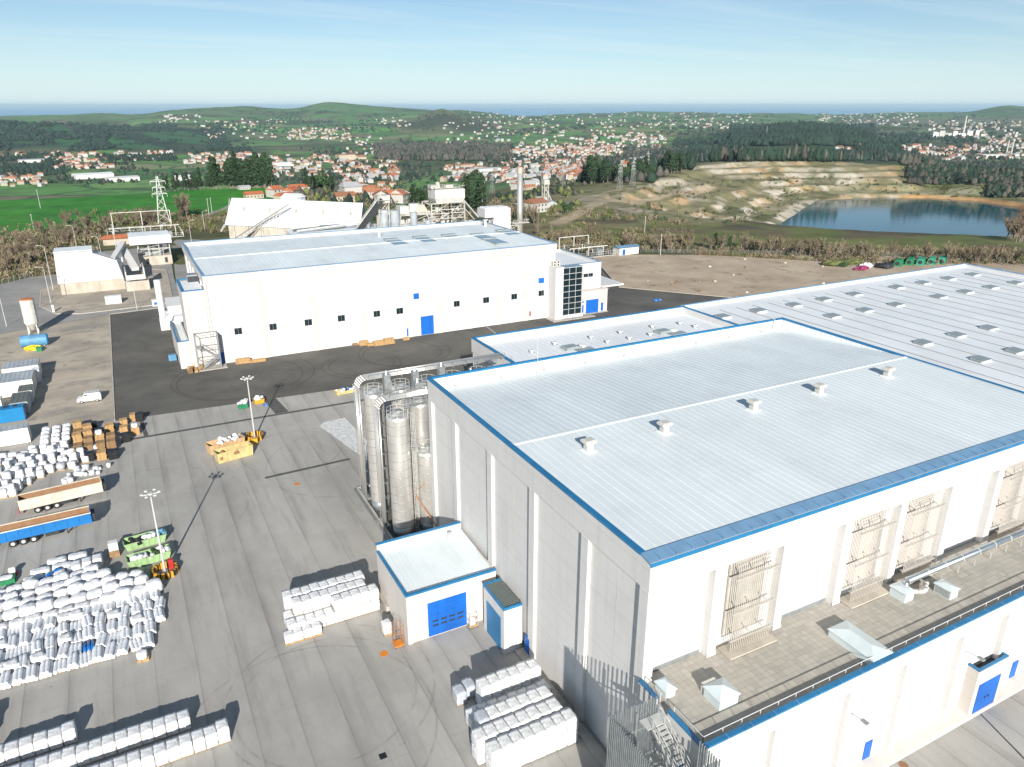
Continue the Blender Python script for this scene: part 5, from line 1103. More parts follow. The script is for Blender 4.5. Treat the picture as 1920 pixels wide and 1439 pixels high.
# ---- skips
def skip(cx,cy,rz,m,L,W_,h,lab,load=(),flare=.35,name='skip'):
    s_=empty(name,(cx,cy,0),lab,'skip',None,rz)
    bt=[(-L/2+flare,-W_/2+.08),(L/2-flare,-W_/2+.08),(L/2-flare,W_/2-.08),(-L/2+flare,W_/2-.08)]; tp=[(-L/2,-W_/2),(L/2,-W_/2),(L/2,W_/2),(-L/2,W_/2)]
    a=MB(); vs=[(p[0],p[1],.1) for p in bt]+[(p[0],p[1],h) for p in tp]+[(p[0]*.985,p[1]*.95,.2) for p in bt]+[(p[0]*.98,p[1]*.93,h) for p in tp]
    a.add(vs,[(3,2,1,0)]+[(i,(i+1)%4,4+(i+1)%4,4+i) for i in range(4)]+[(8,9,10,11)]+[(8+(i+1)%4,8+i,12+i,12+(i+1)%4) for i in range(4)]+[(4+i,4+(i+1)%4,12+(i+1)%4,12+i) for i in range(4)]); part(a,'tub',m,s_,False)
    a=MB(); n=int(L/.75)
    for i in range(1,n):
        f=i/n; xt=-L/2+L*f; xb=-L/2+flare+(L-2*flare)*f
        for s in (-1,1): a.bar((xb,s*(W_/2-.06),.12),(xt,s*(W_/2+.03),h-.05),.09)
    part(a,'rib',m,s_,False)
    a=MB(); a.box(-L/2-.05,-W_/2-.06,h,L/2+.05,-W_/2+.06,h+.09).box(-L/2-.05,W_/2-.06,h,L/2+.05,W_/2+.06,h+.09).box(-L/2-.05,-W_/2+.06,h,-L/2+.07,W_/2-.06,h+.09).box(L/2-.07,-W_/2+.06,h,L/2+.05,W_/2-.06,h+.09); part(a,'rim',m,s_,False)
    for (mm,n_,fx,fz) in load:
        for i in range(n_):
            x=random.uniform(fx[0],fx[1])*L/2; y=random.uniform(-.8,.8)*W_/2; r_=random.uniform(.25,.5); a=MB(); jit_box(a,r_*2,r_*1.6,r_*1.4,.08,3,.15); o=a.build('waste_bag',mm,s_,True); o.location=(x,y,h*random.uniform(fz[0],fz[1])); o.rotation_euler=(random.uniform(-.3,.3),random.uniform(-.3,.3),random.uniform(0,3))
    return s_
def mid(a,b): A_=gz(*a);B_=gz(*b); return (A_[0]+B_[0])/2,(A_[1]+B_[1])/2,math.atan2(B_[1]-A_[1],B_[0]-A_[0])
def skip_front(a,b,W_,*args,**kw):
    x,y,t=mid(a,b); return skip(x-math.sin(t)*W_/2,y+math.cos(t)*W_/2,t,*args,**kw)
z7=lambda x,y:(x*.25,760+y*.25)
skip_front(z7(965,1105),z7(1235,1030),2.1,'skip_green',5.6,2.1,1.2,'pale green open skip with dark and light blue waste bags, the back one of two',[('black_plastic',7,(-.8,0),(.4,.8)),('wrap',4,(-.1,.4),(.7,.9)),('tank_blue',7,(.3,.95),(.7,1.0))])
skip_front(z7(985,1238),z7(1275,1155),2.1,'skip_green',5.6,2.1,1.2,'pale green open skip with white waste and garden cuttings, the front one of two',[('bagw',12,(-.9,.2),(.5,.95)),('ever_leaf',3,(.1,.4),(.8,1.1)),('wrap',4,(.5,.9),(.8,1.0))])
z9=lambda x,y:(380+x/6,680+y/6)
skip_front(z9(190,1150),z9(570,1045),2.3,'skip_yellow',6.4,2.3,2.0,'yellow tall open skip with rusty scrap, the front one of two',[('rust',8,(-.9,.9),(.35,.6))],flare=.12)
skip_front(z9(100,1055),z9(480,945),2.3,'skip_tan',6.6,2.3,1.9,'tan open skip heaped with white rubbish, behind the yellow one',[('bagw',16,(-.6,.9),(.7,1.0)),('wrap',6,(-.3,.7),(.9,1.15))],flare=.12)
skip_front(z9(1520,380),z9(1760,330),1.8,'skip_yellow',5.4,1.8,.8,'low yellow skip with mixed rubbish left of the silos',[('bagw',7,(-.9,.9),(.6,1)),('black_plastic',3,(-.5,.5),(.8,1)),('film_blue',2,(-.4,.3),(.8,1))],flare=.2)
X,Y=gz(*z9(460,525)); skip(X,Y+.6,0,'green',1.9,1.3,1.0,'small green bin heaped with white sacks on a yellow base near the far mast',[('bagw',6,(-.9,.9),(.8,1.3))],flare=.05,name='waste_bin')
X,Y=gz(*z9(640,470)); skip(X,Y+.8,.1,'amber',2.1,1.6,.9,'yellow mesh bin overflowing with white waste near the far mast',[('bagw',9,(-.9,.9),(.7,1.2))],flare=.1,name='waste_bin')
X,Y=gz(*z9(710,480)); a=MB(); a.cyl((0,0,0),(0,0,.25),.6,.5,14); o=a.build('plastic_lid','film_blue'); o.location=(X,Y,0); tag(o,'round bright blue plastic lid lying on the ground by the yellow mesh bin','lid')
# ---- van
def van(x,y,rz):
    v=empty('van',(x,y,0),'white panel van with a roof rack parked on the gravel','van',None,rz)
    prof=[(-2.3,.35),(-2.3,.9),(-2.15,1.05),(-1.45,1.2),(-.85,1.92),(-.6,2.0),(2.2,2.0),(2.32,1.8),(2.35,.35)]
    a=MB(); n=len(prof); vs=[]
    for s in (-1,1):
        for (px__,pz) in prof: vs.append((px__,s*(.95 if pz<1.25 else .82),pz))
    a.add(vs,[tuple(range(n)),tuple(range(n,2*n))[::-1]]+[(i,n+i,n+(i+1)%n,(i+1)%n) for i in range(n)]); part(a,'body','white_paint',v,False)
    a=MB(); a.add([(-1.42,-.74,1.26),(-1.42,.74,1.26),(-.92,.7,1.86),(-.92,-.7,1.86)],[(0,1,2,3)]); o=part(a,'windscreen','glass',v,False); o.location=(-.03,0,.02)
    for s in (-1,1): a=MB(); a.box(-.95,s*.875-.02,1.25,-.25,s*.875+.02,1.75); part(a,'side_window','glass',v,False)
    for x_ in (-1.45,1.5):
        for s in (-1,1): a=MB(); a.cyl((x_,s*.78,.33),(x_,s*.98,.33),.33,.33,16); w_=part(a,'wheel','tyre',v,False); a=MB(); a.cyl((x_,s*.985,.33),(x_,s*.995,.33),.18,.18,12); part(a,'rim','galv_light',w_,False)
    for s in (-1,1): a=MB(); a.box(-2.33,s*.7-.15,.75,-2.28,s*.7+.15,.92); part(a,'headlight','glass_sky',v,False)
    a=MB(); a.bar((-.5,-.7,2.15),(2.1,-.7,2.15),.05); a.bar((-.5,.7,2.15),(2.1,.7,2.15),.05)
    for i in range(6): a.bar((-.4+.48*i,-.7,2.15),(-.4+.48*i,.7,2.15),.04)
    for i in (0,2,4): a.bar((-.3+1.1*i/2,-.7,2.0),(-.3+1.1*i/2,-.7,2.15),.04); a.bar((-.3+1.1*i/2,.7,2.0),(-.3+1.1*i/2,.7,2.15),.04)
    part(a,'roof_rack','galv',v,False)
    a=MB(); a.box(-2.38,-.85,.35,-2.3,.85,.6); part(a,'bumper','galv',v,False)
x,y,t_=mid((151,757),(190,752)); van(x-.2,y+.9,t_+.02)
# ---- containers and cabins on the gravel
def container(x0,x1,y0,y1,h,side,roof,lab,cat='container',ribs=True,name='container',extra=None):
    c=empty(name,((x0+x1)/2,(y0+y1)/2,0),lab,cat); a=MB(); a.box(x0,y0,.1,x1,y1,h)
    if ribs:
        x=x0+.2
        while x<x1-.1: a.box(x,y0-.05,.3,x+.12,y0-.002,h-.1); x+=.34
    part(a,'wall',side,c); a=MB(); a.box(x0+.04,y0+.04,h+.002,x1-.04,y1-.04,h+.09)
    x=x0+.5
    while x<x1-.3: a.box(x,y0+.1,h+.092,x+.06,y1-.1,h+.14); x+=.9
    part(a,'roof',roof,c); a=MB(); a.box(x1+.002,y0+.3,.3,x1+.05,y0+1.2,h-.3); part(a,'door','cont_grey',c)
    return c
c=container(-29.5,-22.9,169.8,172.6,2.75,'cont_blue','cont_blue','bright blue ribbed container with round vents on its roof at the left edge')
for i in range(3): a=MB(); x=-24.4-1.6*i; a.cyl((x,171.4,2.85),(x,171.4,2.95),.5,.5,12); part(a,'roof_vent','dark',c)
container(-25.6,-22.4,173.4,180.2,2.7,'cont_grey','grey_roof','grey office cabin with dark roof directly behind the blue container','cabin',False,'cabin')
container(-24.7,-22.1,180.6,185.0,2.7,'cont_white','grey_roof','small white cabin with grey roof behind the grey cabin','cabin',False,'cabin')
c=container(-29.8,-22.2,186.2,193.6,3.4,'cont_white','cont_grey','large white double cabin with a light grey ribbed roof','cabin',False,'cabin')
container(-29.0,-21.7,197.5,203.0,3.2,'cont_white','cont_grey','white cabin with pale grey roof, farthest of the row towards the tanks','cabin',False,'cabin')
container(-23.0,-21.4,194.3,197.0,2.9,'cont_white','roof_bright','small white annexed cabin between the two large ones','cabin',False,'cabin')
container(-27.0,-21.2,156.8,159.6,3.0,'cont_white','cont_grey','plain white container in front of the blue one','container',False)
container(-30.5,-28.0,154.8,160.5,2.8,'cont_grey','cont_grey','grey container cut by the left picture edge beside the bulk bags','container',True)
container(-30.0,-27.6,178.6,181.4,2.2,'cont_white','cont_white','white portable cabin with a dark doorway at the left edge','cabin',False,'cabin')
X,Y=gz(62,630); t_=empty('storage_tank',(-25.6,240.6,0),'tall weathered white cylindrical tank on splayed legs with a rusty top','tank')
a=MB(); a.cyl((0,0,3.2),(0,0,9.8),1.75,1.75,24); part(a,'shell','offwhite_metal',t_,False,False); a=MB(); a.cyl((0,0,9.8),(0,0,10.1),1.78,1.5,24); part(a,'top','pipe_orange',t_,False); a=MB(); a.cyl((0,0,1.2),(0,0,3.2),.4,1.75,24); part(a,'hopper','offwhite_metal',t_,False)
for q in range(4): t0=math.pi/4+math.pi/2*q; a=MB(); a.bar((1.5*math.cos(t0),1.5*math.sin(t0),3.8),(1.6*math.cos(t0),1.6*math.sin(t0),0),.25); part(a,'leg','offwhite_metal',t_,False)
a=MB(); a.box(1.2,-1.3,4,1.5,-1.1,9.5); part(a,'ladder','galv',t_,False)
t_=empty('lying_tank',(-24.4,227,0),'pale blue tank lying on its side on the gravel','tank'); a=MB(); a.cyl((-3.0,0,1.6),(2.8,0,1.6),1.6,1.6,24); a.cyl((-3.3,0,1.6),(-3.0,0,1.6),1.2,1.6,24); part(a,'shell','tank_blue',t_,False); a=MB(); a.cyl((2.8,0,1.6),(3.1,0,1.6),1.6,1.3,24); part(a,'end_cap','cont_blue',t_,False); a=MB(); a.box(-2.2,-1,0,-1.8,1,.5).box(1.8,-1,0,2.2,1,.5); part(a,'saddle','galv',t_,False)
X,Y=gz(62,658); a=MB(); jit_box(a,4.2,1.6,1.3,.25,4,.3); o=a.build('rubble_heap','yellow'); o.location=(X,Y+.6,0); tag(o,'yellow heap of plastic scrap in front of the lying tank','heap')
X,Y=gz(74,660); a=MB(); a.box(-.6,-.4,0,.6,.4,1.1); a.box(-.65,-.45,1.1,.65,.45,1.2); o=a.build('wheeled_bin','green'); o.location=(X,Y+.4,0); tag(o,'dark green bin beside the yellow heap','bin')
# wooden planks / boxes along far hall
def planks(px,py,lab,n=8,rz=0,m='wood',L=2.4,hh=3):
    X,Y=gz(px,py); c=empty('timber_pile',(X,Y+.7,0),lab,'timber pile','piles of timber by the far hall',rz)
    for i in range(hh):
        a=MB()
        for j in range(5): a.box(-L/2+random.uniform(-.12,.12),-.7+.29*j,.3*i+.02,L/2+random.uniform(-.12,.12),-.45+.29*j,.3*i+.26)
        part(a,'timber_layer',m,c,False)
    return c
zz5=lambda x,y:(320+x*.2711,330+y*.2711)
planks(*zz5(505,1300),'higher pile of yellow timber left at the wall of the far hall',hh=4,L=3.4); planks(*zz5(605,1290),'low pile of yellow timber right of the higher one at the far hall',hh=2,L=3.8)
for i,(x,y,h_,l_) in enumerate([(1278,1175,2,1.4),(1340,1175,4,2.2),(1385,1178,2,1.6),(1445,1175,4,3.0),(1515,1165,5,2.8)]): planks(*zz5(x,y),'yellow timber pile, %s from left under the middle windows of the far hall'%ORD[i],hh=h_,L=l_,m='wood' if i else 'wood_dark')
planks(660+.3125*330,300+.3125*1083,'tiny timber pile left of the big blue gate of the far hall',hh=2,L=1.6)
c_=0
for i in range(26):
    x=random.uniform(346,384) if i<20 else random.uniform(343,378); y=random.uniform(676,700); X,Y=gz(x,y); 
    a=MB(); s_=random.uniform(.35,.6); a.box(-s_,-s_*.8,0,s_,s_*.8,random.uniform(.5,1.3)); a.box(-s_+.1,-s_*.8-.02,.15,s_-.1,-s_*.8-.002,.3); o=a.build('cardboard_crate',['wood','wood','wood_dark'][i%3] if i!=5 else 'green'); o.location=(X,Y,0); o.rotation_euler=(0,0,random.uniform(0,1.5)); tag(o,'small wooden crate in the jumble at the foot of the escape stair','crate','crates jumbled at the foot of the escape stair')
# ================================================================== BUILDINGS AND PLANT BEHIND
def frame_tower(mb,x0,x1,y0,y1,z0,zs,w_=.45,brace=True):
    P=[(x0,y0),(x1,y0),(x1,y1),(x0,y1)]
    for p in P: mb.bar((p[0],p[1],z0),(p[0],p[1],zs[-1]),w_)
    prev=z0
    for z in zs:
        for a,b in zip(P,P[1:]+P[:1]): mb.bar((a[0],a[1],z),(b[0],b[1],z),w_*.8)
        if brace:
            for a,b in zip(P,P[1:]+P[:1]): mb.bar((a[0],a[1],prev),(b[0],b[1],z),w_*.5)
        prev=z
Sh=empty('storage_shed',(75,365,0),'long pitched white storage shed set at an angle behind the far hall','shed')
RL,RR=(51.4,392.6),(102,343.3); FL,FR=(44.2,372),(94,324); BL,BR=(59,413),(110,363)
a=MB(); a.add([(*FL,8.5),(*FR,8.5),(*RR,18),(*RL,18),(*BL,8.5),(*BR,8.5),(*FL,8.2),(*FR,8.2),(*RR,17.7),(*RL,17.7),(*BL,8.2),(*BR,8.2)],[(0,1,2,3),(3,2,5,4),(7,6,9,8),(8,9,10,11),(1,0,6,7),(4,5,11,10),(0,3,9,6),(3,4,10,9),(2,1,7,8),(5,2,8,11)]); part(a,'roof','roof_bright',Sh)
def ins(p,q,f): return (p[0]+(q[0]-p[0])*f,p[1]+(q[1]-p[1])*f)
a=MB(); f0=ins(FL,FR,.02);f1=ins(FL,FR,.98);b0=ins(BL,BR,.02);b1=ins(BL,BR,.98)
f0=(f0[0]+.4,f0[1]+.6);f1=(f1[0]+.4,f1[1]+.6)
a.prism([f0,f1,b1,b0],0,8.15); part(a,'wall','conc_wall',Sh)
a=MB(); r0=ins(RL,RR,.03);r1=ins(RL,RR,.97); a.add([(*f0,8.16),(*b0,8.16),(*r0,17.6),(*f1,8.16),(*b1,8.16),(*r1,17.6)],[(0,2,1),(3,4,5)]); part(a,'gable','offwhite_metal',Sh)
for i in range(9):
    p=ins(FL,FR,.06+.11*i); a=MB(); a.bar((p[0]+.2,p[1]-.1,0),(p[0]+.2,p[1]-.1,8.3),.7); part(a,'buttress','plant_white',Sh)
a=MB(); a.bar((FL[0],FL[1],8.3),(FL[0]-2.2,FL[1]-1.5,5.5),.6); a.bar((BL[0]-12,BL[1]-30,8.1),(BL[0]-14,BL[1]-33,6),.5); a.bar((RL[0]-1,RL[1],17.7),(RL[0]-5,RL[1]-14,8.5),.35); part(a,'end_beam','plant_white',Sh)
p=ins(RL,RR,.47); a=MB(); a.prism([(p[0]-5,p[1]-1),(p[0]+1,p[1]-6.5),(p[0]+6.5,p[1]),(p[0]+1,p[1]+5.5)],15.5,19.4,[(p[0]-5,p[1]-1),(p[0]+1,p[1]-6.5),(p[0]+6.5,p[1]),(p[0]+1,p[1]+5.5)]); o=part(a,'dormer','roof_bright',Sh)
a=MB(); a.prism([(p[0]-5.6,p[1]-1),(p[0]+1,p[1]-7.1),(p[0]+7.1,p[1]),(p[0]+1,p[1]+6.1)],19.42,21.2,[(p[0]-2.4,p[1]+2.2),(p[0]-2.2,p[1]+2.0),(p[0]+4.2,p[1]-3.4),(p[0]+4.0,p[1]-3.2)]); part(a,'roof','roof_bright',o)
for i in range(5): q=ins(ins(RL,RR,.12+.2*i),ins(FL,FR,.12+.2*i),.35); a=MB(); a.bar((q[0],q[1],14.9),(q[0]-1.0,q[1]-2.9,13.5),.9,.12); part(a,'skylight','conc_wall',Sh)
Cv=empty('conveyor',(55,362,0),'long inclined covered conveyor climbing to the ridge of the angled shed','conveyor')
c0=Vector((41.5,358,1.0)); c1=Vector((71.6,359,17.2)); a=MB(); a.bar(c0,c1,1.6,.5); part(a,'belt_deck','plant_white',Cv)
a=MB(); n=34; u=(c1-c0)
for i in range(n): 
    p=c0+u*(i/n); q=c0+u*((i+1)/n); a.bar(p+Vector((0,-.9,-1.2 if i%2 else 0)),q+Vector((0,-.9,0 if i%2 else -1.2)),.14); 
a.bar(c0+Vector((0,-.9,-1.2)),c1+Vector((0,-.9,-1.2)),.2); a.bar(c0+Vector((0,-.9,.3)),c1+Vector((0,-.9,.3)),.2); part(a,'truss','plant_white',Cv)
a=MB(); a.bar(c0+Vector((0,-.3,.35)),c1+Vector((0,-.3,.35)),1.0,.2); part(a,'belt','dark',Cv)
a=MB()
for f in (.3,.55,.8): p=c0+u*f; a.bar((p.x-1,p.y-1,0),(p.x,p.y-.5,p.z-.5),.35); a.bar((p.x+1,p.y+1,0),(p.x,p.y+.5,p.z-.5),.35)
part(a,'leg','plant_white',Cv)
fb=empty('flat_shed',(80,345,0),'low white flat-roofed building with roof pipes in front of the angled shed','building')
a=MB(); a.box(64,318,0,94,332,9.6); part(a,'wall','white_panel',fb); a=MB(); a.box(64,318,9.61,94,332,9.9); part(a,'roof','roof_bright',fb)
a=MB(); a.box(66,324,9.9,88,330,11.2); part(a,'louvre_bank','galv',fb)
a=MB(); a.path([(64,321,12),(75,321,12.4),(78,321,13.6),(95,321,13.6),(95,321,2)],.45,8); a.path([(66,320,11),(93,320,12.6),(93,320,2)],.35,8); part(a,'roof_pipe','galv_light',fb)
fc=empty('fan_building',(105,325,0),'lower white building with round steel stacks on its roof behind the far hall','building')
a=MB(); a.box(90,300,0,124,335,7.8); part(a,'wall','white_panel',fc); a=MB(); a.box(90,300,7.81,124,335,8.1); part(a,'roof','roof_bright',fc); a=MB(); a.box(89.8,299.8,8.11,124.2,300.3,8.4).box(89.8,300.3,8.11,90.3,335,8.4); part(a,'roof_trim','coping_blue',fc)
for (x,y) in ((94,321),(96.5,319),(99,317),(97.5,322),(108,325),(110,312)):
    a=MB(); a.cyl((x,y,8.1),(x,y,11.6),.95,.95,12); a.cyl((x,y,11.6),(x,y,12.2),1.15,1.15,12); part(a,'stack','galv',fc)
# process plant
Pl=empty('process_plant',(115,290,0),'tall weathered white mineral processing plant of open steel frames behind the far hall','plant')
a=MB(); frame_tower(a,113,121,286,296,0,[5,10,15,19,23]); frame_tower(a,121,127.5,286,296,0,[5,10,15,19,23]); part(a,'tower_frame','plant_white',Pl)
a=MB(); a.box(114.6,285.6,24.8,127.6,293.4,28.4); a.prism([(115.5,286.2),(127,286.2),(127,293),(115.5,293)],22.8,24.79,[(114.6,285.6),(127.6,285.6),(127.6,293.4),(114.6,293.4)]); part(a,'top_house','offwhite_metal',Pl)
a=MB(); rail(a,[(114.6,285.6),(127.6,285.6),(127.6,293.4),(114.6,293.4),(114.6,285.6)],28.4,1.1,2,.12); a.cyl((118,291,28.6),(118,291,31),1.2,.7,10); a.box(114,288,28.6,117,292,30); a.box(121,289,28.6,124,292,29.8); part(a,'roof_gear','plant_white',Pl)
a=MB(); frame_tower(a,100,113,287,295,0,[5,10,15,19],.4); 
for z in (5,10,15,19): a.box(100,287,z+.2,113,295,z+.4)
for z in (5.5,10.5,15.5,19.5): rail(a,[(100,286.8),(113,286.8)],z-.6,1.1,1.3,.1)
part(a,'middle_frame','plant_white',Pl)
a=MB(); a.box(100.5,288,19.4,104,293,22.5); part(a,'feed_box','offwhite_metal',Pl); a=MB(); a.cyl((107.5,291,19.4),(107.5,291,23.0),2.6,2.2,16); part(a,'round_bin','offwhite_metal',Pl)
a=MB(); rs_=random.Random(5)
for i in range(60):
    x=rs_.uniform(97,127); z=rs_.choice([0.4,5.4,10.4,15.4]) if x<113 else rs_.choice([5,10,15,19]); w__=rs_.uniform(.5,1.6); y=rs_.uniform(287,292); a.box(x-w__/2,y,z,x+w__/2,y+1.4,z+rs_.uniform(.8,3.0))
for i in range(26):
    x=rs_.uniform(94,127); z=rs_.uniform(6,19); a.bar((x,286.3,z),(x+rs_.uniform(-5,5),286.5,z+rs_.uniform(-3,6)),.28)
part(a,'machinery','offwhite_metal',Pl)
a=MB(); a.prism([(106.5,287.5),(112.5,287.5),(112.5,294),(106.5,294)],19.4,22.6,[(108,289),(111,289),(111,293),(108,293)]); part(a,'hopper','conc_wall',Pl)
a=MB(); frame_tower(a,127.5,136,286,295,0,[5,10,14],.4); a.bar((127,287,24),(137,288,13),2.2,.5); a.bar((127,285.8,21),(137,286,10),.3); a.bar((137,286,13),(137,286,0),.5); part(a,'stair_frame','plant_white',Pl)
a=MB()
for z in (3,6.5,10,13.5,17,20.5):
    rail(a,[(113,285.6),(127,285.6)],z,1.1,1.4,.1)
    a.bar((113,285.8,z),(127,285.8,z),.3)
part(a,'railing','plant_white',Pl)
for (x,y,r_,z0,z1) in ((97.5,286,1.9,12,21.5),(93.3,287,1.7,12,21.8),(104.5,284,1.4,12,20.6),(110.5,284,1.2,10,17)):
    a=MB(); a.cyl((x,y,z0),(x,y,z1),r_,r_,20); a.cyl((x,y,z0-2),(x,y,z0),.5,r_,20); part(a,'grey_silo','cont_grey',Pl,smooth=False)
a=MB(); frame_tower(a,90.5,99.5,284,289,0,[4.5,9],.4); frame_tower(a,91,95,285.5,288.5,9,[14,21,25],.35); a.box(90.5,284,9.0,99.5,289,9.3); a.box(90.5,285,24.5,95.5,289,27.5); rail(a,[(89,284.6),(96,284.6)],24.5,1.2,1.5,.12); a.bar((88,286,0),(91.5,286,24),.4); part(a,'head_frame','plant_white',Pl)
b_=empty('belt_elevator',(86,286,0),'steep dark-bellied conveyor with a railed walkway feeding the plant head','conveyor')
a=MB(); a.bar((79.5,286,11.3),(92.5,286,26.0),2.4,2.0); part(a,'gallery','dark',b_)
a=MB(); a.bar((78.9,284.8,13.0),(91.9,284.8,27.9),.5,.4)
for i in range(22): f=i/21; x=79.2+13*f; z=13+14.9*f; a.bar((x,284.6,z),(x,284.6,z+1.3),.12)
a.bar((79.2,284.6,14.3),(92.2,284.6,29.2),.14); part(a,'walkway','plant_white',b_)
a=MB(); a.bar((79.5,286,11),(66,290,7.6),2.0,1.3); a.box(77.5,284.8,10.4,81,287.4,13); part(a,'lower_gallery','plant_white',b_)
a=MB(); a.bar((80,284,0),(82,286,11),.5); a.bar((84,288,0),(82,286,12),.5); a.bar((86,284,0),(86.5,286,16),.4); part(a,'leg','plant_white',b_)
Ch=empty('chimney',(149,278,0),'tall slender steel chimney with walkway rings right of the processing plant','chimney')
a=MB(); a.cyl((149,278,0),(149,278,36.4),1.25,1.1,20); part(a,'shaft','steel',Ch,smooth=True)
a=MB(); a.cyl((149,278,34.2),(149,278,36.5),1.16,1.16,20); part(a,'top_band','conc_wall',Ch)
a=MB(); a.box(145,276,14.2,152.5,280,14.5); rail(a,[(145,276),(152.5,276),(152.5,280)],14.5,1.2,1.2,.12); a.box(146.5,276.5,22,147.3,279,22.2); part(a,'platform','plant_white',Ch)
g_=empty('gas_plant',(141,277,0),'cluttered pipes and railed platforms at the foot of the steel chimney','plant')
a=MB(); frame_tower(a,137,146,274,280,0,[5,9.5,14],.3)
for z in (5,9.5,14): rail(a,[(137,273.8),(146,273.8)],z,1.2,1.2,.1)
part(a,'frame','plant_white',g_)
a=MB(); a.path([(136.5,275,2),(135.5,275,6),(136.5,275,10),(139,275,12),(142,275,10.5)],.7,10); part(a,'duct','galv',g_)
a=MB(); a.cyl((145.5,274.5,0),(145.5,274.5,8),1.9,1.9,16); a.cyl((141,277,0),(141,277,16),.8,.8,12); part(a,'vessel','galv_light',g_,smooth=False)
h=empty('plant_shed',(131,272,0),'white open-sided shed on posts beside the steel chimney','shed'); a=MB(); a.prism([(127.2,266),(138.4,266),(138.4,273),(127.2,273)],19,22.3); part(a,'upper_wall','white_panel',h); a=MB(); a.box(131.2,265.9,12.5,138.4,273,18.99); part(a,'wall','white_panel',h)
a=MB(); [a.bar((x,266.2,0),(x,266.2,18.2),.45) for x in (127.4,129.2,130.9)]; a.bar((127.2,266.2,15),(131,266.2,15),.3); part(a,'post','plant_white',h); a=MB(); a.box(128,266.6,22.31,137.6,272.4,22.7); part(a,'roof','roof_bright',h)
# left group: grain shed, mill, concrete bunker
Gs=empty('granary',(-7,295,0),'white windowless shed with a concrete base behind the gravel lot','building')
a=MB(); a.box(-20.3,288.7,0,-0.9,305,3.9); a.box(-9,288.55,0,-8.7,288.69,3.9); part(a,'base','conc_wall',Gs)
a=MB(); a.add([(-20.8,288.4,3.9),(-9.2,288.4,3.9),(-9.2,297.5,13.0),(-20.8,297.5,13.0),(-20.8,306,13.0),(-9.2,306,13.0),(-20.8,306,3.9),(-9.2,306,3.9)],[(0,1,2,3),(3,2,5,4),(0,3,4,6),(1,7,5,2),(6,4,5,7)]); part(a,'upper_wall','white_panel',Gs)
a=MB(); a.add([(-9.19,288.4,3.9),(-1.0,288.4,3.9),(-2.2,293.5,9.4),(-9.19,296.6,12.0),(-9.19,305,12.0),(-1,305,8)],[(0,1,2,3),(3,2,5,4)]); a.add([(-1.0,288.4,3.9),(-1,305,3.9),(-1,305,8),(-2.2,293.5,9.4)],[(0,1,2,3)]); part(a,'side_roof','white_panel',Gs)
a=MB(); a.box(-20.9,296.5,13.0,-9.2,306,13.3); part(a,'roof','roof_bright',Gs)
bk_=empty('bunker',(2,284,0),'grey concrete loading bunker with a dark hollow beside the white granary','bunker')
a=MB(); a.box(-.7,284,0,6.6,284.5,3.4).box(6.2,284.5,0,6.6,291,3.4); part(a,'wall','conc_wall',bk_)
a=MB(); a.box(-.4,286,3.5,5.8,286.4,5.2).box(5.4,286.4,3.5,5.8,296,7.5).box(-.4,286.4,3.5,0,296,6.5); part(a,'trough','offwhite_metal',bk_)
a=MB(); a.box(0,287,3.4,5.4,296,3.5); part(a,'floor','dark',bk_)
a=MB(); a.bar((3.2,298,5.0),(-.4,322,11.0),2.4,1.2); part(a,'chute','white_panel',bk_)
a=MB(); a.bar((-3.5,298,9.0),(1.0,318,11.8),1.8,1.0); a.bar((-.5,300,0),(-.5,302,9),.4); part(a,'side_chute','white_panel',bk_)
ml=empty('mill_house',(12,334,0),'white roofed structure on open posts above a concrete base, left of the far hall','building')
a=MB(); a.box(5.5,330,0,17.5,342,3.6); part(a,'base','conc_wall',ml); a=MB(); a.box(8,329.9,.8,9,329.99,2.8).box(14.8,329.9,.8,15.8,329.99,2.8); part(a,'opening','dark',ml)
a=MB(); frame_tower(a,5.8,17.2,330.3,341.5,3.6,[6.5,8.6],.35); a.bar((9.5,330.3,3.6),(9.5,330.3,8.6),.35); a.bar((13.3,330.3,3.6),(13.3,330.3,8.6),.35); part(a,'post','plant_white',ml)
a=MB(); a.box(8,333,3.6,15,339,6.5); part(a,'machine','galv',ml)
a=MB(); a.prism([(3.0,328.5),(18.2,328.5),(18.2,343.5),(3.0,343.5)],8.7,11.4,[(3.0,329.5),(18.2,329.5),(18.2,342.5),(3.0,342.5)]); part(a,'upper_wall','white_panel',ml); a=MB(); a.box(3.2,329.7,11.41,18,342.3,11.7); part(a,'roof','roof_bright',ml)
rh=empty('relay_house',(-1,392,0),'low cream building with a flat orange tiled roof by the switchyard','building')
a=MB(); a.box(-7,389,0,5,395,2.9); part(a,'wall','house_cream',rh); a=MB(); a.prism([(-8,388.2),(6,388.2),(6,395.8),(-8,395.8)],2.91,4.3,[(-5.5,391.2),(6,391.2),(6,392.8),(-5.5,392.8)]); part(a,'roof','tile_red',rh)
def box_thing(name,x,y,sx,sy,sz,m,lab,cat,extra=None):
    t_=empty(name,(x,y,0),lab,cat); a=MB(); a.box(-sx/2,-sy/2,.05,sx/2,sy/2,sz); part(a,'body',m,t_,False); a=MB(); a.box(-sx/2-.06,-sy/2-.06,sz+.001,sx/2+.06,sy/2+.06,sz+.12); part(a,'roof','roof_bright',t_,False)
    if extra: a=MB(); a.box(-sx/2+extra[0],-sy/2-.05,extra[1],-sx/2+extra[2],-sy/2-.002,extra[3]); part(a,'door',extra[4],t_,False)
    return t_
X,Y=gz(214,571); box_thing('site_cabin',X,Y+1.2,4.6,2.2,2.4,'white_paint','small plain white box cabin on the traffic island','cabin')
X,Y=gz(293,575); box_thing('site_cabin',X,Y+1.0,2.0,1.6,1.9,'white_paint','tiny white cabin with a blue panel by the corner of the asphalt','cabin',(.5,.5,1.4,1.3,'door_blue'))
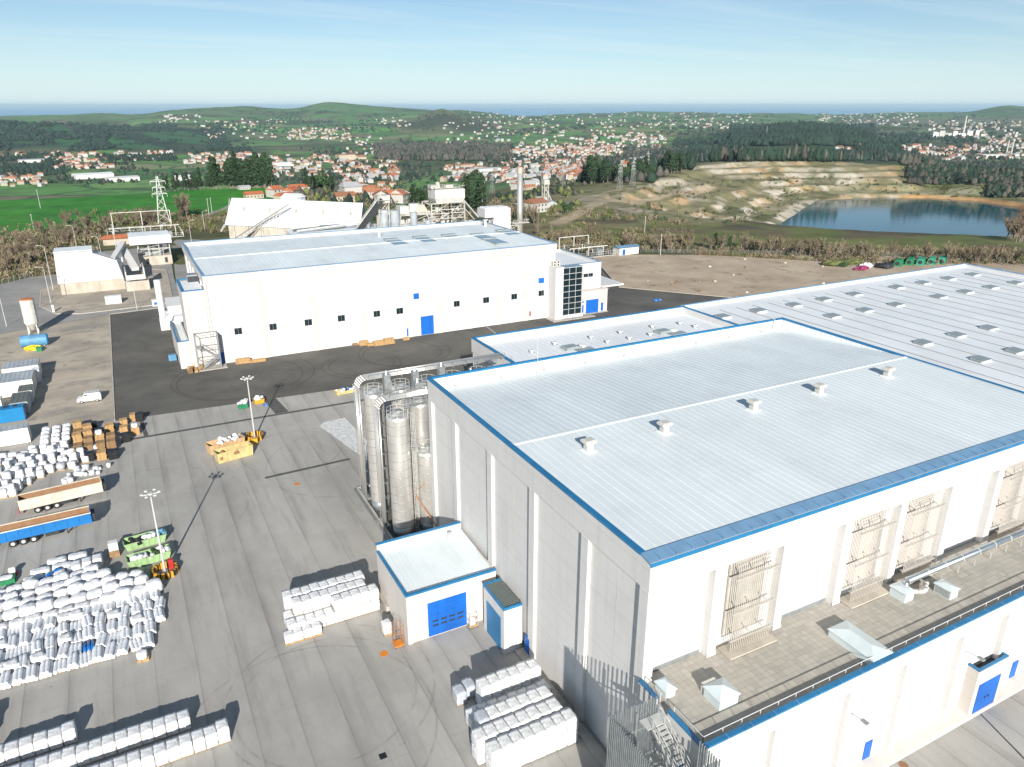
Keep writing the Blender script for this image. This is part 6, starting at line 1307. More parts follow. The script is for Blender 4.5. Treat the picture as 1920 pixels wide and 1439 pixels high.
X,Y=gz(101,586); a=MB(); a.box(-.3,-.3,0,.3,.3,2.2); a.box(-.35,-.35,2.2,.35,.35,2.35); o=a.build('gate_post','white_paint'); o.location=(X,Y,0); tag(o,'short white post at the roadside in front of the traffic island','post')
# switchyards
def switchyard(x0,x1,y0,y1,lab,gh,fence=True):
    s=empty('switchyard',((x0+x1)/2,(y0+y1)/2,0),lab,'switchyard')
    a=MB(); n=3 if x1-x0>20 else 2
    for i in range(n): x=x0+3+(x1-x0-6)*i/(n-1); a.bar((x,y1-2,0),(x,y1-2,gh),.35); a.bar((x,y0+5,0),(x,y0+5,gh*.55),.3)
    a.bar((x0+3,y1-2,gh),(x1-3,y1-2,gh),.3); a.bar((x0+1,y0+5,gh*.55),(x1-1,y0+5,gh*.55),.35); part(a,'gantry','offwhite_metal',s)
    for i in range(26):
        x=random.uniform(x0+2,x1-2); y=random.uniform(y0+2,y1-3); h_=random.uniform(2.2,3.4); a=MB(); a.bar((x,y,0),(x,y,h_*.55),.14); a.cyl((x,y,h_*.55),(x+random.uniform(-.4,.4),y,h_),.18,.14,6); a.bar((x-.5,y,h_),(x+.5,y,h_),.12); part(a,'insulator','dark' if i%3 else 'galv_light',s)
    a=MB(); a.box(x1-8,y0+2,0,x1-5,y0+5,2.6); a.cyl((x1-7.5,y0+3,2.6),(x1-7.5,y0+3,3.8),.2,.2,6); part(a,'transformer','galv',s)
    a=MB(); P=[(x0,y0),(x1,y0),(x1,y1),(x0,y1),(x0,y0)]
    for p,q in zip(P[:-1],P[1:]):
        n=int(math.hypot(q[0]-p[0],q[1]-p[1])/1.2)
        for i in range(n): f=i/n; X=p[0]+(q[0]-p[0])*f; Y=p[1]+(q[1]-p[1])*f; a.bar((X,Y,0),(X,Y,2.2),.07)
        a.bar((*p,2.1),(*q,2.1),.06); a.bar((*p,1.1),(*q,1.1),.05); a.bar((*p,.2),(*q,.2),.2)
    part(a,'fence','galv_light',s)
    return s
switchyard(-5,28,400,432,'outdoor switchyard with a tall pale gantry left of the angled shed',9.5)
switchyard(166,187,262,281,'fenced outdoor switchyard with dark insulators right of the far hall',6.3)
h=empty('switch_house',(190,264,0),'small white hut with a blue roof and a blue door beside the right switchyard','hut')
a=MB(); a.box(188,260.5,0,198,265.5,3.1); part(a,'wall','white_panel',h); a=MB(); a.prism([(187.6,260),(198.5,260),(198.5,266),(187.6,266)],3.11,3.7,[(187.6,262.8),(198.5,262.8),(198.5,263.2),(187.6,263.2)]); part(a,'roof','coping_blue',h); a=MB(); a.box(189.5,260.42,.1,190.9,260.49,2.4); part(a,'door','door_blue',h)
# pylons
def pylon(x,y,z,h,lab,wd=4.5,rz=0):
    p=empty('pylon',(x,y,z),lab,'pylon','electricity pylons in the countryside',rz); a=MB(); n=7; w0=wd; tk=.2 if h>24 and y<500 else .075; 
    def cor(f): w__=w0*(1-f)**1.1*.5+.35; return [(-w__,-w__),(w__,-w__),(w__,w__),(-w__,w__)]
    for i in range(n):
        f0,f1=i/n,(i+1)/n; A_,B_=cor(f0),cor(f1)
        for k in range(4):
            a.bar((*A_[k],h*f0),(*B_[k],h*f1),tk); a.bar((*A_[k],h*f0),(*B_[(k+1)%4],h*f1),tk*.55); a.bar((*A_[(k+1)%4],h*f0),(*B_[k],h*f1),tk*.55)
    part(a,'lattice','galv_light',p,False); a=MB()
    for zf_,l_ in ((.66,3.6),(.78,3.0),(.90,3.6)):
        for s in (-1,1): a.bar((0,0,h*zf_),(s*l_,0,h*zf_),.25); a.bar((s*l_,0,h*zf_),(0,0,h*(zf_+.05)),.15); a.bar((s*l_,0,h*zf_),(s*l_,0,h*zf_-1.6),.14)
    part(a,'crossarm','galv_light',p,False); return p
pylon(22,437,0,26,'big lattice pylon standing behind the left switchyard',5.5)
def pt(px,py): 
    q=hit(px,py); return q[:3]
for (px,py,h_,lab) in ((1055,352,22,'grey lattice pylon in the valley right of the steel chimney'),(1162,355,22,'thin pylon on the grassy slope below the pine clump, left one'),(1186,350,22,'thin pylon on the grassy slope below the pine clump, right one'),(1213,330,26,'pylon at the right end of the pine clump on the ridge'),(923,362,20,'faint pylon behind the dark trees left of the steel chimney'),(1436,262,40,'pale pylon on the far forest hill')):
    X,Y,Z=pt(px,py); pylon(X,Y,Z-.3,h_,lab,3.2,.4)
# poles and street lamps
def lamp(px,py,h,lab,rz=math.pi,grp='street lamps along the access road'):
    X,Y=gz(px,py); l=empty('street_lamp',(X,Y,0),lab,'street lamp',grp,rz); a=MB(); a.cyl((0,0,0),(0,0,h-.8),.11,.07,8); a.path([(0,0,h-.8),(.25,0,h-.25),(.9,0,h),(1.7,0,h+.05)],.05,6); part(a,'pole','galv_light',l,False); a=MB(); a.box(1.5,-.17,h,2.3,.17,h+.14); part(a,'lamp_head','galv_light',l,False)
z4=lambda x,y:(x*.278,400+y*.278)
lamp(*z4(345,610),12,'curved street lamp at the near tip of the traffic island'); lamp(*z4(360,520),15.5,'tallest street lamp, on the left side of the traffic island'); lamp(*z4(690,320),10,'street lamp behind the white granary'); lamp(*z4(925,650),9,'thin post lamp at the top corner of the dark asphalt'); lamp(*z4(45,765),12,'street lamp at the left picture edge beside the road')
lamp(*z4(1292,195),10,'street lamp by the hedge left of the angled shed',0); lamp(*zc(1505,395) if False else (384,433),10,'lamp post on the verge left of the angled shed',0) ; lamp(145,470,11,'street lamp by the brown scrub above the bend of the road')
for (px,py,h_,l_) in ((1208,445,10,'slim pole beyond the right end of the far hall'),(1238,479,9,'slim white pole at the edge of the scrub by the dirt lot'),(76,391,11,'lone utility pole standing in the green field'),(63,428,7,'short utility pole at the lower edge of the green field'),(392,402,9,'utility pole on the field edge left of the shed, left one'),(398,401,9,'utility pole on the field edge left of the shed, right one'),(220,478,13,'tall thin mast by the orange-roofed relay house')):
    q=hit(px,py,200) if py<445 else None; X,Y,Z=q[:3] if q else (*gz(px,py),0); a=MB(); a.cyl((0,0,-.5),(0,0,h_),.14,.1,8); a.bar((-.5,0,h_-.3),(.5,0,h_-.3),.1); o=a.build('utility_pole','galv_light'); o.location=(X,Y,Z); tag(o,l_,'pole')
# fences
def fence(pts,lab,h=2.0,step=2.5,m='galv'):
    f=empty('fence',(pts[0][0],pts[0][1],0),lab,'fence'); a=MB(); b=MB()
    for p,q in zip(pts[:-1],pts[1:]):
        n=max(1,int(math.hypot(q[0]-p[0],q[1]-p[1])/step))
        for i in range(n): t_=i/n; X=p[0]+(q[0]-p[0])*t_; Y=p[1]+(q[1]-p[1])*t_; a.bar((X,Y,0),(X,Y,h),.08)
        for z in np.linspace(.2,h-.05,7): b.bar((p[0],p[1],z),(q[0],q[1],z),.025)
    part(a,'post',m,f); part(b,'wire',m,f)
fence([(-75,288),(-60,298),(-38,319),(-29,331),(-12,372),(-2,400)],'wire fence between the access road and the brown scrub')
fence([(200,262),(226,243.5),(268,220),(291,205.5),(323,171)],'wire fence along the far edge of the dirt lot',1.8)
# dirt lot heaps
def heap(px,py,sx,sy,h_,m,lab,name='scrap_heap',n=5,jit=.3,cat='heap'):
    X,Y=gz(px,py); t_=empty(name,(X,Y,0),lab,cat)
    for i in range(n):
        a=MB(); s_=random.uniform(.6,1.1); jit_box(a,sx*s_/1.5,sy*s_,h_*s_,jit,4,.25); o=a.build('piece',m if isinstance(m,str) else random.choice(m),t_); o.location=(random.uniform(-.45,.45)*sx,random.uniform(-.3,.3)*sy,0); o.rotation_euler=(0,0,random.uniform(-.5,.5))
zq=lambda x,y:(1480+x*.22917,470+y*.22917)
heap(*zq(450,115),14,5,1.6,['ever_leaf','bush_leaf'],'dark green mound of cut brushwood on the dirt lot',n=9,jit=.5)
heap(*zq(590,160),6,2.2,1.5,'magenta','purple-red plastic bundle on the dirt lot',n=4)
heap(*zq(620,138),6,3,1.6,['bagw','wrap'],'white plastic scrap behind the purple-red bundle',n=6)
heap(*zq(780,140),5,4,1.8,['dark','bagw','black_plastic'],'black and white scrap heap left of the green machines',n=7)
for i,(x,y) in enumerate([(890,120),(985,110),(1075,110),(1160,105),(1250,100)]):
    X,Y=gz(*zq(x,y)); c=empty('green_container',(X,Y,0),'green ribbed roller container, %s from the left beside the big white roof'%ORD[i],'container','green containers on the dirt lot',.5)
    a=MB(); a.prism([(-3.4,-1.5),(3.4,-1.5),(3.4,1.5),(-3.4,1.5)],0,2.4,[(-3.2,-1.0),(3.2,-1.0),(3.2,1.0),(-3.2,1.0)]); part(a,'shell','teal_tarp' if i>1 else 'green',c,False)
    a=MB(); a.cyl((-3.45,0,1.2),(-3.41,0,1.2),.8,.8,14); part(a,'round_hatch','dark',c,False); a=MB(); [a.bar((-3+1.2*k,-1.55,0),(-3+1.2*k,-1.05,2.4),.12) for k in range(6)]; part(a,'rib','green',c,False)
X,Y=gz(1232,563); heap(1232,565,3,1.5,.9,['film_blue','black_plastic'],'small blue and black scrap pile at the kerb of the dirt lot',n=3,jit=.1)
for i in range(26):
    x,y=random.uniform(1180,1560),random.uniform(478,560); X,Y=gz(x,y)
    if not inside(X,Y,[(153,211),(218,131),(300,120),(330,60),(322,170),(268,219),(225,243),(176,263)]): continue
    a=MB(); s_=random.uniform(.25,.7); jit_box(a,s_*2,s_*1.4,s_*.8,.1,2,.2); o=a.build('debris_lump',random.choice(['rock_grey','bagw','wood_dark','conc_wall'])); o.location=(X,Y,0.01); tag(o,'small lump of rubble lying on the brown dirt lot','rubble','rubble scattered on the dirt lot')
# ================================================================== HOUSES
def house_mesh(sx,sy,h,rh,hip=False):
    w_=MB(); w_.box(-sx/2,-sy/2,-2,sx/2,sy/2,h); w_.add([(-sx/2,-sy/2,h),(-sx/2,sy/2,h),(-sx/2,0,h+rh*.9),(sx/2,-sy/2,h),(sx/2,sy/2,h),(sx/2,0,h+rh*.9)],[(0,2,1),(3,4,5)])
    for i in range(3):
        x=-sx/2+sx*(i+.5)/3
    r=MB(); e=.5; k=sx/2-1.5 if hip else sx/2+e
    P=[(-sx/2-e,-sy/2-e,h-.1),(sx/2+e,-sy/2-e,h-.1),(sx/2+e,sy/2+e,h-.1),(-sx/2-e,sy/2+e,h-.1),(-k,0,h+rh),(k,0,h+rh)]
    r.add(P,[(0,1,5,4),(2,3,4,5),(3,0,4),(1,2,5),(3,2,1,0)])
    return w_,r
def win_mesh(sx,sy,h):
    m=MB(); n=max(2,int(sx/3)); lv=2 if h>4.5 else 1
    for l in range(lv):
        for i in range(n): x=-sx/2+sx*(i+.5)/n; m.box(x-.5,-sy/2-.04,.9+2.8*l,x+.5,-sy/2-.005,2.2+2.8*l)
    return m
kinds=[]
for sx,sy,h,rh,hip in ((12,9,5.8,2.4,False),(10,9,5.6,2.6,True),(16,10,3.5,2.4,False),(22,11,6,2.6,True),(11,9,8.5,2.4,True)):
    w_,r_=house_mesh(sx,sy,h,rh,hip); wn_=win_mesh(sx,sy,h)
    def mk(mb,name):
        me=bpy.data.meshes.new(name); me.from_pydata(mb.v,[],mb.f); me.update(); return me
    kinds.append([{c:mk(w_,'wall') for c in ('house_white','house_cream')},{c:mk(r_,'roof') for c in ('tile_red','tile_orange','tile_brown','roof_shed')},mk(wn_,'window'),(w_,r_)])
    for d in kinds[-1][:2]:
        for c,me in d.items(): me.materials.append(M[c])
    kinds[-1][2].materials.append(M['dark'])
def house(X,Y,Z,kk,wc,rc,rz,lab,grp=None,sc=1):
    o=empty('house',(X,Y,Z),lab,'house',grp,rz); o.scale=(sc,sc,sc); mk_obj('wall',kinds[kk][0][wc],o); mk_obj('roof',kinds[kk][1][rc],o); mk_obj('window',kinds[kk][2],o); return o
for (px,py,kk,wc,rc,rz,lab,sc) in ((476,372,2,'house_cream','tile_red',.1,'small yellow barn with an orange roof at the left end of the farm hamlet',.75),(517,370,1,'house_white','tile_red',.5,'white farmhouse with a red hipped roof and ochre lean-to in the farm hamlet',.95),(534,374,2,'house_cream','tile_red',.6,'low ochre farm building in front of the red-roofed farmhouse',.8),(547,370,0,'house_white','tile_red',.9,'farm building with its gable turned left in the middle of the hamlet',.85),(562,363,3,'house_white','tile_red',.05,'largest white farmhouse with a long orange roof at the right of the hamlet',.75),(458,356,2,'house_white','roof_shed',.2,'lone small white shed at the crest of the green field',.5),
    (970,355,1,'house_white','tile_brown',.4,'white villa with a brown roof left behind the steel chimney',1.0),(991,356,2,'house_cream','tile_orange',.2,'bright yellow house right of the steel chimney',.8),(665,378,0,'house_cream','tile_orange',.3,'ochre house nearest the processing plant on the left',.9)):
    q=hit(px,py,400)
    if q is None: continue
    house(q[0],q[1],q[2],kk,wc,rc,rz,lab,None,sc)
q=hit(1004,398,330)
house(q[0],q[1],q[2],0,'house_white','tile_brown',.3,'old white workshop below the headframe right of the steel chimney',None,1.0); q2=hit(1031,392,330); house(q2[0],q2[1],q2[2],2,'house_white','roof_shed',1.2,'grey-roofed workshop with a pink gable right of the headframe',None,.9)
q3=hit(1022,388,330); a=MB(); frame_tower(a,-1.5,1.5,-1.5,1.5,-1,[5,10,14],.4); a.box(-2,-2,14,2,2,17); a.bar((0,0,12),(5,-4,0),.5); a.cyl((-4,-2,0),(-4,-2,6.5),4.2,4.2,14); o=a.build('headframe','plant_white'); o.location=q3[:3]; tag(o,'old white headframe tower on legs above a round tank','tower')
# clusters: photo boxes, count, share of orange roofs, group words
CL=[((95,290,205,318),75,.85,'orange-roofed village at the foot of the dark left hill'),((205,286,325,303),32,.7,'strip of houses below the dark left hill'),((345,288,485,308),60,.6,'village between the dark left hill and the white factory'),((400,292,650,333),140,.55,'wide village left in the valley'),((0,330,90,352),28,.7,'houses at the left edge above the pines'),
((380,225,540,262),60,.5,'hill village on the upper left slope'),((540,243,655,263),110,.95,'dense orange-roofed housing estate on the upper slope'),((300,217,375,232),26,.1,'pale houses on the skyline village'),((640,258,735,300),40,.5,'houses below the pyramid hill'),((640,303,745,345),95,.6,'houses in the valley behind the long shed'),((645,350,760,384),34,.85,'orange roofs just behind the processing plant'),((830,310,975,345),90,.35,'village behind the processing plant'),
((830,232,1250,300),230,.45,'scattered farms across the green middle distance'),((940,270,1115,335),240,.35,'dense town centre of the valley'),((1055,277,1155,293),90,.97,'bright orange terraces at the edge of the town'),((1100,252,1245,290),90,.5,'suburb right of the town'),((1020,300,1115,338),130,.4,'front part of the valley town'),((1150,305,1215,322),26,.6,'houses behind the pine clump'),((1255,208,1420,243),110,.15,'pale coastal town behind the forest hill'),((880,212,1260,235),110,.25,'pale houses near the coast'),
((1530,211,1720,236),110,.2,'pale settlement on the plain before the sea'),((1690,275,1860,302),120,.6,'houses on the plain behind the quarry'),((1740,228,1920,262),140,.15,'pale industrial town at the right'),((1855,262,1920,300),50,.3,'buildings at the right picture edge'),((1565,268,1612,282),14,.5,'hamlet in the forest saddle'),((1500,250,1560,262),8,.8,'hamlet on the forest hill'),((700,222,770,240),16,.3,'houses on the shoulder of the pyramid hill'),((960,345,1010,356),6,.6,'houses beyond the steel chimney'),((0,286,95,300),8,.5,'few houses below the left hill')]
H_=[]
for (x0,y0,x1,y1),n,po,g_ in CL:
    xs=rng.uniform(x0,x1,n); ys=rng.uniform(y0,y1,n); X,Y,Z,D=hits(xs,ys,420)
    for i in range(len(X)): H_.append((D[i],X[i],Y[i],Z[i],po,g_))
H_.sort(key=lambda h:h[0]); used=[]
VX=[[],[]]; bulk={k:[MB(),MB()] for k in ()}
walls={c:([],[]) for c in ('house_white','house_cream','tile_red','tile_orange','tile_brown','roof_shed')}
cellset=set(); ni=0
for D,X,Y,Z,po,g_ in H_:
    key=(int(X/13),int(Y/13))
    if key in cellset: continue
    cellset.add(key)
    orange=random.random()<po; rc=random.choice(['tile_red','tile_orange','tile_orange','tile_brown']) if orange else random.choice(['roof_shed','roof_shed','tile_brown']); wc=random.choice(['house_white','house_white','house_cream']); kk=random.choice([0,1,1,2,4,0,3 if D>1500 else 0]); rz=random.choice([0,.3,-.4,1.2])+random.uniform(-.3,.3); sc=random.uniform(.85,1.2)*(1.05 if D>3500 else .92 if D>1500 else 1)
    if ni<285:
        house(X,Y,Z,kk,wc,rc,rz,'%s house with %s roof in the %s'%('white' if wc=='house_white' else 'cream',{'tile_red':'a red','tile_orange':'an orange','tile_brown':'a brown','roof_shed':'a grey'}[rc],g_),g_,sc); ni+=1
    else:
        c,s=math.cos(rz)*sc,math.sin(rz)*sc
        for mb,col in zip(kinds[kk][3],(wc,rc)):
            V_,F_=walls[col]; o_=len(V_); V_+=[(X+c*v[0]-s*v[1],Y+s*v[0]+c*v[1],Z+v[2]*sc) for v in mb.v]; F_+=[tuple(k+o_ for k in f) for f in mb.f]
mb=MB(); mats=list(walls); 
for i,cname in enumerate(mats): mb.cur=i; mb.add(*walls[cname])
tag(mb.build('distant_houses',mats),'countless small pale and orange-roofed houses scattered over the valley and coast','houses',None,'stuff')
# big pale sheds of the valley
for (px,py,sx,sy,h_,rz,m,lab) in ((175,334,75,38,9,.25,'roof_bright','large white factory left in the valley before the rock cut'),(230,340,60,30,8,.25,'white_panel','white factory wing right of the large one'),(345,338,40,30,8,.3,'roof_bright','white warehouse before the field pines'),(60,305,60,22,7,.2,'roof_shed','long grey shed at the left edge of the valley'),(872,316,42,24,9,.2,'house_cream','orange-trimmed white factory in the valley behind the plant'),(915,322,60,22,7,.1,'roof_shed','long grey-roofed shed right of the orange-trimmed factory'),(1195,302,80,30,8,.5,'roof_shed','long pale shed at the edge of the town'),(1255,309,50,20,7,.5,'white_panel','white shed right of the town below the ridge'),(1870,296,120,30,8,-.3,'white_panel','long white hall on the plain at the right'),(648,300,50,30,14,.1,'house_cream','cream block in the middle of the valley'),(530,312,50,20,7,.2,'roof_bright','white hall amid the left village')):
    q=hit(px,py,700)
    if q is None: continue
    t_=empty('factory',(q[0],q[1],q[2]),lab,'factory',None,rz); a=MB(); a.box(-sx/2,-sy/2,-3,sx/2,sy/2,h_); part(a,'wall','white_panel' if m!='house_cream' else 'house_cream',t_,False); a=MB(); a.prism([(-sx/2-.5,-sy/2-.5),(sx/2+.5,-sy/2-.5),(sx/2+.5,sy/2+.5),(-sx/2-.5,sy/2+.5)],h_+.01,h_+2,[(-sx/2,-1),(sx/2,-1),(sx/2,1),(-sx/2,1)]); part(a,'roof',m if m!='house_cream' else 'tile_orange',t_,False)
# chemical works at the right with chimneys
q=hit(1795,258,1500); wk=empty('chemical_works',q[:3],'group of white chemical plant blocks around a tall pale chimney on the plain','factory')
S_=q[3]/1400
for i,(dx,w__,h_) in enumerate([(-40,9,9),(-30,8,12),(-20,10,8),(-9,7,11),(14,9,12),(26,6,13),(2,14,7),(38,10,6)]): a=MB(); a.box((dx-w__/2)*S_,-12*S_+i*S_,-2,(dx+w__/2)*S_,(i-4)*S_,h_*S_*.8); o=part(a,'block','house_white' if i%3 else 'galv_light',wk,False)
wk.rotation_euler=(0,0,-YAW)
a=MB(); a.cyl((8*S_,0,0),(8*S_,0,31*S_),1.6*S_,1.0*S_,12); part(a,'chimney','house_white',wk,False)
for (px,h_) in ((1886,22),(1895,22)):
    q=hit(px,292,1500); a=MB(); s2=q[3]/1400; a.cyl((0,0,0),(0,0,h_*s2),1.3*s2,.9*s2,10); a.cyl((0,0,h_*s2*.8),(0,0,h_*s2*.88),1.25*s2,1.2*s2,10); o=a.build('works_chimney','house_white'); o.location=q[:3]; tag(o,'pale works chimney near the right edge, %s of the pair'%('left one' if px==1886 else 'right one'),'chimney','pair of works chimneys at the right edge')
# ================================================================== TREES
def leaf_cloud(mb,c,r,n,ls,flat=.8,shell=.35):
    for _ in range(n):
        d=Vector((random.gauss(0,1),random.gauss(0,1),random.gauss(0,1))).normalized(); k=shell+(1-shell)*random.random(); p=Vector(c)+Vector((d.x*r[0],d.y*r[1],d.z*r[2]))*k
        a=Vector((random.gauss(0,1),random.gauss(0,1),random.gauss(0,1))).normalized(); b=a.orthogonal().normalized(); s=ls*random.uniform(.6,1.3)
        mb.add([p+a*s,p+b*s*.8,p-a*s*.7,p-b*s*.8],[(0,1,2,3)])
def pine_tree(h):
    t_=MB(); t_.cyl((0,0,-1),(0,0,h*.9),.28,.08,7); c=MB(); n=8
    for i in range(n):
        f=.22+.78*i/n; r=h*.2*(1-f)**.7+.35; leaf_cloud(c,(random.uniform(-.4,.4),random.uniform(-.4,.4),h*f),(r,r,h*.09),42,.62)
    return t_,c
def round_tree(h):
    t_=MB(); t_.cyl((0,0,-1),(0,0,h*.6),.3,.12,7); c=MB()
    for i in range(6):
        a=random.uniform(0,6.28); r=h*.17; p=(math.cos(a)*r,math.sin(a)*r,h*random.uniform(.5,.82)); t_.cyl((0,0,h*.35),p,.12,.04,5); leaf_cloud(c,p,(h*.24,h*.24,h*.2),60,.6)
    return t_,c
def bare_tree(h):
    t_=MB(); c=MB(); t_.cyl((0,0,-1),(0,0,h*.55),.2,.08,6)
    for i in range(9):
        a=random.uniform(0,6.28); z=h*random.uniform(.15,.5); p=Vector((math.cos(a)*h*random.uniform(.1,.27),math.sin(a)*h*random.uniform(.1,.27),h*random.uniform(.65,.98))); t_.cyl((0,0,z),p,.08,.03,5)
        for _ in range(16):
            q=p.lerp(Vector((0,0,z)),random.random()*.75); e=q+Vector((random.gauss(0,.35),random.gauss(0,.35),random.uniform(.4,1.3)))*h*.09; c.bar(q,e,.07,.03)
            s=.35; leaf_cloud(c,q,(h*.06,h*.06,h*.07),2,.18)
    return t_,c
def bush(h):
    t_=MB(); t_.cyl((0,0,-.5),(0,0,h*.4),.12,.05,5); c=MB()
    for i in range(4): leaf_cloud(c,(random.uniform(-.3,.3)*h,random.uniform(-.3,.3)*h,h*random.uniform(.3,.6)),(h*.45,h*.45,h*.4),45,.32)
    return t_,c
TR={}
def treekind(key,fn,leaf,bark,hs,nv=4):
    L_=[]
    for i in range(nv):
        t_,c=fn(hs); L_.append((mesh_of(t_,bark),mesh_of(c,leaf)))
    TR[key]=L_
treekind('pine',pine_tree,'pine_leaf','bark',14); treekind('round',round_tree,'ever_leaf','bark',10); treekind('bare',bare_tree,'twig','bark',8); treekind('bare_red',bare_tree,'twig_red','bark',8,3); treekind('bush',bush,'bush_leaf','bark',2.6,3); treekind('scrub',bush,'twig','bark',2.6,3); treekind('scrub_red',bush,'twig_red','bark',2.6,3)
def tree(kind,X,Y,Z,sc,lab,grp,name='tree',cat='tree',wd=1):
    t_=empty(name,(X,Y,Z),lab,cat,grp,random.uniform(0,6.28)); t_.scale=(sc*wd,sc*wd,sc*random.uniform(.85,1.15)); a,b=random.choice(TR[kind]); mk_obj('trunk',a,t_); mk_obj('crown',b,t_)
def ground(X,Y): return float(zfield(np.array([X]),np.array([Y]))[0])
def scatter(kinds_,x0,y0,x1,y1,n,s0,s1,lab,grp,cat='tree',name='tree',dmin=300,wd=1,yfn=None):
    k=0
    for _ in range(n*4):
        if k>=n: break
        px=random.uniform(x0,x1); f=(px-x0)/(x1-x0); py=(y0+(y1-y0)*f)+random.uniform(-1,1)*(yfn or 4); q=hit(px,py,dmin)
        if q is None or q[2]<ZL+1: continue
        tree(random.choice(kinds_),q[0],q[1],q[2]-.2,random.uniform(s0,s1),lab,grp,name,cat,wd); k+=1
scatter(['pine'],-10,366,225,361,34,.75,1.15,'dark pine in the row along the far edge of the bright green field','pines along the far edge of the green field','tree','pine_tree',580,.9,3)
scatter(['pine','pine','bare_red'],225,361,400,354,30,.8,1.15,'dark pine in the thick row behind the crest of the green field','pines behind the crest of the green field','tree','pine_tree',580,1,3)
scatter(['pine'],396,356,520,352,40,1.3,1.9,'tall dark pine in the dense grove above the farm hamlet','tall pines of the grove above the farm hamlet','tree','pine_tree',620,1.1,5)
scatter(['round','pine'],575,366,640,358,12,.9,1.4,'dark tree behind the large orange-roofed farmhouse','trees behind the farm hamlet','tree','tree',560,1,4)
scatter(['round','pine'],775,392,800,385,6,1.1,1.5,'dark evergreen between the belt conveyor and the plant tower','evergreens behind the plant','tree','tree',420,1,6)
scatter(['round','pine'],862,388,905,400,16,1.3,1.8,'large dark evergreen right behind the processing plant','large evergreens right of the plant','tree','tree',400,1.1,10)
scatter(['bare','bare_red'],900,405,1010,418,20,.9,1.3,'brown leafless tree at the foot of the steel chimney','leafless trees by the chimney','tree','tree',330,1.2,6)
scatter(['pine'],1092,343,1145,340,20,1.3,1.8,'dark pine in the left clump on the right-hand ridge','pines of the left ridge clump','tree','pine_tree',640,1.2,4)
scatter(['pine','round'],1145,340,1225,333,26,1.0,1.4,'dark pine in the row right of the ridge clump','pines in the ridge row','tree','pine_tree',640,1.2,3)
scatter(['pine'],1243,326,1280,322,14,1.2,1.6,'dark pine in the small clump at the ridge top','pines of the ridge top clump','tree','pine_tree',640,1.2,3)
scatter(['bare','bare','bare_red'],1005,452,1450,478,52,.6,.95,'brown leafless tree in the belt behind the dirt lot','leafless trees of the belt behind the dirt lot','tree','tree',300,1.25,9)
scatter(['bare','bare','bare_red'],1450,482,1925,497,52,.7,1.1,'pale leafless tree on the rim in front of the lake','leafless trees on the rim in front of the lake','tree','tree',300,1.2,6)
scatter(['bare','bare_red','bare_red'],1880,440,1925,455,14,1.1,1.5,'purple-brown leafless tree at the right end of the lake','leafless trees at the right end of the lake','tree','tree',300,1.3,8)
scatter(['bare','bare','bare_red'],0,500,170,430,44,.7,1.2,'brown leafless tree in the scrub left of the access road','leafless trees left of the access road','tree','tree',330,1.4,32)
scatter(['bare','bare_red','bush'],170,432,345,415,34,.7,1.15,'brown leafless tree between the switchyard and the green field','leafless trees behind the switchyard','tree','tree',380,1.35,8)
scatter(['bare'],338,412,352,408,3,1.5,1.8,'large bare round-crowned tree by the big pylon','large bare trees by the big pylon','tree','tree',400,1.5,3)
for (px,py,l) in ((1340,470,'small dark conifer by the dirt lot, the larger of two'),(1367,468,'small dark conifer by the dirt lot, the slimmer of two')): 
    q=hit(px,py,300); tree('pine',q[0],q[1],q[2],.55 if px==1340 else .45,l,None,'pine_tree','tree',1.2)
scatter(['round'],1058,402,1075,400,3,.55,.7,'dark bush in front of the old white workshop','bushes by the old workshop','bush','bush',330,1,2)
# ground cover and woods as masses
def blob_mass(name,lab,X,Y,Z,w_,h_,mats,pick,cat,cone=0.35):
    """many small irregular crowns in one mesh: two-ring bodies of six sides"""
    n=len(X); V=np.zeros((n,14,3)); ang=np.arange(6)*math.pi/3
    rj=rng.uniform(.7,1.3,(n,12)); a0=rng.uniform(0,6.28,n)
    for k in range(6):
        for lv,(rr_,zz_) in enumerate(((1.0,.3),(.72-cone*.4,.68))):
            j=lv*6+k; t_=a0+ang[k]+lv*.5; V[:,j,0]=X+np.cos(t_)*w_*rr_*rj[:,j]; V[:,j,1]=Y+np.sin(t_)*w_*rr_*rj[:,j]; V[:,j,2]=Z+h_*zz_*rng.uniform(.85,1.15,n)
    V[:,12]=np.stack([X,Y,Z-1],-1); V[:,13]=np.stack([X+rng.uniform(-.2,.2,n)*w_,Y,Z+h_],-1)
    T=[]
    for k in range(6):
        k2=(k+1)%6; T+=[(12,k2,k),(k,k2,6+k2),(k,6+k2,6+k),(6+k,6+k2,13)]
    F=(np.array(T)[None]+np.arange(n)[:,None,None]*14).reshape(-1,3)
    o=np_mesh(name,V.reshape(-1,3),F,mats,np.repeat(pick,24)); return tag(o,lab,cat,None,'stuff')
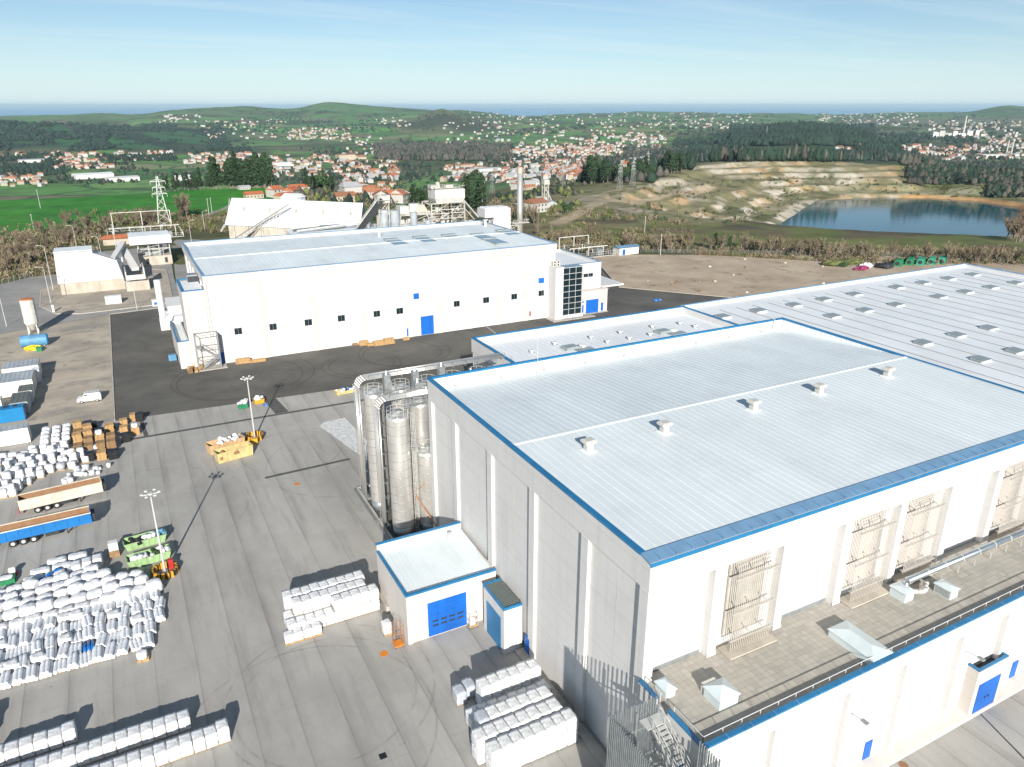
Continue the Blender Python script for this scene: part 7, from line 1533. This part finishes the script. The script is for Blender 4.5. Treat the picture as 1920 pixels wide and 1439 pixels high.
def mass(name,lab,boxes,mats,cat='trees',cone=.35):
    Xs=[];Ys=[];Zs=[];W=[];Hh=[];K=[]
    for (x0,y0,x1,y1,n,w0,h0,pk,cl) in boxes:
        xs=rng.uniform(x0,x1,n);ys=rng.uniform(y0,y1,n)
        e_=np.minimum(np.minimum(xs-x0,x1-xs)/(.16*(x1-x0)),np.minimum(ys-y0,y1-ys)/(.25*(y1-y0))); k0=(rng.random(n)<np.clip(e_+.15,0,1))|(cl==0); xs=xs[k0]; ys=ys[k0]
        if cl: keep=fbm(xs/60,ys/7,21+x0)+rng.uniform(-.04,.04,len(xs))>cl; xs=xs[keep]; ys=ys[keep]
        if len(xs)==0: continue
        X,Y,Z,D=hits(xs,ys,330); 
        ok=(Z>ZL+2)|(D>1200); X,Y,Z,D=X[ok],Y[ok],Z[ok],D[ok]; m=len(X); s=rng.uniform(.6,1.4,m)
        Xs.append(X);Ys.append(Y);Zs.append(Z);W.append(w0*s);Hh.append(h0*s*rng.uniform(.8,1.2,m));K.append(rng.choice(pk,m))
    return blob_mass(name,lab,np.concatenate(Xs),np.concatenate(Ys),np.concatenate(Zs),np.concatenate(W),np.concatenate(Hh),mats,np.concatenate(K),cat,cone)
mass('pine_wood','dark pine wood behind the quarry and over the far forest hill',[(1295,291,1720,305,3000,3.0,14,[0,0,0,0,0,1],.3),(1180,318,1330,322,160,3.4,13,[0],.4),(1370,237,1640,275,4200,7.5,17,[0],0),(1260,253,1400,300,1100,6,14,[0],.45),(1240,285,1300,312,300,4.5,14,[0],0),(1650,252,1830,272,420,8,13,[0],.46),(1600,275,1700,300,400,5,14,[0],.4),(1690,298,1760,318,300,4,11,[0,1],0)],['forest','forest_bare'])
mass('mixed_wood','brown and grey leafless woods with dark evergreens in the valley',[(700,272,960,303,3200,6.0,14,[1,1,1,2,0],.30),(1010,285,1240,315,700,5.5,12,[1,1,0],.5),(1700,300,1930,350,2400,3.0,6.5,[1,0,0],.3),(1170,280,1290,302,700,6,12,[1,1,0],.3),(1850,330,1930,372,260,3.2,6,[1,0],0)],['forest','forest_bare','forest_bare'])
mass('left_hill_wood','dark woods and thickets patching the left hill',[(-20,232,420,262,2600,11,10,[0],.47),(-20,258,480,290,2600,8,9,[0],.5),(-20,290,120,330,900,5,9,[0],.42),(180,296,330,303,260,5,11,[0],0)],['forest','forest_bare'])
mass('hedgerow_trees','small dark hedgerow trees dotted over the green valley',[(0,300,650,352,1500,3.4,7,[0,0,1],.5),(560,255,1250,345,3600,4.0,8,[0,0,1],.48),(350,205,760,262,1500,7,8,[0],.5),(760,208,1400,262,2300,8,8,[0,0,1],.49),(1240,205,1920,262,2300,9,8,[0,0,1],.5),(1650,262,1920,302,900,5,8,[0,1],.47),(560,345,900,392,700,2.6,6,[0,1,2],.45),(930,340,1100,400,260,2.4,4,[0,1,2],.5)],['forest','forest_bare','bush_leaf'])
def twig_mass(name,lab,X,Y,Z,w_,h_,mats,pick,cat,cone=0):
    q=16; n=len(X); c=np.stack([X,Y,Z],-1)[:,None,:]; d=rng.normal(0,1,(n,q,3)); d/=np.linalg.norm(d,axis=2,keepdims=True); d*=rng.uniform(.2,1,(n,q,1))**.5
    P=c+d*np.stack([w_,w_,h_*.5],-1)[:,None,:]+np.stack([w_*0,w_*0,h_*.5],-1)[:,None,:]
    u=rng.normal(0,1,(n,q,3)); u[...,2]=np.abs(u[...,2])+.6; u/=np.linalg.norm(u,axis=2,keepdims=True); v=np.cross(u,rng.normal(0,1,(n,q,3))); v/=np.linalg.norm(v,axis=2,keepdims=True)
    s_=(w_*.42)[:,None,None]*rng.uniform(.6,1.4,(n,q,1)); V=np.stack([P+u*s_*1.3,P+v*s_*.34,P-u*s_,P-v*s_*.34],2).reshape(-1,3)
    F=np.arange(n*q*4).reshape(-1,4); o=np_mesh(name,V,F,mats,np.repeat(pick,q)); return tag(o,lab,cat,None,'stuff')
_bm=blob_mass; blob_mass=twig_mass
mass('scrub','low brown and olive scrub around the site and on the quarry slopes',[(-20,425,190,545,2600,1.3,2.4,[1,1,2,3],.38),(170,398,470,440,1300,1.2,2.2,[1,2,3,3],.4),(1000,432,1300,478,1900,.9,1.9,[1,1,2,3],.46),(1300,468,1930,500,3600,.8,1.7,[1,1,2,3],.43),(1130,330,1720,430,1300,1.5,2.2,[0,2,3],.52),(1700,335,1925,385,600,1.6,2.4,[1,3,3],.45),(1010,385,1280,430,500,1.3,2.0,[1,2,3],.55),(560,376,1000,420,500,1.8,3.5,[0,1,2],.4)],['pine_leaf','twig','twig_red','bush_leaf'],'shrubs',.1)
# ================================================================== HAZE (even air, sky outside)
hz=bpy.data.materials.new('haze'); hz.use_nodes=True; t=hz.node_tree; t.nodes.clear(); o_=t.nodes.new('ShaderNodeOutputMaterial'); pv=t.nodes.new('ShaderNodeVolumePrincipled'); pv.inputs['Color'].default_value=(0.62,0.85,1.0,1); pv.inputs['Density'].default_value=3.4e-5; pv.inputs['Anisotropy'].default_value=0.0; t.links.new(pv.outputs[0],o_.inputs['Volume']); M['haze']=hz
a=MB(); a.box(-110000,-30000,-140,110000,110000,135); tag(a.build('haze','haze'),kind='stuff',label='thin pale blue air haze over the countryside',cat='haze')
